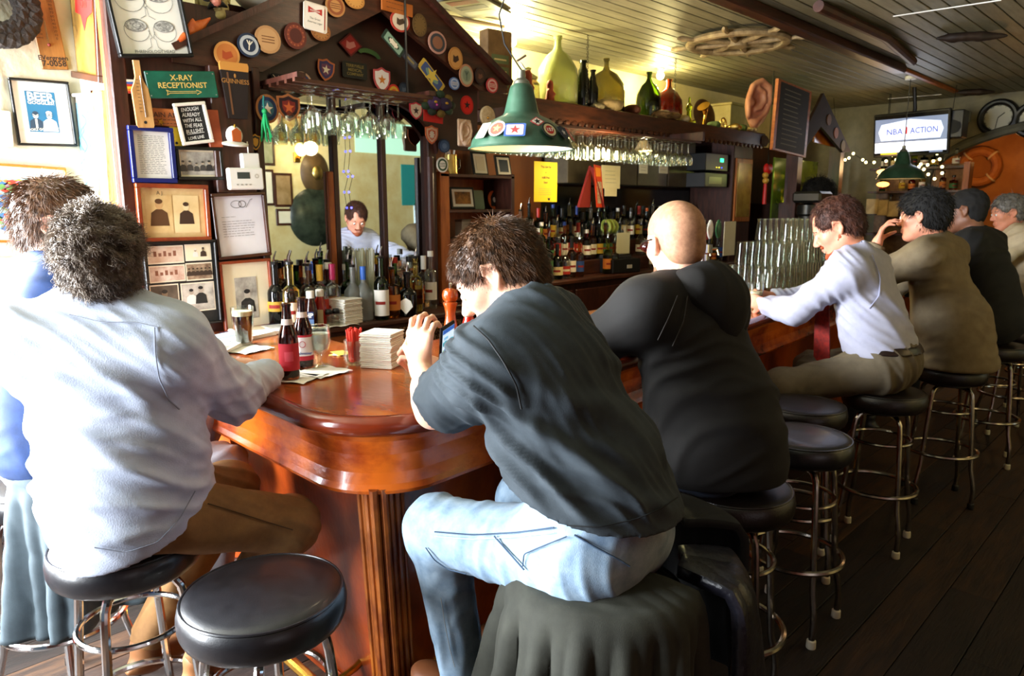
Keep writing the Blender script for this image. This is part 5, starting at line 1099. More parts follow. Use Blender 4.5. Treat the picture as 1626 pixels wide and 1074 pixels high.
patch('small pink and red coaster at the right foot of the gable', CO, 781, 136, 9, 12, 'round', 'b83a3a', 'd8a8a0', 'b83a3a', motif='lines')
patch('small blue round badge under the right board', 'badge', 721, 133, 8, 10, 'round', '4c68a0', 'a0b0d0', '5c78b0', motif='lines')
patch('slanted black-and-green patch with white emblem near the peak', PA, 624, 69, 18, 9, 'rect', '1c3024', '7c9c88', '24382c', rot=-38, motif='cross')
patch('small dark silver-winged patch on the right board edge', PA, 651, 96, 13, 6, 'rect', '2c2c34', '4c4c54', None, rot=-35, motif='lines', c4='c8b048')
patch('slanted yellow-bordered blue patch on the right board edge', PA, 685, 121, 22, 10, 'rect', 'b89a3c', '3c4c7c', '6c8c7c', rot=-42, motif='star', c4='c8b048')
patch('red diamond patch with a white flame inside the gable', PA, 556, 71, 18, 19, 'diamond', '5c1410', '8c1c18', None, pl='I', motif='blob', c4='b8746c')
patch('dark green curved script patch inside the gable', PA, 586, 90, 18, 12, 'arc', '3c5c2c', pl='I', rot=-8)
patch('purple and orange fire-department shield inside the gable', PA, 517, 111, 13, 18, 'shield', 'b8683c', '3c3464', '6c3c5c', pl='I', rot=-8, motif='star')
patch('dark lettered patch with three faded lines inside the gable', PA, 563, 112, 19, 13, 'rect', '1c1c14', None, None, pl='I', txt=(('TERRYVILLE', .5, .5), ('MEDICAL', .5, 0), ('COMPANY', .5, -.5)), c4='7c6c34')
patch('black square patch with a white X and three letters', PA, 445, 132, 14, 14, 'rect', '0e0e10', None, None, pl='I', txt=(('W', .5, .6), ('T   O', .55, 0)))
q = onp('I', 445, 132, .006); t = wall_thing('crossed_strips', 'white crossed lines of the black X patch', PA, 'I', q, 0, 'coasters and patches on the gable'); p = MB(); kk = (onp('I', 455, 132)-onp('I', 445, 132)).length/10
for s in (-1, 1): p.line([(-11*kk, -11*kk*s), (11*kk, 11*kk*s)], .0035, .0005*s+.001, flat('d8d8d0'))
p.build('strips', t, smooth=False)
patch('round white patch with a red and blue wheel on the arch', PA, 479, 132, 16, 18, 'round', 'c8a890', '2c3c74', 'c83c2c', pl='I', motif='cross')
patch('white pointed shield with a sun emblem at the arch top right', PA, 606, 127, 13, 20, 'shield', 'b84c4c', 'e4dcd8', None, pl='I', motif='star', c4='c87828')
patch('small yellow and red figure-eight badge on the arch', PA, 625, 151, 10, 17, 'round', 'b82c20', 'c8a030', 'b85c20', pl='I', motif='star')
patch('dark blue oval patch beside the yellow badge', PA, 641, 142, 8, 11, 'round', '1c2434', '2c3848', None, pl='I', motif='blob', c4='4c5868')
patch('blue and orange octagonal patch behind the green tassel', PA, 424, 173, 18, 23, 'round', 'a86c3c', '1c3054', '3c6c7c', pl='G', motif='star')
patch('dark red shield patch with an orange emblem beside the tassel', PA, 458, 171, 18, 22, 'shield', 'b8703c', '2c1414', '7c2418', pl='G', motif='star', c4='c8602c')
patch('pink-rimmed white shield on the right side of the arch', PA, 660, 176, 10, 14, 'shield', 'c83848', 'dcc8b4', None, pl='I', motif='star', c4='3c2c2c')
patch('orange-centred shield lowest on the right side of the arch', PA, 685, 214, 10, 15, 'shield', 'c8683c', 'dcb494', 'c8582c', pl='I', motif='cross')
patch('dark blue flower badge on the post above the tankard', 'badge', 705, 232, 9, 11, 'round', '1c2c44', '3c5474', None, pl='I', motif='cross', c4='5c7494')
patch('white round badge with green lettering on the post', 'badge', 702, 262, 9, 12, 'round', 'd8d4c8', '24442c', 'd8d4c8', pl='I', motif='lines', c4='24442c')
patch('gold triangular badge with black emblem left of the tassel', 'badge', 405, 226, 8, 13, 'shield', 'b8862c', '1c1c1c', 'b8862c', pl='G')
# tassel
q = onp('G', 420, 175, .02); t = thing('green_tassel', 'bright green tassel hanging in front of the blue patch', 'tassel', q)
MB().tube([(0, 0, .06), (-.004, 0, .03), (0, 0, 0)], .004, flat('1c6c64'), 6).ball((0, 0, -.005), .013, flat('128c4c')).build('cord', t)
p = MB(); [p.tube([(.004*math.cos(i), .004*math.sin(i), -.015), (.014*math.cos(i), .014*math.sin(i), -.06), (.019*math.cos(i*1.1), .019*math.sin(i), -.125+.01*math.sin(i*3))], .0035, flat('14a05c'), 5) for i in range(16)]; p.build('fringe', t)
# carnival mask, red star disc, ear casts
q = onp('G', 695, 165, .02); t = wall_thing('carnival_mask', 'dark purple and gold carnival mask with feathers on the gable', 'mask', 'G', q)
p = MB(); p.ball((-.03, .0, .01), (.05, .035, .02), flat('3a2454'), 16); p.ball((.04, 0, .01), (.05, .035, .02), flat('26183c'), 16); [p.ball((.09*math.cos(i*.7), .05*math.sin(i*.7), .005), (.03, .022, .012), flat(('15261c', '5c4a18', '1c3424')[i % 3]), 10) for i in range(9)]
p.build('mask', t); p = MB(); [p.ball((s, .004, .028), (.012, .007, .004), flat('b8902c'), 10) for s in (-.035, .04)]; p.ball((-.03, -.01, .03), .006, flat('c84ca0'), 8); p.build('gold_eyes', t)
signboard('red_cloth', 'red cloth square hanging below the carnival mask', 'cloth', 'G', (672, 170), (703, 176), (672, 192), flat('a81810'), lambda p, a, b, z: None, .01, .004)
patch('red round badge with a black star right of the mask', 'badge', 741, 167, 10, 15, 'round', 'b0140e', 'c81c14', None, motif='star', c4='1c0c0c')
EARM = mat('ear_plaster', 'b89478', 'cbb096', rough=.5, scale=10)
def ear_cast(label, c, s, m, rotz=0, slab=False, mirror=1, tilt=0):
    t = thing('ear_cast' if slab else 'giant_ear', label, 'ear model', c, (0, tilt, rotz))
    S = s; pr = [E((0, 0, .0), (.30*S, .07*S, .48*S), None, .05), E((.03*S*mirror, -.07*S, .02*S), (.20*S, .06*S, .34*S), None, .04*S, 's')]
    pts = [(-.20, -.28), (-.26, 0), (-.20, .30), (0, .43), (.20, .34), (.26, .08), (.20, -.15), (.06, -.30), (-.02, -.42)]
    for a, b_ in zip(pts, pts[1:]): pr.append(C((a[0]*S*mirror, -.04*S, a[1]*S), (b_[0]*S*mirror, -.04*S, b_[1]*S), .055*S, .055*S, .02*S))
    ins = [(-.05, .28), (.10, .22), (.14, .05), (.05, -.10), (-.05, -.14)]
    for a, b_ in zip(ins, ins[1:]): pr.append(C((a[0]*S*mirror, -.04*S, a[1]*S), (b_[0]*S*mirror, -.04*S, b_[1]*S), .04*S, .04*S, .03*S))
    pr.append(E((-.02*S*mirror, -.02*S, -.38*S), (.11*S, .06*S, .12*S), None, .05*S)); pr.append(E((-.16*S*mirror, -.05*S, -.02*S), (.05*S, .05*S, .08*S), None, .04*S))
    P, Q = grow(pr, .03*S); npmesh('ear', [(P, Q)], m, t, world=False)
    if slab: MB().box(-.34*S, .34*S, .02*S, .12*S, -.5*S, .5*S, m, c=.02).build('slab', t)
    return t
ear_cast('cream plaster ear cast hanging beside the lamp shade', onp('G', 739, 211, .03), .145, EARM, slab=True)
ear_cast('giant flesh-coloured model ear at the far end of the overhead shelf', on_y(1203, 164, 3.45), .49, mat('ear_flesh', 'b87c60', 'cf9678', rough=.4, scale=8), rotz=R(-25), tilt=R(6))
q = onp('G', 773, 185, .02); t = wall_thing('plaster_disc', 'speckled round plaster disc beside the ear cast', 'disc', 'G', q)
MB().lathe([(0, 0), (.055, 0), (.057, .006), (.052, .014), (.02, .017), (0, .018)], mat('speckled', 'b8a078', 'd0bc98', rough=.5, scale=60), 28).build('disc', t); MB().ball((-.008, -.01, .016), .008, BRASS).ball((.03, -.02, .014), .005, BRASS).build('studs', t)
# ------------------------------------------------------------ bottles, glasses
G = {'clear': thin_glass('glass_clear', 'f8fbf7', .36), 'green': glass('glass_green', '2c5c20'), 'dkgreen': glass('glass_dark_green', '123010'), 'brown': glass('glass_brown', '6a2c08'), 'amber': glass('glass_amber', 'c06a18'),
     'black': mat('glass_black', '080808', rough=.06), 'yellow': glass('glass_yellow', 'e8d468'), 'frost': mat('glass_frost', 'dfe6e4', rough=.35, trans=.85), 'blue': glass('glass_blue', '3a6ac0'), 'red': glass('glass_red', 'a81810'), 'lime': glass('glass_lime', 'b8d840')}
_PB = {}
BOT = {'spirit': (.038, .17, .20, .014, .29), 'wine': (.037, .18, .22, .0145, .31), 'square': (.042, .16, .175, .015, .25), 'tall': (.034, .20, .225, .013, .32), 'squat': (.05, .11, .15, .016, .22), 'beer': (.030, .115, .165, .0125, .225), 'flask': (.046, .13, .19, .013, .27)}
def bottle_parts(t, shp, g, lab, cap, top, lf=(.25, .75), seg=16, diamond=False):
    r, hb, hs, rn, H_ = BOT[shp]
    MB().lathe([(0, 0), (r*.9, 0), (r, .006), (r, hb), (r*.93, hb+(hs-hb)*.35), (rn*1.5, hs-(hs-hb)*.15), (rn, hs), (rn, H_-.012), (rn*1.15, H_-.011), (rn*1.15, H_), (0, H_)], G[g], seg).build('glass', t)
    if lab:
        l = MB(); R_ = r+.0008; z0, z1 = hb*lf[0], hb*lf[1]; n = 12; vs = []
        for z in (z0, z1): vs += [(R_*math.cos(R(225+100*(i/n-.5)*2)), R_*math.sin(R(225+100*(i/n-.5)*2)), z) for i in range(n+1)]
        l.add(vs, [(i, i+1, n+2+i, n+1+i) for i in range(n)], flat(lab))
        zc = (z0+z1)/2
        vs = []
        for z in (zc-.008, zc+.008): vs += [((R_+.0005)*math.cos(R(225+40*(i/6-.5)*2)), (R_+.0005)*math.sin(R(225+40*(i/6-.5)*2)), z) for i in range(7)]
        l.add(vs, [(i, i+1, 8+i, 7+i) for i in range(6)], flat('8a2018' if lab != 'b03020' else 'e8dcc0')); l.build('label', t)
    if top == 'cap': MB().lathe([(rn*1.3, H_-.028), (rn*1.3, H_+.003), (0, H_+.003)], flat(cap, .4), 12).build('cap', t)
    elif top == 'pour':
        p = MB().lathe([(rn*1.1, H_), (rn*1.2, H_+.012), (.006, H_+.014), (0, H_+.014)], BLACK, 10); p.tube([(0, 0, H_+.01), (0, 0, H_+.03), (.012, .0, H_+.06)], [.005, .004, .003], CHROME, 6); p.build('pourer', t)
    elif top == 'foil': MB().lathe([(rn*1.12, hs+.015), (rn*1.2, H_+.002), (0, H_+.003)], flat(cap, .35), 12).build('cap', t)
GN = {'clear': 'clear glass', 'green': 'green glass', 'dkgreen': 'dark green glass', 'brown': 'brown glass', 'amber': 'amber', 'black': 'black glass', 'yellow': 'pale yellow', 'frost': 'frosted', 'blue': 'blue glass', 'red': 'red', 'lime': 'lime'}
def colname(h): 
    r_, g_, b_ = [int(h[i:i+2], 16) for i in (0, 2, 4)]
    if max(r_, g_, b_) < 60: return 'black'
    if min(r_, g_, b_) > 185: return 'white'
    if r_ > 170 and g_ > 130 and b_ < 120: return 'yellow'
    if r_ > 160 and 80 < g_ <= 130: return 'orange'
    if r_ > g_*1.5 and r_ > b_*1.3: return 'red'
    if b_ > r_*1.2: return 'blue'
    if g_ > r_*1.1: return 'green'
    return 'tan'
def bottle(loc, shp, g, lab=None, cap='111111', top='cap', label='', group=None, rot=0, lf=(.25, .75)):
    key = (shp, g, lab, cap, top, lf)
    if key in _PB: t = copy_tree(_PB[key]); t.location = loc
    else: t = thing('bottle', '', 'bottle', loc); bottle_parts(t, shp, g, lab, cap, top, lf); _PB[key] = t
    t.rotation_euler.z = rot; t['label'] = label
    if group: t['group'] = group
    elif 'group' in t: del t['group']
    return t
ORD = ['first', 'second', 'third', 'fourth', 'fifth', 'sixth', 'seventh', 'eighth', 'ninth', 'tenth', '11th', '12th', '13th', '14th', '15th', '16th', '17th', '18th', '19th', '20th'] + ['%dth' % i if i % 10 not in (1, 2, 3) else '%d%s' % (i, ('st', 'nd', 'rd')[i % 10-1]) for i in range(21, 60)]
rb_ = random.Random(11)
LABS = ['e8e0cc', 'c8a838', 'b03020', 'e8e0cc', 'c87830', '2c4c8c', 'e8e4dc', '1c1c1c', '3c6c3c', 'd8c890']; CAPS = ['111111', 'b8902c', 'a02018', 'd8d4c8', '1c3c8c', '111111', 'c86020']
def row(n, x0, x1, Y, z, where, group, pool, skip=()):
    for i in range(n):
        if i in skip: continue
        shp = rb_.choice(('spirit', 'spirit', 'wine', 'square', 'tall', 'flask')); g = rb_.choice(pool); lab = rb_.choice(LABS) if rb_.random() < .8 else None
        cap = rb_.choice(CAPS); top = rb_.choice(('cap', 'pour', 'pour', 'foil')) if shp != 'wine' else 'foil'
        if g == 'black': lab = lab or 'e8e0cc'
        lb = f"{GN[g]} bottle" + (f", {colname(lab)} label" if lab else "") + f", {ORD[i]} from left, {where}"
        bottle((x0+(x1-x0)*i/(n-1)+rb_.uniform(-.006, .006), Y+rb_.uniform(-.008, .008), z), shp, g, lab, cap, top, lb, group, rb_.uniform(-.4, .4))
P1 = ['clear', 'clear', 'clear', 'amber', 'green', 'yellow', 'brown']; P2 = ['amber', 'green', 'brown', 'clear', 'yellow', 'green', 'amber', 'dkgreen', 'red', 'clear', 'clear', 'lime']
gl = 'spirit bottles on the counter under the gable'
row(10, 1.60, 2.54, 3.255, 1.036, 'back row before mirror', gl, P1); row(9, 1.66, 2.52, 3.175, 1.036, 'second row before mirror', gl, P1, skip=(4, 5, 6))
def bat(px, Y, *a, **k): q = on_y(px, 450, Y); return bottle((q.x, Y, 1.036), *a, **k)
bat(437, 3.04, 'wine', 'black', 'b8902c', '111111', 'pour', 'dark bottle with narrow gold band, leftmost at the front of the gable counter', gl, lf=(.55, .8)); bat(459, 3.06, 'wine', 'black', '20243c', '111111', 'pour', 'dark bottle with dark blue label beside the leftmost one', gl, lf=(.55, .85))
bat(487, 3.09, 'spirit', 'clear', 'c87830', 'c84c20', 'pour', 'clear vodka bottle with orange fruit label', gl); bat(508, 3.09, 'spirit', 'clear', 'b03020', 'b8902c', 'foil', 'clear vodka bottle with red label and gold foil neck', gl); bat(528, 3.09, 'spirit', 'clear', 'd8b8b0', 'a02050', 'foil', 'clear vodka bottle with pink cherry label', gl)
bat(560, 3.09, 'flask', 'frost', None, 'c8c8c8', 'pour', 'frosted cut-glass vodka bottle beside the blue-capped one', gl); bat(577, 3.07, 'flask', 'frost', None, '2c5cb0', 'foil', 'frosted vodka bottle with bright blue cap', gl)
bat(605, 3.02, 'wine', 'green', 'e8e4dc', '5c1c14', 'pour', 'green whiskey bottle with tall white label at the counter front', gl, lf=(.12, .85)); bat(622, 3.04, 'square', 'amber', 'c87830', '5c1c14', 'pour', 'amber square bottle with orange label, right of the green one', gl)
b_ = bat(646, 3.03, 'squat', 'black', None, '111111', 'pour', 'squat black gin bottle with a white diamond label', gl)
MB().poly([(0, -.048), (.036, -.008), (.026, .022), (0, .038), (-.026, .022), (-.036, -.008)], 0, .002, PAPER, Matrix.Rotation(R(-45), 4, 'Z') @ Matrix.Translation((0, -.052, .062)) @ Matrix.Rotation(R(90), 4, 'X')).build('diamond_label', b_)
bat(660, 3.13, 'spirit', 'yellow', None, '111111', 'pour', 'clear bottle of pale gold liquor behind the black gin bottle', gl)
gr = 'spirit bottles on the stepped back bar'
row(20, 3.18, 4.95, 3.71, 1.046, 'back bar front row', gr, P2, skip=(15, 16, 17)); row(24, 3.20, 5.35, 3.90, 1.161, 'back bar middle step', gr, P2); row(26, 3.20, 5.7, 4.10, 1.301, 'back bar top step', gr, P2)
row(10, 5.55, 6.75, 3.72, 1.046, 'far front row', gr, P2); row(9, 5.6, 6.75, 3.9, 1.161, 'far middle step', gr, P2); row(9, 5.85, 6.8, 4.1, 1.301, 'far top step', gr, P2)
# crates of straws in front of the mirror
for (px, c, lb) in ((572, 'c8ccb0', 'bundle of pale green straws standing before the mirror'), (588, 'd8dccc', 'bundle of white straws standing before the mirror, beside the green ones')):
    q = on_y(px, 400, 3.19); t = thing('straw_bundle', lb, 'straws', (q.x, 3.20, 1.18)); MB().open_lathe([(.028, -.14), (.032, 0), (.034, .06)], G['clear'], 16).build('holder', t)
    s_ = MB(); [s_.tube([(.02*math.cos(i*2.4)*(i % 5)/5, .02*math.sin(i*2.4)*(i % 5)/5, -.13), (.035*math.cos(i*2.4)*(i % 5)/4, .03*math.sin(i*2.4)*(i % 5)/4, .19+.01*(i % 3))], .0032, flat(c), 5) for i in range(26)]; s_.build('straws', t, kind='stuff')
# ---- things on the bar top
BT = 1.067
def napkin(px, py, s, rot, lb, z=BT, n=1, grp=None):
    q = on_z(px, py, z); t = thing('paper_napkin', lb, 'napkin', (q.x, q.y, z), rot, grp)
    p = MB(); k = 7; vs = [((i/k-.5)*s, (j/k-.5)*s, .002+.004*abs(math.sin(i*1.3+j*.9))*((i in (0, k)) or (j in (0, k)))) for j in range(k+1) for i in range(k+1)]
    p.add(vs, [(j*(k+1)+i, j*(k+1)+i+1, (j+1)*(k+1)+i+1, (j+1)*(k+1)+i) for j in range(k) for i in range(k)], PAPER); p.build('napkin', t); return t
napkin(392, 556, .145, .3, 'white napkin under the pint of stout'); napkin(470, 600, .15, .5, 'white napkin under the two brown beer bottles'); napkin(512, 592, .14, .2, 'white napkin under the water goblet'); napkin(408, 592, .12, .9, 'white napkin beside the pale sleeve')
def pint(loc, lb, liquid, foam=None, fill=.115, h_=.15, name='pint_glass'):
    t = thing(name, lb, 'glass', loc); r0, r1 = .030, .043
    MB().lathe([(0, 0), (r0, 0), (r0+.002, .004), (r1-.001, h_*.75), (r1, h_), (r1-.003, h_), (r1-.004, h_*.75), (r0-.002, .010), (0, .010)], G['clear'], 28).build('glass', t)
    rr = lambda z: r0+(r1-r0)*z/h_-.0035
    MB().lathe([(0, .011), (rr(.011), .011), (rr(fill), fill), (0, fill)], liquid, 28).build('drink', t)
    if foam: MB().lathe([(0, fill+.0005), (rr(fill), fill+.0005), (rr(fill+.018), fill+.018), (0, fill+.019)], foam, 28).build('foam', t)
    return t
STOUT = mat('stout', '0c0503', rough=.1); FOAM = mat('beer_foam', 'e8d8b8', rough=.8); LAGER = mat('lager', 'd88a18', rough=.05, trans=.8)
q = on_z(388, 549, BT); pint((q.x, q.y, BT+.004), 'pint of dark stout with a cream head on a napkin', STOUT, FOAM)
q = on_z(1197, 496, BT); pint((q.x, q.y, BT), 'pint of golden lager beside the white-shirted man\'s hand', LAGER, FOAM, .09); q = on_z(1214, 478, BT); pint((q.x+.05, q.y+.03, BT), 'half-drunk pint of dark stout behind the lager', STOUT, None, .07)
for (px, py, lb, lc, rot) in ((461, 603, 'brown beer bottle with a red label, nearest the bar edge', 'b02030', .3), (484, 586, 'brown beer bottle with a white and red label, just behind the red one', 'e8e0e0', 0)):
    q = on_z(px, py, BT); t = thing('beer_bottle', lb, 'bottle', (q.x, q.y, BT+.004), rot)
    MB().lathe([(0, 0), (.027, 0), (.030, .005), (.0305, .125), (.027, .145), (.0165, .175), (.0135, .215), (.013, .228), (.015, .229), (.015, .236), (.0135, .238), (.011, .238), (.011, .20), (.013, .17), (.024, .142), (.027, .12), (.027, .008), (0, .008)], G['brown'], 28).build('glass', t)
    if lc == 'b02030': MB().lathe([(0, .009), (.0262, .009), (.0262, .03), (0, .03)], mat('beer', '8a4a10', rough=.1, trans=.6), 20).build('beer', t)
    l = MB(); n = 16
    def band_(z0, z1, m, a0=150, a1=330, rr=.0312):
        vs = [];
        for z in (z0, z1): vs += [(rr*math.cos(R(a0+(a1-a0)*i/n)), rr*math.sin(R(a0+(a1-a0)*i/n)), z) for i in range(n+1)]
        l.add(vs, [(i, i+1, n+2+i, n+1+i) for i in range(n)], m)
    band_(.03, .115, flat(lc)); 
    if lc != 'b02030':
        band_(.03, .045, flat('b02030'), rr=.0315); band_(.108, .115, flat('b02030'), rr=.0315)
        for k, s_ in enumerate(('Budweiser',)):
            a = R(238); l.text(s_, .013, 0, .055, .0322, flat('20408a'), bold=.02, M=Matrix.Rotation(a+R(90), 4, 'Z') @ Matrix.Rotation(R(90), 4, 'X'))
        l.ring((.0318*math.cos(R(235)), .0318*math.sin(R(235)), .085), .010, .001, flat('b02030'), 16, 4, ax=(math.cos(R(235)), math.sin(R(235)), 0))
    else:
        band_(.06, .09, flat('c84858'), 200, 250, .0314)
    l.build('label', t); l = MB(); vs = []
    for (z, r_) in ((.172, .0185), (.190, .0158)): vs += [(r_*math.cos(6.283*i/n), r_*math.sin(6.283*i/n), z) for i in range(n)]
    l.add(vs, [(i, (i+1) % n, n+(i+1) % n, n+i) for i in range(n)], flat('c8b8b0')); l.build('neck_label', t)
WG = [(0, 0), (.034, 0), (.034, .003), (.012, .008), (.007, .02), (.007, .032), (.012, .040), (.030, .055), (.040, .085), (.041, .11), (.037, .138), (.035, .138), (.039, .11), (.038, .086), (.028, .058), (.010, .045), (0, .043)]
q = on_z(508, 583, BT); t = thing('water_goblet', 'stemmed goblet of iced water on a napkin', 'glass', (q.x, q.y, BT+.004)); MB().lathe(WG, G['clear'], 28).build('glass', t); MB().lathe([(0, .046), (.010, .048), (.027, .060), (.0365, .086), (.0365, .112), (0, .112)], mat('ice_water', 'e4eaea', rough=.3, trans=.35), 24).build('water', t)
q = on_z(563, 578, BT); t = thing('straw_holder', 'tulip glass packed with red straws', 'straws', (q.x, q.y, BT)); MB().lathe([(0, 0), (.03, 0), (.036, .012), (.037, .03), (.032, .06), (.036, .085), (.034, .085), (.030, .06), (.034, .03), (.033, .014), (0, .006)], G['clear'], 24).build('glass', t)
s_ = MB(); [s_.tube([(.020*math.cos(i*2.4)*math.sqrt((i % 7)/7), .02*math.sin(i*2.4)*math.sqrt((i % 7)/7), .01), (.030*math.cos(i*2.4)*math.sqrt((i % 7)/7), .030*math.sin(i*2.4)*math.sqrt((i % 7)/7), .118+.004*(i % 3))], .0032, flat('c82c18'), 6) for i in range(38)]; s_.build('straws', t, kind='stuff')
def napstack(x, y, z, w_, d_, n, hh, lb, rot, m=PAPER):
    t = thing('napkin_stack', lb, 'napkins', (x, y, z), rot)
    for i in range(n):
        a = rnd.uniform(-.03, .03); M_ = Matrix.Translation((rnd.uniform(-.003, .003), rnd.uniform(-.003, .003), i*hh/n)) @ Matrix.Rotation(a, 4, 'Z')
        MB().box(-w_/2, w_/2, -d_/2, d_/2, .0004, hh/n-.0006, m, M_, c=hh/n*.35).build('napkin', t)
    return t
q = on_z(608, 580, BT); napstack(q.x, q.y, BT, .115, .115, 22, .118, 'tall stack of white napkins on the bar by the man with the phone', .55)
napstack(on_y(552, 480, 3.02).x, 3.045, 1.036, .12, .12, 20, .125, 'stack of white napkins on the counter under the gable', .2)
t = thing('folded_cloth', 'white cloth spread on the edge of the bottle counter', 'cloth', (on_y(528, 505, 3.0).x, 3.03, 1.036)); P_ = MB(); vs = [((i/10-.5)*.26, (j/5-.5)*.12, .004+.004*math.sin(i*1.7+j)) for j in range(6) for i in range(11)]; P_.add(vs, [(j*11+i, j*11+i+1, (j+1)*11+i+1, (j+1)*11+i) for j in range(5) for i in range(10)], PAPER); o = P_.build('cloth', t); o.modifiers.new('s', 'SOLIDIFY').thickness = .003
def sauce(px, lb, body, cap, lab, txt=None, Y=3.03, z=1.036, s=1.):
    q = on_y(px, 480, Y); t = thing('sauce_bottle', lb, 'bottle', (q.x, Y, z), R(-10)); t.scale = (s,)*3
    MB().lathe([(0, 0), (.028, 0), (.030, .01), (.030, .09), (.022, .125), (.016, .145), (.016, .16), (0, .16)], mat('sauce_'+body, body, rough=.15), 20).build('glass', t); MB().lathe([(.019, .148), (.019, .178), (.016, .182), (0, .182)], flat(cap, .4), 16).build('cap', t)
    p = MB(); p.poly([(-.021, -.032), (.021, -.032), (.021, .032), (-.021, .032)], 0, .002, flat(lab), Matrix.Rotation(R(-35), 4, 'Z') @ Matrix.Translation((0, -.0305, .055)) @ Matrix.Rotation(R(90), 4, 'X')); 
    if txt: p.text(txt, .030, 0, .014, .0026, flat('f0f0f0'), bold=.04, M=Matrix.Rotation(R(-35), 4, 'Z') @ Matrix.Translation((0, -.0305, .055)) @ Matrix.Rotation(R(90), 4, 'X')); p.poly([(-.021, -.032), (.021, -.032), (.021, -.004), (-.021, -.004)], .0024, .0024, flat('6a8cc0'), Matrix.Rotation(R(-35), 4, 'Z') @ Matrix.Translation((0, -.0305, .055)) @ Matrix.Rotation(R(90), 4, 'X'))
    p.build('label', t); return t
sauce(493, 'brown sauce bottle with HP label and white cap', '2c0e08', 'e8e4dc', '1c2c5c', 'HP', Y=3.0); sauce(508, 'ketchup bottle with white cap beside the brown sauce', '8c1810', 'e8e4dc', 'c8b890', Y=3.03)
for px, lb in ((521, 'black-capped salt shaker left of its twin'), (533, 'black-capped pepper shaker right of its twin')):
    q = on_y(px, 490, 3.0); t = thing('shaker', lb, 'shaker', (q.x, 3.0, 1.036)); MB().lathe([(0, 0), (.019, 0), (.018, .05), (.016, .065), (0, .065)], G['clear'], 16).build('glass', t); MB().lathe([(.018, .062), (.019, .075), (.012, .085), (0, .087)], BLACK, 16).build('cap', t)
t = bottle((1.50, 2.86, 1.067), 'spirit', 'yellow', 'e8dcc0', 'c87830', 'pour', 'clear pale-gold bottle with a steel pourer behind the beer bottles'); 
q = on_z(716, 541, BT); t = thing('pepper_mill', 'tall turned orange-brown wooden pepper mill', 'pepper mill', (q.x, q.y, BT))
MILL = mat('mill_wood', '8a3410', 'b8521c', rough=.2, scale=5, stretch=(4, 4, .6), coat=.6)
MB().lathe([(0, 0), (.032, 0), (.034, .006), (.033, .03), (.028, .06), (.022, .09), (.020, .11), (.024, .135), (.029, .15), (.029, .156), (.022, .160)], MILL, 28).build('body', t); MB().lathe([(.024, .162), (.031, .172), (.033, .188), (.028, .205), (.016, .213), (0, .214)], MILL, 28).build('head', t); MB().lathe([(.005, .212), (.006, .232), (.003, .236), (0, .236)], CHROME, 10).build('finial', t)
q = on_z(745, 553, BT); t = thing('ketchup_bottle', 'red ketchup bottle with a white cap beside the pepper mill', 'bottle', (q.x, q.y, BT)); MB().lathe([(0, 0), (.028, 0), (.03, .01), (.03, .08), (.02, .115), (.014, .135), (.014, .15), (0, .15)], mat('ketchup', 'a81c10', rough=.15), 20).build('glass', t); MB().lathe([(.018, .135), (.018, .165), (.015, .17), (0, .17)], WHITE, 16).build('cap', t)
# newspapers
for (px, py, rot, lb, c) in ((372, 537, .25, 'folded newspaper with coloured print at the wing end of the bar', 0), (420, 527, -.3, 'second folded newspaper behind the stout', 1), (335, 556, .7, 'crumpled newspaper section beside the pale-shirted shoulder', 2)):
    q = on_z(px, py, BT); t = thing('newspaper', lb, 'newspaper', (q.x, q.y, BT+.002*c), rot); P_ = MB(); w_, d_ = .28, .19
    for k in range(4): P_.box(-w_/2+k*.004, w_/2-k*.003, -d_/2, d_/2-k*.006, k*.0035, k*.0035+.003, PAPER, Matrix.Rotation(.04*k, 4, 'Z'))
    P_.build('pages', t, kind='stuff'); p = MB(); M_ = Matrix.Rotation(.12, 4, 'Z')
    p.box(-.12, .0, -.02, .07, .0146, .0148, flat(('8ca0b8', 'b8a888', '9cb0c0')[c]), M_)
    for i in range(9): p.box(.015, .11, -.08+i*.016, -.076+i*.016, .0146, .0148, INKG, M_); p.box(-.12, -.005, -.085+i*.007, -.083+i*.007, .0146, .0148, INKG, M_)
    p.text('DAILY', .03, .05, .078, .0149, flat('2c3c6c'), bold=.02, M=M_); p.build('print', t, smooth=False)
q = on_z(541, 562, BT); t = thing('note_slips', 'small pile of yellow and white order slips on the bar', 'paper', (q.x, q.y, BT), .4); [MB().box(-.04, .04, -.025, .025, k*.0015, k*.0015+.001, flat(('e0c864', 'e8e4dc', 'd8c050')[k]), Matrix.Rotation(.5*k, 4, 'Z')).build('slip', t) for k in range(3)]
# phone in the man's hand
c0 = on_y(709, 549, 1.53); u_ = Vector((.10, -.16, .95)).normalized(); n_ = Vector((.35, -.88, .30)); n_ = (n_-u_*n_.dot(u_)).normalized(); x_ = u_.cross(n_)
Rm = Matrix((x_, u_, n_)).transposed() @ Matrix.Rotation(R(14), 3, 'Z')
t = thing('phone', 'black smartphone with a blue picture-grid screen in the hand of the man in the tee', 'phone', c0, Rm)
MB().box(-.035, .035, -.068, .068, -.005, .004, BLACK, c=.003).build('body', t)
p = MB(); sc_ = mat('screen_white', 'c8dcE8', rough=.3, emit=.8, ecol='c8e4f4'); bl = mat('screen_blue', '2c5ca8', rough=.3, emit=.7, ecol='2c62b8'); te = mat('screen_teal', '3c98a8', rough=.3, emit=.7, ecol='3ca0b0'); gn = mat('screen_green', '8cb07c', rough=.3, emit=.7, ecol='94b888')
p.box(-.031, .031, -.058, .058, .0042, .0046, sc_); p.box(-.031, .031, .045, .058, .0047, .0049, bl); p.box(-.024, -.002, .026, .034, .0047, .0049, mat('screen_sky', '7cb8e0', emit=.7, ecol='80bce4'))
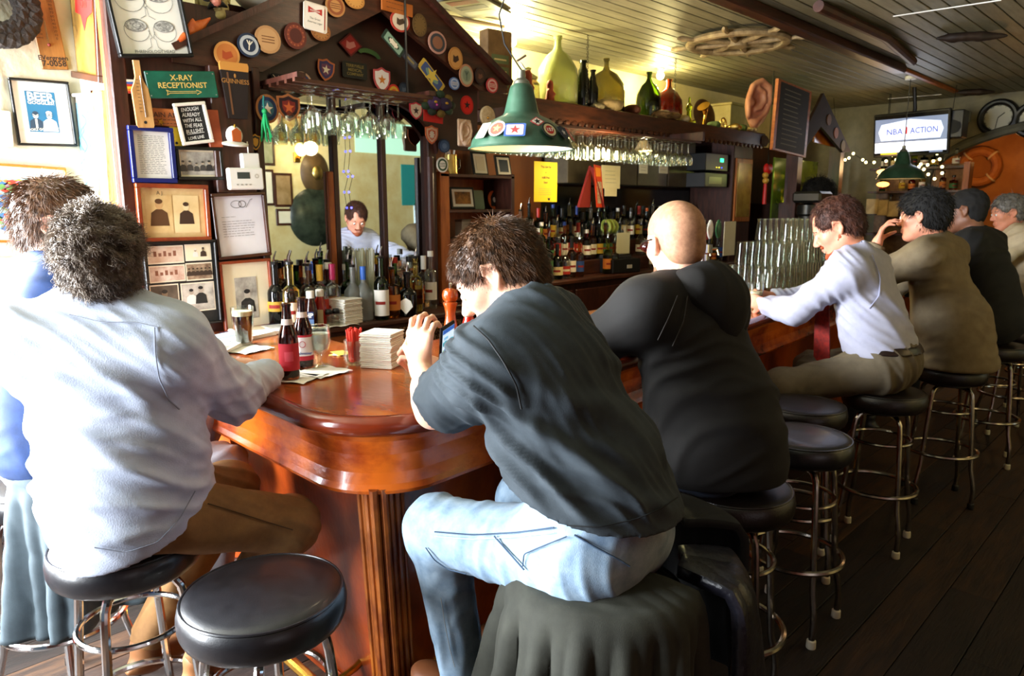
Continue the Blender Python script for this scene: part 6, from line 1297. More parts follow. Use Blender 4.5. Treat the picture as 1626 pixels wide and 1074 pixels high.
for i in range(2):
    for j in range(3): p.box(-.029+i*.03, -.001+i*.03, .008-j*.024, -.0+.028-j*.024-.008, .0047, .0049, te if j < 1 else gn); p.disc(-.015+i*.03, .014-j*.024+.002, .0050, .007, bl if j % 2 else te, 10)
p.build('screen', t, smooth=False)
# glasses
def goblet_proto():
    t = thing('hanging_glass', '', 'glass'); MB().lathe([(.034, 0), (.034, -.002), (.005, -.008), (.004, -.075), (.012, -.085), (.034, -.105), (.040, -.135), (.036, -.175), (.0345, -.175), (.038, -.135), (.032, -.108), (.008, -.088), (0, -.086)], G['clear'], 16).build('glass', t); return t
first = None
def hang(x, y, z, lb, grp):
    global first
    if first is None: first = goblet_proto(); t = first
    else: t = copy_tree(first)
    t.location = (x, y, z); t['label'] = lb; t['group'] = grp
rk = thing('glass_rack', 'dark ceiling rack of wine glasses under the gable', 'rack', (2.0, 3.05, 2.1)); [MB().box(1.55, 2.28, 2.82+j*.07, 2.84+j*.07, 2.115, 2.13, DWOOD2).build('rail', rk, world=True) for j in range(5)]
[MB().box(x, x+.04, 2.80, 3.26, 2.13, 2.15, DWOOD).build('cross_bar', rk, world=True) for x in (1.55, 2.24)]; MB().tube([(2.26, 3.0, 2.15), (2.26, 3.0, 2.6)], .006, BLACK, 6).build('hanger', rk, world=True)
k_ = 0
for j in range(3):
    for i in range(6 if j else 5):
        hang(1.66+i*.098+(.04 if j % 2 else 0), 2.88+j*.105, 2.112, f'upturned wine glass, {ORD[i]} from left, {("front", "middle", "back")[j]} row, gable rack', 'wine glasses hanging under the gable')
rk = thing('glass_rack', 'long wine-glass rack under the overhead shelf', 'rack', (4.3, 3.4, 2.13)); [MB().box(3.15, 5.35, 3.16+j*.10, 3.175+j*.10, 2.115, 2.13, DWOOD2).build('rail', rk, world=True) for j in range(4)]
[MB().box(x, x+.03, 3.12, 3.5, 2.13, 2.2, DWOOD).build('cross_bar', rk, world=True) for x in (3.15, 5.3)]
for j in range(3):
    for i in range(22): hang(3.22+i*.096, 3.21+j*.10, 2.112, f'upturned wine glass, {ORD[i]} from left, {("front", "middle", "back")[j]} row, long rack', 'wine glasses hanging under the long shelf')
# pint-glass stacks on the inner bar edge
pg = thing('stacked_pint_glass', '', 'glass'); MB().lathe([(.043, 0), (.041, 0), (.029, .142), (.0, .142), (0, .150), (.031, .150), (.0325, .14)], G['clear'], 18).build('glass', pg); used = False
def stackg(x, y, n, lb):
    global used
    for k in range(n):
        t = pg if not used else copy_tree(pg); used = True
        t.location = (x, y, BT+k*.152); t['label'] = lb % (('bottom', 'second from the bottom', 'top')[k if k < 2 else 2]); t['group'] = 'upturned pint glasses stacked on the bar'
for i in range(13):
    for j in range(4):
        x = 4.30+i*.093; y = 2.08+j*.093
        n = 1 if i < 3 else (2 if (i < 6 or j % 2 == 0) else 3)
        if j == 0 and i % 3 == 1: n = max(1, n-1)
        stackg(x, y, n, f'upturned pint glass, %s of {ORD[i]} stack from left, {("front", "second", "third", "back")[j]} row')
# wine glass by the bald man
q = on_z(1019, 492, BT); t = thing('wine_glass', 'empty round wine glass on the bar just left of the bald man', 'glass', (q.x, q.y, BT)); MB().lathe([(0, 0), (.036, 0), (.036, .003), (.005, .008), (.004, .07), (.012, .08), (.036, .1), (.043, .13), (.038, .165), (.0365, .165), (.041, .13), (.034, .102), (.008, .084), (0, .083)], G['clear'], 24).build('glass', t)
# beer taps
tp = thing('beer_taps', 'beer tap tower with three decorated handles beside the pint glasses', 'beer tap', (3.95, 2.28, BT)); MB().lathe([(.06, 0), (.06, .01), (.035, .02), (.035, .25), (.05, .26), (.05, .31), (0, .32)], CHROME, 20).build('tower', tp)
for i, (c, dx) in enumerate((('c89a7c', -.10), ('d8d8d0', 0), ('2c5c3c', .10))):
    h_ = MB().tube([(dx*.4, 0, .28), (dx, -.03, .28)], .010, CHROME, 8).tube([(dx, -.03, .28), (dx, -.045, .24)], .008, CHROME, 8).build('faucet', tp); MB().ball((dx, -.035, .40), (.028, .016, .06), flat(c, .3), 14).tube([(dx, -.03, .29), (dx, -.035, .36)], .008, BLACK, 8).build('tap_handle', tp, label=('tan tap handle', 'white tap handle', 'green tap handle')[i])
# ---- pendant lamps
LG = mat('lamp_green', '22402f', '31513f', rough=.35, scale=14, coat=.3)
def shade(t, s=1.):
    pr_ = [(.030, .205), (.036, .20), (.040, .19), (.058, .115), (.064, .105), (.10, .088), (.145, .055), (.168, .022), (.174, 0), (.179, -.004)]
    MB().open_lathe([(r*s, z*s) for r, z in pr_], LG, 40).open_lathe([((r-.0015)*s, (z-.001)*s) for r, z in pr_][::-1], mat('lamp_inner', 'd8d0b8', rough=.4), 40).build('shade', t)
    MB().ring((0, 0, -.004*s), .178*s, .0035*s, LG, 40, 6).build('rim', t); MB().lathe([(.03*s, .2*s), (.026*s, .215*s), (.014*s, .225*s), (.012*s, .25*s), (0, .25*s)], mat('old_zinc', '8a8a80', rough=.4, metal=1), 16).build('socket', t)
    MB().ball((0, 0, .055*s), .03*s, mat('bulb_glow', 'ffe0a0', emit=14, ecol='ffd890'), 12).build('bulb', t)
lx, ly, lz = 1.79, 1.745, 1.80
t = thing('pendant_lamp', 'green metal pendant lamp with stickers over the bar', 'lamp', (lx, ly, lz)); shade(t)
q = on_z(820, 0, CH); a_ = Vector((q.x-lx, q.y-ly, 0))
MB().tube([(0, 0, .25), (-.05, .03, .33), (-.065, .04, .42), (-.035, .02, .52), (.0, .0, .60), (.012, -.005, .75), (0, 0, CH-lz)], .0028, BLACK, 6).build('cord', t)
MB().tube([(.01, -.01, .25), (.0, .0, .27), (-.01, .01, .28), (.02, .0, .30)], .004, CHROME, 6).build('hook', t)
def sticker(t, az, z, r, w_, h_, c1, c2, sh='round', txt=None, c4='e8e0d0', tilt=56, nm='sticker'):
    w_ *= 1.15; h_ *= 1.15; r += .003
    a = R(az); M_ = Matrix.Translation((r*math.cos(a), r*math.sin(a), z)) @ Matrix.Rotation(a+R(90), 4, 'Z') @ Matrix.Rotation(R(tilt), 4, 'X')
    p = MB(); p.poly(shape_pts(sh, w_, h_), 0, .0008, flat(c1), M_); p.poly([(x*.8, y*.8) for x, y in shape_pts(sh, w_, h_)], .0011, .0011, flat(c2), M_)
    if txt: p.poly([(x*.55, y*.55) for x, y in shape_pts(sh, w_, h_)], .0013, .0013, flat('a81c18' if txt == '157' else c2), M_); p.text(txt, h_*.6, 0, 0, .0017, flat(c4), bold=.02, M=M_)
    else: p.poly([((.5 if i % 2 == 0 else .2)*w_*math.cos(i*.628+.3), (.5 if i % 2 == 0 else .2)*w_*math.sin(i*.628+.3)) for i in range(10)], .0015, .0015, flat(c4), M_)
    p.build(nm, t, smooth=False)
for s_ in ((195, .048, .157, .026, .026, 'e8c8b8', 'd84c3c', 'round', None, 'f0c860'), (217, .042, .160, .030, .022, '3c5c9c', 'd8b0a8', 'rect', None, 'c83c3c'), (247, .072, .128, .022, .016, 'b84040', 'e8dcd0', 'diamond', None, '141414'), (258, .044, .160, .024, .026, '1c1c14', 'c8bc98', 'round', '157', 'f0f0f0'), (280, .040, .163, .022, .024, '1c2434', '242c3c', 'shield', None, 'c8c8d0'), (300, .038, .164, .018, .022, '8c1c1c', 'a83030', 'rect', None, 'd8c8b8'), (175, .045, .160, .02, .026, 'a8b098', 'd8dcc8', 'rect', None, '5c7c5c')): sticker(t, *s_)
light('POINT', 'pendant_bulb_light', (lx, ly, lz+.02), 2.2, (1.0, .72, .42), .03)
q = on_z(1449, 122, CH); t = thing('pendant_lamp', 'dark green pendant lamp far down the bar below the television', 'lamp', (q.x-.05, q.y, 1.885)); shade(t, 1.25); MB().tube([(0, 0, .30), (0, 0, CH-1.885)], .004, BLACK, 6).lathe([(.05, CH-1.885-.03), (.05, CH-1.885), (0, CH-1.885)], WHITE, 16).build('cord', t)
# bare bulbs behind the shelf
for (x, lb) in ((3.88, 'bare bright bulb on the ceiling above the gable end'), (5.80, 'second bare bulb behind the green demijohn')):
    t = thing('bare_bulb', lb, 'lamp', (x, 3.88, CH)); MB().lathe([(.03, -.03), (.035, 0), (0, 0)], WHITE, 14).build('holder', t); MB().ball((0, 0, -.065), .035, mat('bulb_yellow', 'fff0a0', emit=30, ecol='fff0a8'), 12).build('bulb', t)
t = thing('rack_lamp', 'small lit clip lamp above the glass rack', 'lamp', (4.85, 3.38, 2.06)); MB().ball((0, 0, 0), (.06, .04, .035), mat('rack_glow', 'ffe8a8', emit=7, ecol='ffe0a0'), 14).build('bulb', t); MB().lathe([(.075, -.02), (.03, .06), (0, .07)], mat('lamp_cream', 'c8b48c', rough=.5), 16).build('shade', t)
# ------------------------------------------------------------ demijohns and curios on the overhead shelf
SZ = 2.316
def demi(px, Y, r, H_, g, lb, neck=.022, sq=False, z=SZ):
    q = on_y(px, 150, Y); t = thing('demijohn', lb, 'bottle', (q.x, Y, z))
    MB().lathe([(0, 0), (r*.92, 0), (r, .02), (r, H_*.42), (r*.94, H_*.55), (r*.6, H_*.72), (neck*1.5, H_*.80), (neck, H_*.86), (neck*.95, H_*.95), (neck*1.25, H_*.955), (neck*1.25, H_), (neck*.8, H_), (neck*.7, H_*.86), (neck*1.2, H_*.79), (r*.55, H_*.70), (r*.9, H_*.54), (r*.965, H_*.42), (r*.965, .03), (0, .02)], g, 28).build('glass', t); return t
DG = {'a': mat('demi_pale', 'dbe6a0', rough=.12, trans=.75), 'b': glass('demi_smoke', '9a9468'), 'c': glass('demi_green', '4c5c1c'), 'd': glass('demi_amber', '9c4818')}
demi(885, 3.62, .150, .50, DG['a'], 'largest pale glass demijohn glowing in front of the bulb', .026); demi(962, 3.66, .150, .44, DG['b'], 'smoky wide demijohn with a tall thin neck, right of the hanging chain', .020)
demi(1030, 3.62, .105, .40, DG['c'], 'olive green demijohn right of the middle of the shelf', .020); demi(1062, 3.70, .125, .40, DG['d'], 'amber demijohn overlapping the olive green one', .020)
demi(925, 3.58, .062, .36, glass('demi_dark', '1c2c14'), 'dark green bottle with a pale neck label beside the largest demijohn', .024); demi(941, 3.55, .045, .30, mat('demi_black', '0c100a', rough=.1), 'near-black bottle directly behind the hanging chain', .018)
q = on_y(908, 80, 3.95); t = thing('glass_globe', 'pale glass globe lamp behind the largest demijohn', 'globe', (q.x, 3.95, SZ)); MB().lathe([(.05, 0), (.05, .02), (.02, .06), (.02, .16), (0, .17)], BRASS, 16).build('stand', t); MB().ball((0, 0, .24), .09, DG['a'], 18).build('globe', t)
q = on_y(842, 150, 3.58); t = thing('apothecary_jar', 'pale lidded glass jar at the left end of the shelf', 'jar', (q.x, 3.6, SZ)); MB().lathe([(0, 0), (.075, 0), (.08, .02), (.08, .13), (.06, .15), (.06, .16), (0, .16)], DG['a'], 22).build('jar', t); MB().lathe([(.065, .16), (.07, .175), (.03, .20), (.012, .21), (.024, .235), (0, .245)], DG['a'], 22).build('lid', t)
TC = mat('terracotta', '6e2a14', '8c3c20', rough=.7, scale=12)
for px, Y, s, lb in ((838, 3.50, 1., 'terracotta hooded figure at the left end of the shelf'), (873, 3.50, .8, 'small terracotta madonna figure before the large demijohn')):
    q = on_y(px, 160, Y); t = thing('figurine', lb, 'figurine', (q.x, Y, SZ)); P, Q = grow([C((0, 0, .02), (0, 0, .12*s), .045*s, .028*s, .02), E((0, 0, .16*s), (.03*s, .03*s, .04*s), None, .02), C((-.03*s, -.01, .10*s), (.02*s, -.03, .08*s), .015*s, .012*s, .015)], .006); npmesh('figure', [(P, Q)], TC, t, world=False)
def lump(px, py, Y, r, m, name, lb, cat, n=5, seed=0, z=SZ, squash=.6):
    rg = random.Random(seed); q = on_y(px, py, Y); t = thing(name, lb, cat, (q.x, Y, z)); pr = [E((rg.uniform(-r, r)*.7, rg.uniform(-.03, .03), r*squash*.7+rg.uniform(0, r*.2)), (r*rg.uniform(.4, .7), .05+r*.2, r*squash*rg.uniform(.5, .9)), None, .02) for _ in range(n)]+[PL((0, 0, 0), (0, 0, -1))]
    P, Q = grow(pr, .009, lambda P, N: .008*(vnoise(P*40+seed)-.5)); npmesh('body', [(P, Q)], m, t, world=False); return t
SHL = mat('shell_tan', '8c7c58', 'b8a47c', rough=.6, scale=20); DRIFT = mat('driftwood', '5c4428', '8c6c44', rough=.8, scale=15, stretch=(1, 5, 5))
lump(970, 165, 3.50, .10, SHL, 'sea_shell', 'large pale conch shell in front of the smoky demijohn', 'shell', 6, 1); lump(946, 170, 3.49, .05, mat('coral_grey', '6c6450', '8c8468', rough=.9, scale=30), 'coral', 'grey coral lump left of the conch shell', 'coral', 6, 2); lump(1058, 185, 3.50, .13, DRIFT, 'driftwood', 'long driftwood piece under the amber demijohn', 'driftwood', 6, 3, squash=.3); lump(1005, 175, 3.52, .06, mat('leather_brown', '4a2414', '6c3820', rough=.6), 'leather_pouch', 'brown leather pouch between the smoky and olive demijohns', 'pouch', 4, 4, squash=1.1)
q = on_y(1098, 160, 3.50); t = thing('glass_figurine', 'lime-green glass figure lit from behind', 'figurine', (q.x, 3.52, SZ)); P, Q = grow([C((0, 0, 0), (0, 0, .10), .03, .022, .02), E((0, 0, .15), (.03, .03, .035), None, .02), C((.03, 0, .02), (.09, 0, .04), .02, .015, .02), C((0, 0, .19), (0, 0, .23), .012, .01, .01)], .006); npmesh('figure', [(P, Q)], G['lime'], t, world=False)
q = on_y(1122, 140, 3.7); t = thing('round_tray', 'dark round tray leaning behind the curios', 'tray', (q.x, 3.72, SZ+.15), (R(80), 0, R(-10))); MB().lathe([(0, 0), (.13, 0), (.15, .012), (.155, .01), (.13, -.006), (0, -.006)], mat('tray_dark', '4a3c2c', '6c5840', rough=.35, metal=.6, scale=6), 30).build('tray', t)
q = on_y(1122, 150, 3.56); t = thing('gramophone_horn', 'small brass horn standing among the curios', 'horn', (q.x, 3.58, SZ)); MB().tube([(0, 0, 0), (.01, 0, .06), (.03, 0, .12), (.02, 0, .17), (-.01, 0, .20)], [.012, .012, .016, .03, .06], BRASS, 14).build('horn', t)
q = on_y(1150, 165, 3.54); t = thing('cannon_wheel', 'little brass cannon wheel among the curios', 'ornament', (q.x, 3.54, SZ+.06)); w__ = MB().ring((0, 0, 0), .055, .008, GOLDM, 24, 6, ax=(0, 1, 0)); [w__.tube([(0, 0, 0), (.055*math.cos(i*.785), 0, .055*math.sin(i*.785))], .004, GOLDM, 6) for i in range(8)]; w__.build('wheel', t)
for i, (px, s) in enumerate(((1085, .05), (1135, .04), (1165, .045), (1178, .05), (1192, .04))): lump(px, 180, 3.49, s, (SHL, mat('moss_green', '2c3c1c', '4c5c2c', rough=.9), GOLDM, mat('moss_green', '2c3c1c'), SHL)[i], 'curio', f'small dusty curio on the shelf edge, {ORD[i]} from the left of the lime-green figure', 'ornament', 5, 20+i, squash=.9)
q = on_y(1165, 130, 4.0); t = thing('cream_box', 'cream painted box shelf against the wall under the second bulb', 'box', (q.x, 4.05, SZ)); MB().box(-.16, .16, -.12, .12, 0, .36, mat('cream_box', 'b8a870', 'c8b880', rough=.6), c=.005).build('box', t); MB().box(-.18, .18, -.14, .13, .36, .385, mat('cream_box', 'b8a870'), c=.005).build('lid', t)
t = lump(1212, 205, 3.47, .07, mat('hood_felt', '4c3c2c', '5c4c38', rough=.9), 'felt_hat', 'small brown felt hat at the right end of the shelf', 'hat', 4, 9, squash=1.); t.location.z = 2.20
# curios on the left roof slab
def onroof(x): return LF[1]+(x-LF[0])*sl+.03
q = on_y(347, 40, 3.14); t = thing('novelty_mask', 'yellowish face mask with nose, moustache and black glasses on the gable roof', 'mask', (q.x, 3.18, onroof(q.x)+.10), (0, R(-12), R(-20)))
hp, T, B = head_prims((0, 0, 0), (0, -1, 0), (0, 0, 1), .80); P, Q = grow(hp+[PL((0, .03, 0), (0, 1, 0))], .005); npmesh('face', [(P, Q)], mat('mask_yellow', 'a8985c', 'c8b87c', rough=.5, scale=8), t, world=False)
s_ = MB(); [s_.ring(tuple(T(.100, y, .004)), .026, .004, BLACK, 18, 6, ax=(0, 1, 0)) for y in (.033, -.033)]; s_.tube([T(.1, .007, .005), T(.1, -.007, .005)], .004, BLACK, 6); s_.build('glasses', t)
s_ = MB(); s_.tube([T(.10, 0, .0), T(.128, 0, -.035)], [.014, .024], mat('nose_pink', 'b8705c', rough=.4), 10).ball(tuple(T(.125, 0, -.04)), .021, mat('nose_pink', 'b8705c'), 10); s_.build('nose', t); s_ = MB(); s_.tube([T(.09, -.05, -.065), T(.115, -.02, -.05), T(.12, 0, -.055), T(.115, .02, -.05), T(.09, .05, -.065)], [.004, .014, .010, .014, .004], BLACK, 8); s_.build('moustache', t)
q = on_y(296, 62, 3.12); t = thing('action_figure', 'small black-clothed toy figure standing beside the phrenology print', 'toy', (q.x, 3.14, onroof(q.x)-.01)); P, Q = grow([C((-.015, 0, 0), (-.012, 0, .06), .010, .012, .01), C((.015, 0, 0), (.012, 0, .06), .010, .012, .01), C((0, 0, .06), (0, 0, .105), .018, .022, .015), C((-.02, 0, .105), (-.035, -.01, .06), .010, .008, .008), C((.02, 0, .105), (.036, -.01, .065), .010, .008, .008)], .004); npmesh('body', [(P, Q)], BLACK, t, world=False); MB().ball((0, 0, .138), (.012, .012, .015), SKIN2, 12).build('head', t)
q = on_y(305, 72, 3.08); t = thing('crab_claws', 'orange plastic crab claws on the roof edge of the gable', 'toy', (q.x, 3.09, onroof(q.x)-.005), (0, R(-30), 0)); P, Q = grow([C((-.07, 0, 0), (.06, 0, .02), .012, .02, .01), C((.05, 0, .02), (.11, -.01, .03), .022, .006, .01), C((-.03, -.02, .01), (-.10, -.02, -.01), .016, .006, .01), C((.0, -.01, .02), (.04, -.01, .05), .014, .008, .01)], .005); npmesh('claws', [(P, Q)], mat('claw_orange', 'c04c1c', 'd8702c', rough=.4, scale=20), t, world=False)
q = on_y(415, 0, 3.20); t = thing('white_helmet', 'white rounded helmet on the gable roof, cut by the top edge', 'helmet', (q.x, 3.24, onroof(q.x)+.06)); P, Q = grow([E((0, 0, .0), (.11, .10, .09), None, .02), E((-.04, -.03, -.03), (.08, .06, .05), None, .03)], .008); npmesh('shell', [(P, Q)], WHITE, t, world=False)
# right of the gable: old carton, ceiling sign
q = on_y(792, 85, 3.60); t = thing('tea_carton', 'old brown printed carton standing right of the gable', 'box', (q.x, 3.62, 2.33), R(-8)); MB().box(-.10, .10, -.04, .06, 0, .42, mat('carton_brown', '5c4428', '7c6040', rough=.7, scale=8), c=.004).build('carton', t); p = MB(); M_ = Matrix.Translation((0, -.0408, 0)) @ Matrix.Rotation(R(90), 4, 'X'); [p.box(-.07, .07, .06+i*.075, .115+i*.075, 0, .001, flat('5c6c4c'), M_) for i in range(3)]; [p.box(-.05, .05, .08+i*.075, .09+i*.075, .001, .0015, flat('c8b888'), M_) for i in range(3)]; p.build('print', t, smooth=False)
q = on_z(752, 8, CH); t = thing('ceiling_plaque', 'dark printed plaque fixed flat to the ceiling at the top edge', 'plaque', (q.x, q.y, CH-.02), R(20)); MB().box(-.22, .22, -.16, .16, 0, .018, mat('plaque_grey', '5c5c50', '7c7c6c', rough=.5), c=.004).build('board', t); p = MB(); [p.box(-.18+i*.12, -.10+i*.12, -.1, .1, -.001, 0, flat(('6a1c14', '1c1c1c', '8c8c7c')[i % 3])) for i in range(3)]; p.build('print', t, smooth=False)
t = thing('fluorescent_batten', 'pale tube conduit on the ceiling behind the gable', 'conduit', (2.75, 3.3, CH-.03)); a_ = on_z(695, 15, CH); b_ = on_z(800, 36, CH); MB().tube([(a_.x-2.75, a_.y-3.3, 0), (b_.x-2.75, b_.y-3.3, 0)], .014, mat('lamp_cream', 'c8b48c'), 8).build('tube', t)
# ship wheel on the ceiling
q = on_z(1172, 57, CH); t = thing('ship_wheel', 'weathered ship wheel fixed flat to the ceiling', 'ship wheel', (q.x, q.y, CH-.05), .3); WW = mat('wheel_wood', '7c6848', 'b09c74', rough=.6, scale=15)
MB().ring((0, 0, 0), .34, .038, WW, 40, 8, Matrix.Scale(.7, 4, (0, 0, 1))).build('rim', t)
for i in range(8): a = i*.785; MB().tube([(.06*math.cos(a), .06*math.sin(a), 0), (.2*math.cos(a), .2*math.sin(a), 0), (.33*math.cos(a), .33*math.sin(a), 0), (.40*math.cos(a), .40*math.sin(a), 0), (.46*math.cos(a), .46*math.sin(a), 0), (.50*math.cos(a), .5*math.sin(a), 0)], [.016, .022, .015, .014, .022, .010], WW, 8).build('spoke', t)
MB().lathe([(0, -.03), (.07, -.03), (.075, 0), (.07, .03), (0, .03)], WW, 20).build('hub', t)
for (px, py, s, lb, k) in ((1535, 52, .28, 'dark dried lobster claw hanging on the ceiling at the right', 1), (1545, 142, .22, 'second dark dried claw on the ceiling nearer the clock', 2)):
    q = on_z(px, py, CH); t = thing('dried_claw', lb, 'claw', (q.x, q.y, CH-.03), R(-60)); P, Q = grow([E((0, 0, 0), (s*.5, s*.16, .03), None, .02), C((s*.3, 0, 0), (s*.95, s*.1, 0), .035, .01, .02), C((-s*.3, 0, 0), (-s*.7, -s*.05, 0), .03, .008, .02)], .009, lambda P, N: .006*vnoise(P*30)); npmesh('claw', [(P, Q)], mat('claw_dark', '1c120c', '2c1c12', rough=.6), t, world=False)
for (p0, p1, lb) in (((1418, 26), (1590, 0), 'thin white string stretched across the ceiling'), ((1410, 157), (1495, 150), 'short white string on the ceiling near the television')):
    a_ = on_z(*p0, CH-.02); b_ = on_z(*p1, CH-.02); t = thing('ceiling_string', lb, 'string', a_); MB().tube([(0, 0, 0), tuple(b_-a_)], .004, WHITE, 5).build('string', t)
# ------------------------------------------------------------ shelf unit contents
def smallframe(px, py, w_, h_, lb, fm, bk, Y=3.30, z=None, rot=0, lean=12, art=None):
    q = on_y(px, py, Y); t = thing('small_frame', lb, 'picture', (q.x, Y, z if z else q.z-h_/2), Matrix.Rotation(rot, 3, 'Z') @ Matrix.Rotation(R(90-lean), 3, 'X')); f = MB(); hw = w_/2
    f.box(-hw, hw, 0, h_, 0, .012, fm, c=.003).build('frame', t); p = MB().box(-hw+.014, hw-.014, .014, h_-.014, .012, .0135, PAPER); p.box(-hw+.03, hw-.03, .03, h_-.03, .0135, .015, bk); p.build('print', t, smooth=False); return t
smallframe(735, 325, .17, .135, 'black frame with white mount on the upper shelf of the wooden unit', FB, mat('amber_photo', '3c2408', 'a8742c', scale=20), 3.36, 1.588, R(-12))
smallframe(763, 263, .13, .15, 'white card with a black bottle silhouette on top of the shelf unit', FB, flat('e0d8c4'), 3.40, 1.795); smallframe(800, 262, .14, .14, 'dark framed patch with an orange centre on top of the shelf unit', FB, flat('2c3c50'), 3.42, 1.795)
q = on_y(766, 262, 3.2); 
for (px, lb, c1, z) in ((787, 'orange badge with a black hooded skull in the shelf unit', 'c8602c', 1.588), (762, 'folded green banknote leaning in the shelf unit', '8a9c84', 1.588)):
    q = on_y(px, 310, 3.40); t = thing('shelf_badge', lb, 'badge', (q.x, 3.41, z), (R(80), 0, 0)); MB().poly([(x, y+.06) for x, y in shape_pts('round' if z and px == 787 else 'rect', .05, .06)], 0, .004, flat(c1)).build('disc', t, smooth=False)
    if px == 787: p = MB().poly([(-.03, .02), (-.025, .08), (0, .11), (.025, .08), (.03, .02)], .004, .008, flat('141418')); p.ball((0, .06, .009), (.014, .018, .004), flat('c8c0b8'), 10); p.build('hood', t)
for (px, Y, z, lb, c, w_, h_) in ((735, 3.40, 1.415, 'clear plastic box of cards on the middle shelf of the unit', 'b8b8b0', .09, .10), (752, 3.35, 1.415, 'small white pot on the middle shelf of the unit', 'e0dcd0', .06, .08), (778, 3.40, 1.415, 'tan cardboard box on the middle shelf of the unit', 'a87850', .08, .07), (735, 3.38, 1.235, 'dark tin on the lower shelf of the unit', '3c3430', .09, .09), (775, 3.38, 1.235, 'brown jar on the lower shelf of the unit', '6c4424', .08, .11)):
    q = on_y(px, 360, Y); t = thing('shelf_box' if 'box' in lb else 'tin_pot', lb, 'box' if 'box' in lb else 'pot', (q.x, Y, z), .2)
    if 'box' in lb: MB().box(-w_/2, w_/2, -.03, .03, 0, h_, flat(c, .4), c=.004).build('box', t); MB().box(-w_/2-.002, w_/2+.002, -.032, .032, h_, h_+.012, flat('8c8478', .4), c=.003).build('lid', t)
    else: MB().lathe([(0, 0), (w_*.4, 0), (w_*.45, h_*.2), (w_*.45, h_*.8), (w_*.38, h_), (0, h_)], flat(c, .3), 18).build('pot', t); MB().lathe([(w_*.4, h_), (w_*.4, h_+.012), (0, h_+.014)], flat('2c2420', .4), 18).build('lid', t)
# tankard with pens
q = on_y(717, 270, 3.30); t = thing('tankard', 'dull gold tankard holding white pens on top of the shelf unit', 'tankard', (q.x, 3.31, 1.795)); MB().lathe([(0, 0), (.043, 0), (.040, .01), (.038, .10), (.040, .11), (.036, .11), (.034, .01), (0, .01)], GOLDM, 24).build('cup', t); MB().tube([(.038, .0, .09), (.07, 0, .085), (.072, 0, .04), (.038, 0, .02)], .006, BLACK, 8).build('handle', t)
for i in range(5): a = i*1.3; MB().tube([(.01*math.cos(a), .01*math.sin(a), .02), (.032*math.cos(a), .032*math.sin(a), .15+.012*(i % 3))], .0045, PAPER, 6).build('pen', t)
# ------------------------------------------------------------ signs, notices and gear on the right back bar
def yrect(name, lb, cat, Y, TL, BR, m, d=.004, art=None, rot=0, part='sheet'):
    a_, b_ = on_y(*TL, Y), on_y(*BR, Y); c_ = (a_+b_)/2; w_, h_ = abs(b_.x-a_.x), abs(a_.z-b_.z); t = thing(name, lb, cat, c_, PLN['P'][2] @ Matrix.Rotation(R(rot), 3, 'Z'))
    MB().box(-w_/2, w_/2, -h_/2, h_/2, 0, d, m, c=min(.002, d*.3)).build(part, t)
    if art: p = MB(); art(p, w_/2, h_/2, d+.0008); p.build('print', t, smooth=False)
    return t
def art_y(p, hw, hh, z):
    for i, (s_, sz, y) in enumerate((('You can be', .17, .75), ('a', .14, .48), ('milk free', .17, .22), ('beer', .17, -.02))): p.text(s_, sz*hh, 0, y*hh, z, INK, bold=.02)
    lines(p, -hw*.6, hw*.6, -.65*hh, -.35*hh, 4, z, INKG); p.poly([(hw*.15, -hh*.8), (hw*.4, -hh*.8), (hw*.35, -hh*.92), (hw*.2, -hh*.92)], z, z, INK)
yrect('yellow_notice', 'bright yellow paper notice hanging behind the pendant lamp', 'notice', 3.5, (848, 256), (884, 321), mat('notice_yellow', 'e8c814', rough=.7), .002, art_y); nt = bpy.data.objects['yellow_notice']; [MB().tube([(x, .13, 0), (x, 2.21-nt.location.z, -.02)], .0015, BLACK, 4).build('string', nt) for x in (-.05, .05)]
q = on_y(938, 285, 3.62); t = thing('tent_card', 'red and orange tent-shaped menu card above the bottles', 'menu card', (q.x, 3.62, 1.60), R(8)); MB().add([(-.02, -.03, .31), (.13, -.06, 0), (.13+.0, -.0, 0), (-.02, .0, .31)], [(0, 1, 2, 3)], flat('701810')).poly([(-.17, 0), (.0, .32), (.006, .32), (-.0, 0)], -.02, 0, flat('701810'), Matrix.Rotation(R(90), 4, 'X')).build('back_leaf', t, smooth=False)
MB().poly([(.0, .33), (.11, .32), (.17, .0), (.05, .0)], 0, .004, flat('c83c14'), Matrix.Translation((-.01, -.03, 0)) @ Matrix.Rotation(R(90), 4, 'X')).poly([(.02, .31), (.10, .305), (.105, .24), (.035, .24)], .0045, .0045, flat('e88c24'), Matrix.Translation((-.01, -.03, 0)) @ Matrix.Rotation(R(90), 4, 'X')).poly([(.045, .2), (.12, .2), (.15, .03), (.065, .03)], .0045, .0045, mat('menu_food', 'c8b8a0', '8c5c3c', scale=60), Matrix.Translation((-.01, -.03, 0)) @ Matrix.Rotation(R(90), 4, 'X')).build('front_leaf', t, smooth=False)
yrect('paper_notice', 'pale paper notice pinned right of the red menu card', 'notice', 3.7, (955, 262), (984, 300), CREAM, .002, lambda p, a, b, z: lines(p, -a*.6, a*.6, -b*.5, b*.5, 4, z, INKG)); yrect('paper_notice', 'second small pale slip under the notice beside the menu card', 'notice', 3.69, (960, 298), (979, 312), CREAM, .002)
yrect('price_card', 'left of two small white cards hanging below the glass rack', 'card', 3.6, (1015, 256), (1028, 276), PAPER, .002, lambda p, a, b, z: lines(p, -a*.6, a*.6, -b*.5, b*.5, 3, z, INKG)); yrect('price_card', 'right of two small white cards hanging below the glass rack', 'card', 3.6, (1047, 254), (1060, 276), PAPER, .002, lambda p, a, b, z: lines(p, -a*.6, a*.6, -b*.5, b*.5, 3, z, INKG))
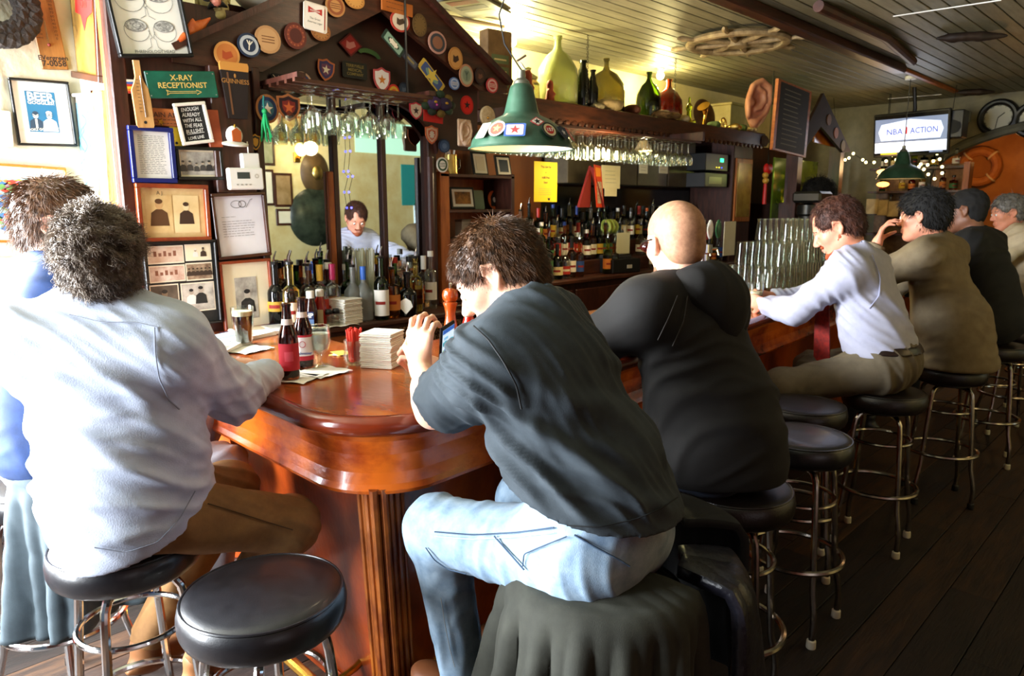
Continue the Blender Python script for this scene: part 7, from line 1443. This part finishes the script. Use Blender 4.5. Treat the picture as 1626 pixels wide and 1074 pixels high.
t = thing('jar_register', 'black till with a pale screen between the bottle rows', 'till', (on_y(985, 430, 3.7).x, 3.72, 1.046), R(-8)); MB().box(-.17, .17, -.10, .12, 0, .12, BLACK, c=.008).build('body', t); MB().box(-.14, .14, -.02, .10, .12, .15, mat('till_grey', '2c2c2c', rough=.4), c=.006).build('top', t); MB().box(-.06, .10, -.03, -.025, .16, .34, mat('till_screen', 'c8c4a0', rough=.4), c=.002).build('screen', t); MB().box(.0, .06, -.104, -.10, .04, .07, flat('a8a090')).build('slot_label', t)
q = on_y(965, 350, 3.95); t = thing('plastic_tub', 'large clear tub of lime slices behind the till', 'tub', (q.x, 3.92, 1.17)); MB().lathe([(0, 0), (.11, 0), (.12, .22), (.125, .23), (.115, .23), (.11, .01), (0, .01)], G['clear'], 24).build('tub', t); [MB().ring((-.02+.04*k, 0, .26), .055, .014, mat('lime_skin', '7c8c2c', '9ca84c', rough=.5), 18, 6, ax=(1, .2*k, .1)).build('lime_ring', t) for k in (-1, 0, 1)]
# stereo
xs = on_y(1130, 265, 3.8); t = thing('stereo', 'black stack of stereo equipment with a green display below the shelf', 'stereo', (xs.x, 3.84, 1.80)); MB().box(-.22, .22, -.1, .15, .16, .33, BLACK, c=.006).build('amplifier', t); MB().box(-.22, .22, -.1, .15, 0, .14, mat('till_grey', '2c2c2c'), c=.006).build('deck', t)
MB().box(.06, .12, -.104, -.10, .25, .285, mat('led_green', '20d878', emit=5, ecol='20e080')).build('display', t); [MB().box(-.02+i*.05, -.0+i*.05, -.104, -.10, .19, .20, mat('led_%d' % i, c_, emit=2.5, ecol=c_)).build('indicator', t) for i, c_ in enumerate(('b8a828', 'd8d040', '3048e0'))]; MB().box(-.15, .10, -.104, -.10, .03, .10, mat('deck_face', '5c5c58', rough=.3)).build('front_plate', t)
# tall cabinet post with framed door, dark zone right of it
a_ = on_y(1166, 245, 3.7); b_ = on_y(1196, 245, 3.7)
t = thing('tall_cabinet', 'tall narrow dark cabinet at the right end of the bottles', 'cabinet', ((a_.x+b_.x)/2, 3.85, 0)); hw = (b_.x-a_.x)/2; MB().box(-hw, hw, -.15, .35, 0, 2.28, DWOOD, c=.006).build('body', t); MB().box(-hw+.03, hw-.03, -.17, -.15, 1.45, 2.1, OWOOD, c=.006).build('door', t); MB().box(-hw+.06, hw-.06, -.175, -.17, 1.50, 2.05, mat('amber_mirror', '4a2c12')).build('door_panel', t)
a_ = on_y(1150, 350, 3.6); t = yrect('white_menu', 'tall cream menu board standing at the right end of the bottles', 'menu board', 3.62, (1150, 352), (1165, 405), CREAM, .008)
# chalkboard, lantern, second gable, green glow
def art_chalk(p, hw, hh, z): p.box(-hw*.86, hw*.86, -hh*.94, hh*.94, z-.001, z, flat('1c1712')); [p.line([(-hw*.6, hh*(.78-.14*i)), (hw*rnd.uniform(.2, .65), hh*(.78-.14*i))], .008, z+.001, flat('7c7460')) for i in range(12)]
yrect('chalkboard', 'tall chalkboard menu in an orange wood frame hanging from the ceiling', 'chalkboard', 3.05, (1230, 128), (1276, 248), OWOOD, .03, art_chalk, -3, 'frame')
q = on_y(1219, 270, 3.2); t = thing('paper_lantern', 'red fish charm with yellow beads and a tassel hanging in the dark', 'charm', (q.x, 3.2, q.z)); P, Q = grow([E((0, 0, 0), (.065, .03, .045), None, .01), E((.055, 0, .02), (.03, .02, .04), None, .02), E((-.03, 0, .03), (.03, .02, .03), None, .02)], .006); npmesh('fish', [(P, Q)], mat('charm_red', 'c01818', rough=.4), t, world=False); MB().ball((-.04, 0, -.05), .03, mat('charm_gold', 'c89838', rough=.3), 12).ball((-.03, 0, -.10), .03, mat('charm_gold', 'c89838'), 12).build('beads', t); MB().tube([(-.03, 0, -.13), (-.03, 0, -.32)], [.016, .02], mat('charm_red', 'c01818'), 8).build('tassel', t); MB().tube([(0, 0, .04), (0, 0, CH-q.z)], .004, BLACK, 5).build('cord', t)
GA = on_y(1308, 148, 3.05); GL = on_y(1268, 215, 3.05); GR = on_y(1352, 232, 3.05)
t = thing('far_gable', 'smaller dark wooden gable with dim coasters farther down the bar', 'canopy', (GA.x, 3.05, 1.7))
MB().poly([(GL.x, GL.z-.1), (GA.x, GA.z), (GR.x, GR.z-.06), (GR.x-.22, GR.z-.08), (GA.x, GA.z-.32), (GL.x+.16, GL.z-.12)], -3.08, -3.05, mat('far_gable_wood', '1a0d08', '2c160c', rough=.8, scale=4), Mxz).build('barge_board', t, world=True, smooth=False)
MB().box(GL.x+.1, GL.x+.2, 3.08, 3.2, .0, GL.z, DWOOD).build('post', t, world=True); MB().box(GR.x-.2, GR.x-.1, 3.08, 3.2, .0, GR.z, DWOOD).build('post', t, world=True)
for i, f_ in enumerate((.2, .45, .7)): MB().lathe([(0, 0), (.055, 0), (.055, .008), (0, .008)], flat(('6a4424', '8a4c2c', '5c4c2c')[i]), 18, Matrix.Translation((GA.x+(GR.x-GA.x)*f_, 3.049, GA.z-.15+(GR.z-GA.z)*f_)) @ Matrix.Rotation(R(90), 4, 'X')).build('coaster', t, world=True)
yrect('amber_picture', 'glossy amber picture hanging inside the farther gable', 'picture', 3.15, (1293, 187), (1324, 233), mat('amber_picture', '8a4414', 'c87828', rough=.15, scale=3), .02, None, -2, 'frame')
yrect('glass_partition', 'dim green glass panel glowing behind the taps', 'glass panel', 3.6, (1228, 250), (1290, 345), mat('green_panel', '3c4a14', '5c6c1c', rough=.15, scale=3), .02)
q = on_y(1262, 300, 3.5); t = bottle((q.x, 3.5, q.z-.15), 'wine', 'lime', None, '111111', 'cap', 'lime-green bottle catching light before the green glass panel'); t.scale = (1.6, 1.6, 1.1)
pl_ = thing('side_table', 'dark side counter behind the taps carrying the green bottle', 'counter', (8.2, 3.6, 0)); MB().box(7.75, 9.2, 3.4, 4.2, 0, on_y(1262, 300, 3.5).z-.15, DWOOD, c=.01).build('body', pl_, world=True)
light('POINT', 'green_panel_light', (on_y(1262, 280, 3.3).x, 3.3, 1.95), 1.2, (.7, 1, .15), .03)
q = on_y(1310, 330, 2.6); t = thing('coffee_machine', 'dull steel drinks machine behind the glass stacks', 'machine', (q.x, 2.75, .9)); MB().box(-.16, .16, -.15, .15, .0, .12, CHROME, c=.01).build('base', t); MB().lathe([(.08, .12), (.08, .62), (.10, .64), (.10, .72), (0, .74)], mat('dull_steel', '3c3c3a', rough=.35, metal=.8), 20).build('column', t); MB().box(-.14, .14, -.16, .1, .74, .84, mat('dull_steel', '3c3c3a'), c=.02).build('hood', t)
# ------------------------------------------------------------ far end: television, clock, lights, far bar
tv0 = on_x(1445, 212, 8.6); t = thing('television', 'lit flat television showing a pale sports title, hung near the ceiling', 'television', tv0, Matrix(((0, 0, -1), (-1, 0, 0), (0, 1, 0))) @ Matrix.Rotation(R(-6), 3, 'Y') @ Matrix.Rotation(R(8), 3, 'X')); k = 8.6*.70711*2/1131*.74
MB().box(-.385, .385, -.235, .225, -.04, 0, BLACK, c=.008).build('case', t)
tw = mat('tv_white', 'dfe8ff', emit=.95, ecol='dde8ff'); tg = mat('tv_grey', '7c8ca8', emit=.7, ecol='7c8cac'); tb = mat('tv_blue', '3c4c9c', emit=1.0, ecol='4454a8'); tk = mat('tv_black', '0c0c10', rough=.2); ty = mat('tv_yellow', 'c8a818', emit=1.2, ecol='c8a818'); tr_ = mat('tv_red', 'b83030', emit=1.2, ecol='c03030')
p = MB(); p.box(-.37, .37, -.215, .205, 0, .001, tk); p.box(-.365, .365, -.075, .165, .001, .0015, tg); p.poly([(-.3, -.06), (.3, -.06), (.33, .03), (.3, .11), (0, .15), (-.3, .11), (-.33, .03)], .0018, .0018, tw); p.box(-.365, .365, -.19, -.08, .001, .0016, tw); p.box(-.30, -.13, -.208, -.192, .001, .0016, ty); p.box(.2, .33, -.208, -.192, .001, .0016, tg)
p.text('NBA', .085, -.16, .025, .0024, tb, bold=.01); p.text('ACTION', .085, .14, .025, .0024, tb, bold=.01, sx=.85); p.text('I', .10, -.035, .03, .0024, tr_, bold=.02); p.build('screen', t, smooth=False)
MB().tube([(0, .1, -.04), (0, .25, -.10), (.0, CH-tv0.z+.02, -.06)], .02, BLACK, 8).build('bracket', t)
light('AREA', 'television_light', tv0+Vector((-.12, 0, -.02)), 1.5, (.8, .88, 1), .5, (R(90), 0, R(90)), .3)
q = on_x(1518, 198, 8.7); t = thing('speaker_box', 'black loudspeaker mounted right of the television', 'speaker', q); MB().box(-.1, .1, -.09, .09, -.14, .14, BLACK, c=.01).build('case', t); MB().lathe([(0, 0), (.06, 0), (.07, .01)], mat('cone_grey', '1c1c1c', rough=.7), 20, Matrix.Translation((-.101, 0, -.03)) @ Matrix.Rotation(R(-90), 4, 'Y')).build('cone', t)
for (px, py, r, lb) in ((1585, 187, .17, 'round black-rimmed wall clock on the end wall'), (1640, 190, .16, 'second black-rimmed clock cut by the right edge')):
    q = on_x(px, py, XE-.02); t = thing('wall_clock', lb, 'clock', q, Matrix(((0, 0, -1), (-1, 0, 0), (0, 1, 0))))
    MB().ring((0, 0, .01), r, .035, BLACK, 40, 10).build('rim', t); MB().lathe([(0, 0), (r, 0), (r, .006), (0, .006)], mat('clock_face', 'b8b8a4', rough=.4), 36).build('face', t); p = MB()
    for i, s_ in enumerate(('XII', 'I', 'II', 'III', 'IIII', 'V', 'VI', 'VII', 'VIII', 'IX', 'X', 'XI')): a = R(90-30*i); p.text(s_, .034, .78*r*math.cos(a), .78*r*math.sin(a), .007, INK, rot=a-R(90), bold=.02)
    p.build('numerals', t, smooth=False); p = MB(); p.line([(0, 0), (r*.35, r*.3)], .010, .009, INK); p.line([(0, 0), (-.1*r, -r*.7)], .007, .010, INK); p.build('hands', t, smooth=False)
q = on_x(1528, 186, XE-.03); t = thing('outlet_box', 'grey outlet box with wires left of the clock', 'socket box', q); MB().box(-.03, .03, -.08, .08, -.06, .06, mat('outlet_grey', '8c8c80'), c=.006).build('box', t); MB().tube([(0, -.02, -.06), (0, -.06, -.25), (0, -.15, -.3)], .006, BLACK, 6).build('wire', t)
q = on_x(1555, 265, 11.80); t = thing('life_ring', 'orange and tan life ring on the back-room wall through the arch', 'life ring', q); MB().ring((0, 0, 0), .21, .065, mat('ring_orange', 'a05a24', 'b87030', rough=.6), 36, 10, ax=(1, 0, 0)).build('ring', t); [MB().ring((0, .21*math.cos(R(45+90*i)), .21*math.sin(R(45+90*i))), .068, .014, mat('ring_band', 'd8b888', rough=.6), 16, 6, ax=(0, -math.sin(R(45+90*i)), math.cos(R(45+90*i)))).build('band', t) for i in range(4)]
# string lights
sp = [(1330, 253), (1335, 258), (1342, 254), (1348, 251), (1355, 244), (1370, 254), (1375, 258), (1388, 258), (1393, 247), (1407, 256), (1412, 247), (1417, 247), (1423, 254), (1427, 243), (1435, 248), (1459, 265), (1462, 261), (1467, 269), (1473, 262), (1474, 277), (1482, 256), (1484, 284), (1488, 244), (1492, 253), (1496, 265), (1496, 275)]
P3 = [on_x(x, y, 8.75) for x, y in sp]; P3w = [Vector((P3[0].x, P3[0].y+.1, CH))]+P3+[Vector((P3[-1].x, P3[-1].y-.05, CH))]; t = thing('string_lights', 'string of small warm lights draped under the television', 'string lights', P3[0]); MB().tube([p_-P3[0] for p_ in P3w], .003, BLACK, 4).build('wire', t)
for p_ in P3: MB().ball(p_-P3[0], .016, mat('fairy_glow', 'fff0a8', emit=9, ecol='ffe898'), 8).build('bulb', t)
# far bar shelves under the TV
a_ = on_x(1385, 300, 9.2); b_ = on_x(1505, 300, 9.2)
t = thing('far_shelves', 'dark shelves with glowing bottles and notes under the television', 'shelf', (9.35, (a_.y+b_.y)/2, 0)); y0, y1 = b_.y, a_.y
MB().box(9.3, 9.68, y0-.1, y1+.1, 0, 1.0, DWOOD).build('cabinet', t, world=True)
for z in (1.28, 1.52, 1.78, 2.05): MB().box(9.35, 9.68, y0-.1, y1+.1, z-.012, z+.012, DWOOD).build('shelf', t, world=True)
MB().box(9.655, 9.68, y0-.1, y1+.1, 1.0, 2.1, mat('far_glow_panel', '6a4a2c', 'a87c50', rough=.5)).build('back_panel', t, world=True, smooth=False)
MB().box(9.34, 9.5, y0-.16, y0-.1, 1.0, 2.1, OWOOD).build('post', t, world=True)
for j, z in enumerate((1.53, 1.79, 2.062)):
    for i in range(8):
        if (i+j) % 4 == 3: continue
        b_ = bottle((9.48, y0+.02+(y1-y0-.04)*i/7, z), rb_.choice(('spirit', 'tall', 'square')), rb_.choice(P2), rb_.choice(LABS), '111111', 'cap', f'small far bottle, {ORD[i]} from right, {("lower", "middle", "top")[j]} shelf under television', 'bottles on the far shelves'); b_.scale = (1, 1, .68)
for i, (px, py, w_) in enumerate(((1385, 328, .14), (1402, 330, .12), (1418, 332, .12))):
    q = on_x(px, py, 9.33); t2 = thing('paper_note', f'pale paper note pinned above the far counter, {ORD[i]} from the left', 'note', q); MB().box(0, .003, -w_/2, w_/2, -.09, .09, mat('note_tan', 'a08c60', 'c0ac7c')).build('sheet', t2)
for (px, py, e_, lb) in ((1402, 273, 6, 'small bright orange bar lamp above the far shelves'), (1402, 293, 4, 'small dim amber lamp below the orange one')): q = on_x(px, py, 8.9); t2 = thing('bar_lamp', lb, 'lamp', q); MB().ball((0, 0, 0), (.03, .07, .03), mat('lamp_amber%d' % e_, 'ffb060', emit=e_, ecol='ffa850'), 12).build('bulb', t2); MB().tube([(0, 0, .02), (0, 0, CH-q.z)], .004, BLACK, 5).build('cord', t2)
for (px, lb, h_) in ((1375, 'orange drink glass on the far bar left of the tan jacket', .14), (1392, 'amber beer bottle on the far bar beside the orange glass', .2)): q = on_z(px, 402, 1.07); pint((min(q.x, 7.2), min(q.y, 2.5), 1.067), lb, LAGER, None, .10, h_)
# ------------------------------------------------------------ coats, bags, fireplace
def drape(name, lb, loc, m, a0, a1, z0, zb, r0=.185, spread=.10, nf=7, amp=.035, seed=0, cat='jacket', lean=(0, 0), hem=.05, top=.10, scale_=1., th=.012):
    t = thing(name, lb, cat, loc); n, k = 90, 46; vs = []; rg = np.random.default_rng(seed); ph = rg.uniform(0, 6.28, 4)
    for j in range(k+1):
        v = j/k
        for i in range(n+1):
            u = i/n; a = R(a0+(a1-a0)*u)
            drop = max(0, (v-.22)/.78); r = (r0*(.45+.55*min(1, v/.22)) if v < .22 else r0+spread*drop**.7*(.6+.5*math.sin(u*3+ph[3])))
            f_ = amp*drop**.8*(math.sin(nf*2*math.pi*u/2+ph[0]+1.2*math.sin(u*5+ph[1]))+.5*math.sin(nf*2.3*math.pi*u+ph[2]+drop*2))
            r += f_; z = (z0+.012*math.cos(v*8)+.004 if v < .22 else z0-(z0-zb+hem*math.sin(u*4+ph[1]))*drop)
            vs.append((r*math.cos(a)+lean[0]*drop, r*math.sin(a)+lean[1]*drop, z-.02*(v > .2)))
    P = A3(vs); Q = np.array([(j*(n+1)+i, j*(n+1)+i+1, (j+1)*(n+1)+i+1, (j+1)*(n+1)+i) for j in range(k) for i in range(n)])
    N = vnormals(P, Q); P = P+N*folds(.007, (1, .4, .1), 9, seed)(P+A3(loc), N)[:, None]
    o = npmesh('cloth', [(P, Q)], m, t, world=False); s_ = o.modifiers.new('s', 'SOLIDIFY'); s_.thickness = th; return t, P
OLIVE = cloth('olive_canvas', '25261f', '31322a'); GREYJ = cloth('slate_jacket', '333e44', '3e4a50'); PUFF = mat('cloth_puffer', '14141c', '24242e', rough=.35, scale=10, bump=.3, bscale=60)
t, P = drape('hung_jacket', 'slate grey jacket hanging over the stool at the left edge', (.54, 2.42, 0), GREYJ, 180, 350, .85, .40, .18, .09, 7, .028, 3)
t, P = drape('hung_jacket', 'dark olive canvas coat draped under the man in jeans', (1.20, .90, 0), OLIVE, 120, 285, .79, .08, .215, .10, 13, .055, 5, th=.014)
p = MB(); pk = [Vector(P[(18+i)*91+52]) for i in range(0, 26)]; p.tube([v+Vector((-.006, -.006, 0)) for v in pk], .0022, flat('8c8c78'), 5); p.build('pocket_seam', t); p = MB(); p.ball(tuple(P[16*91+22]), .006, CHROME, 8); p.build('snap', t)
t, P = drape('puffer_jacket', 'shiny black quilted puffer jacket hanging beside the olive coat', (1.27, .87, 0), PUFF, 275, 325, .785, .10, .23, .09, 3, .02, 8, th=.03)
for j in (14, 22, 30, 38): MB().tube([Vector(P[j*91+i])*1.004 for i in range(2, 90, 4)], .004, BLACK, 5).build('quilt_seam', t)
t, P = drape('black_coat', 'plain black coat bundled at the back of the same stool', (1.32, .90, 0), BLK, 318, 400, .84, .42, .25, .10, 4, .03, 9, th=.02)
q = on_z(690, 1040, .25); t = thing('canvas_bag', 'tan canvas bag with a black strap at the foot of the bar', 'bag', (1.26, 1.40, 0), .2); P, Q = grow([E((0, 0, .17), (.13, .08, .17), None, .02), C((-.08, 0, .05), (.08, 0, .05), .07, .07, .05)], .01, folds(.01, (.3, .2, 1), 9, 2)); npmesh('bag', [(P, Q)], mat('canvas_tan', '6c5c44', '84725a', rough=.85), t, world=False); MB().tube([(-.12, -.06, .05), (-.1, -.09, .2), (-.02, -.08, .33), (.06, -.03, .38), (.1, .04, .28)], .010, BLACK, 6).build('strap', t)
# fireplace at the left wall
fp = thing('electric_fireplace', 'dark red mantel fireplace with a black grille and glowing embers at the left edge', 'fireplace', (.1, 3.5, 0)); RW = mat('mantel_red', '4a1210', '6c1e18', rough=.3, scale=5, stretch=(1, 5, 5), coat=.4)
MB().box(-.9, .66, 3.38, 3.59, .93, .985, RW, c=.01).build('mantel_shelf', fp, world=True); [MB().box(-.86+k*.02, .62-k*.02, 3.41+k*.01, 3.59, .93-(k+1)*.085, .93-k*.085-.008, RW, c=.012).build('moulding', fp, world=True) for k in range(4)]
MB().box(.50, .60, 3.44, 3.59, .0, .60, RW, c=.006).build('pilaster', fp, world=True); MB().box(-.84, -.74, 3.44, 3.59, .0, .60, RW, c=.006).build('pilaster', fp, world=True); MB().box(-.74, .50, 3.46, 3.48, .45, .60, BLACK, c=.004).build('grille', fp, world=True)
g_ = MB(); [g_.box(-.70+i*.03, -.685+i*.03, 3.45, 3.46, y_, y_+.035, mat('grille_grey', '6c6c6c', rough=.3, metal=.6)) for i in range(40) for y_ in (.48, .53)]; g_.build('grille_slots', fp, world=True, kind='stuff')
MB().box(-.74, .50, 3.56, 3.58, .05, .45, BLACK).build('firebox', fp, world=True, smooth=False); e_ = MB(); [e_.ball((-.6+i*.12, 3.52, .09+.02*(i % 2)), (.07, .03, .035), mat('ember', '3c0c08', 'd83c10', emit=.0, scale=14), 10) for i in range(9)]; e_.build('logs', fp, world=True); e_ = MB(); [e_.ball((-.5+i*.17, 3.50, .14), (.012, .01, .02), mat('flame', 'ff7020', emit=5, ecol='ff5818'), 8) for i in range(6)]; e_.build('embers', fp, world=True)
MB().box(-.9, .66, 3.36, 3.59, .0, .045, RW, c=.008).build('hearth', fp, world=True)
# ------------------------------------------------------------ what the mirror sees on the opposite wall
YV = 3.312*2+1.5
def vm(px, py): q = on_y(px, py, YV); return Vector((q.x, -1.5, q.z))
def oppo(label, px, py, w_, h_, fm, bk, name='framed_picture', cat='picture', art=None):
    c_ = vm(px, py); t = thing(name, label, cat, c_, PLN['R'][2]); k = 8.42*.7071*2/1131*.0+.0064
    MB().box(-w_/2, w_/2, -h_/2, h_/2, 0, .02, fm, c=.004).build('frame', t); MB().box(-w_/2+.03, w_/2-.03, -h_/2+.03, h_/2-.03, .02, .022, bk).build('print', t, smooth=False); return t
oppo('framed print left in the mirror, upper row', 418, 235, .26, .40, FD, mat('olive_print', '8c8c60', 'a8a47c')); oppo('gold-framed print by the sconce seen in the mirror', 472, 205, .5, .3, FO, mat('gold_print', 'b8883c', 'd8b060')); oppo('brown framed print in the mirror, middle row', 449, 302, .24, .40, FD, mat('brown_print', '8a6c3c', 'a8885c')); oppo('narrow framed print in the mirror, left middle', 422, 298, .2, .42, FD, CREAM); oppo('small framed print low in the mirror', 455, 345, .28, .2, FD, CREAM)
c_ = vm(470, 245); t = thing('wall_sconce', 'lit wall sconce with two shades on the wall opposite the mirror', 'lamp', c_, PLN['R'][2]); MB().box(-.04, .04, -.10, .02, 0, .03, BRASS, c=.006).build('plate', t); MB().tube([(0, -.04, .02), (0, -.05, .10), (0, .0, .12)], .01, BRASS, 8).build('arm', t); MB().ball((0, .05, .13), (.07, .08, .07), mat('sconce_glow', 'ffe0a0', emit=14, ecol='ffd890'), 14).build('shade', t)
light('POINT', 'sconce_light', c_+Vector((0, .35, .05)), 9, (1, .74, .4), .08)
c_ = vm(500, 345)+Vector((0, .01, 0)); t = thing('porthole_shield', 'large dark round shield on the wall opposite the mirror', 'shield', c_, PLN['R'][2]); MB().lathe([(0, .08), (.18, .07), (.32, .03), (.36, 0), (0, 0)], mat('shield_dark', '1c2018', '3c4434', rough=.3, scale=8), 32).build('shield', t); c_ = vm(500, 275); t = thing('carved_mask', 'dark carved oval ornament above the round shield', 'ornament', c_, PLN['R'][2]); MB().lathe([(0, .06), (.12, .05), (.2, 0), (0, 0)], mat('carved_dark', '3c2c18', '5c4424', rough=.4), 24, Matrix.Scale(1.3, 4, (0, 1, 0))).build('body', t); MB().ball((0, 0, .06), (.07, .09, .03), GOLDM, 14).build('boss', t)
a_, b_ = vm(562, 190), vm(700, 250); wo = MB().box(min(a_.x, b_.x), max(a_.x, b_.x), -1.5, -1.49, b_.z, a_.z, mat('awning_light', 'b8e0c0', emit=.9, ecol='c0f0d0')).build('window_2', None, smooth=False); wo['kind'] = 'structure'
a_, b_ = vm(655, 262), vm(698, 420); wo = MB().box(min(a_.x, b_.x), max(a_.x, b_.x), -1.5, -1.49, b_.z, a_.z, mat('street_light', 'd0e8f0', emit=.9, ecol='e0f4ff')).build('window_3', None, smooth=False); wo['kind'] = 'structure'
wo = MB().box(min(a_.x, b_.x)-.2, max(a_.x, b_.x)+.4, -1.5, -1.485, a_.z-.55, a_.z, mat('teal_blind', '2c9a94', rough=.6)).build('window_4', None, smooth=False); wo['kind'] = 'structure'
MBx = thing('blue_string_lights', 'string of small blue lights hanging inside the mirror arch', 'string lights', on_y(558, 200, 3.29)); P3 = [on_y(x, y, 3.29) for x, y in ((560, 200), (557, 218), (558, 240), (555, 272), (562, 280), (556, 305), (560, 330))]; MB().tube([p_-P3[0] for p_ in P3], .0015, BLACK, 4).build('wire', MBx, world=False)
for p_ in P3[1:]: MB().ball(p_-P3[0], .006, mat('blue_glow', '4040ff', emit=8, ecol='4848ff'), 8).build('bulb', MBx, world=False)
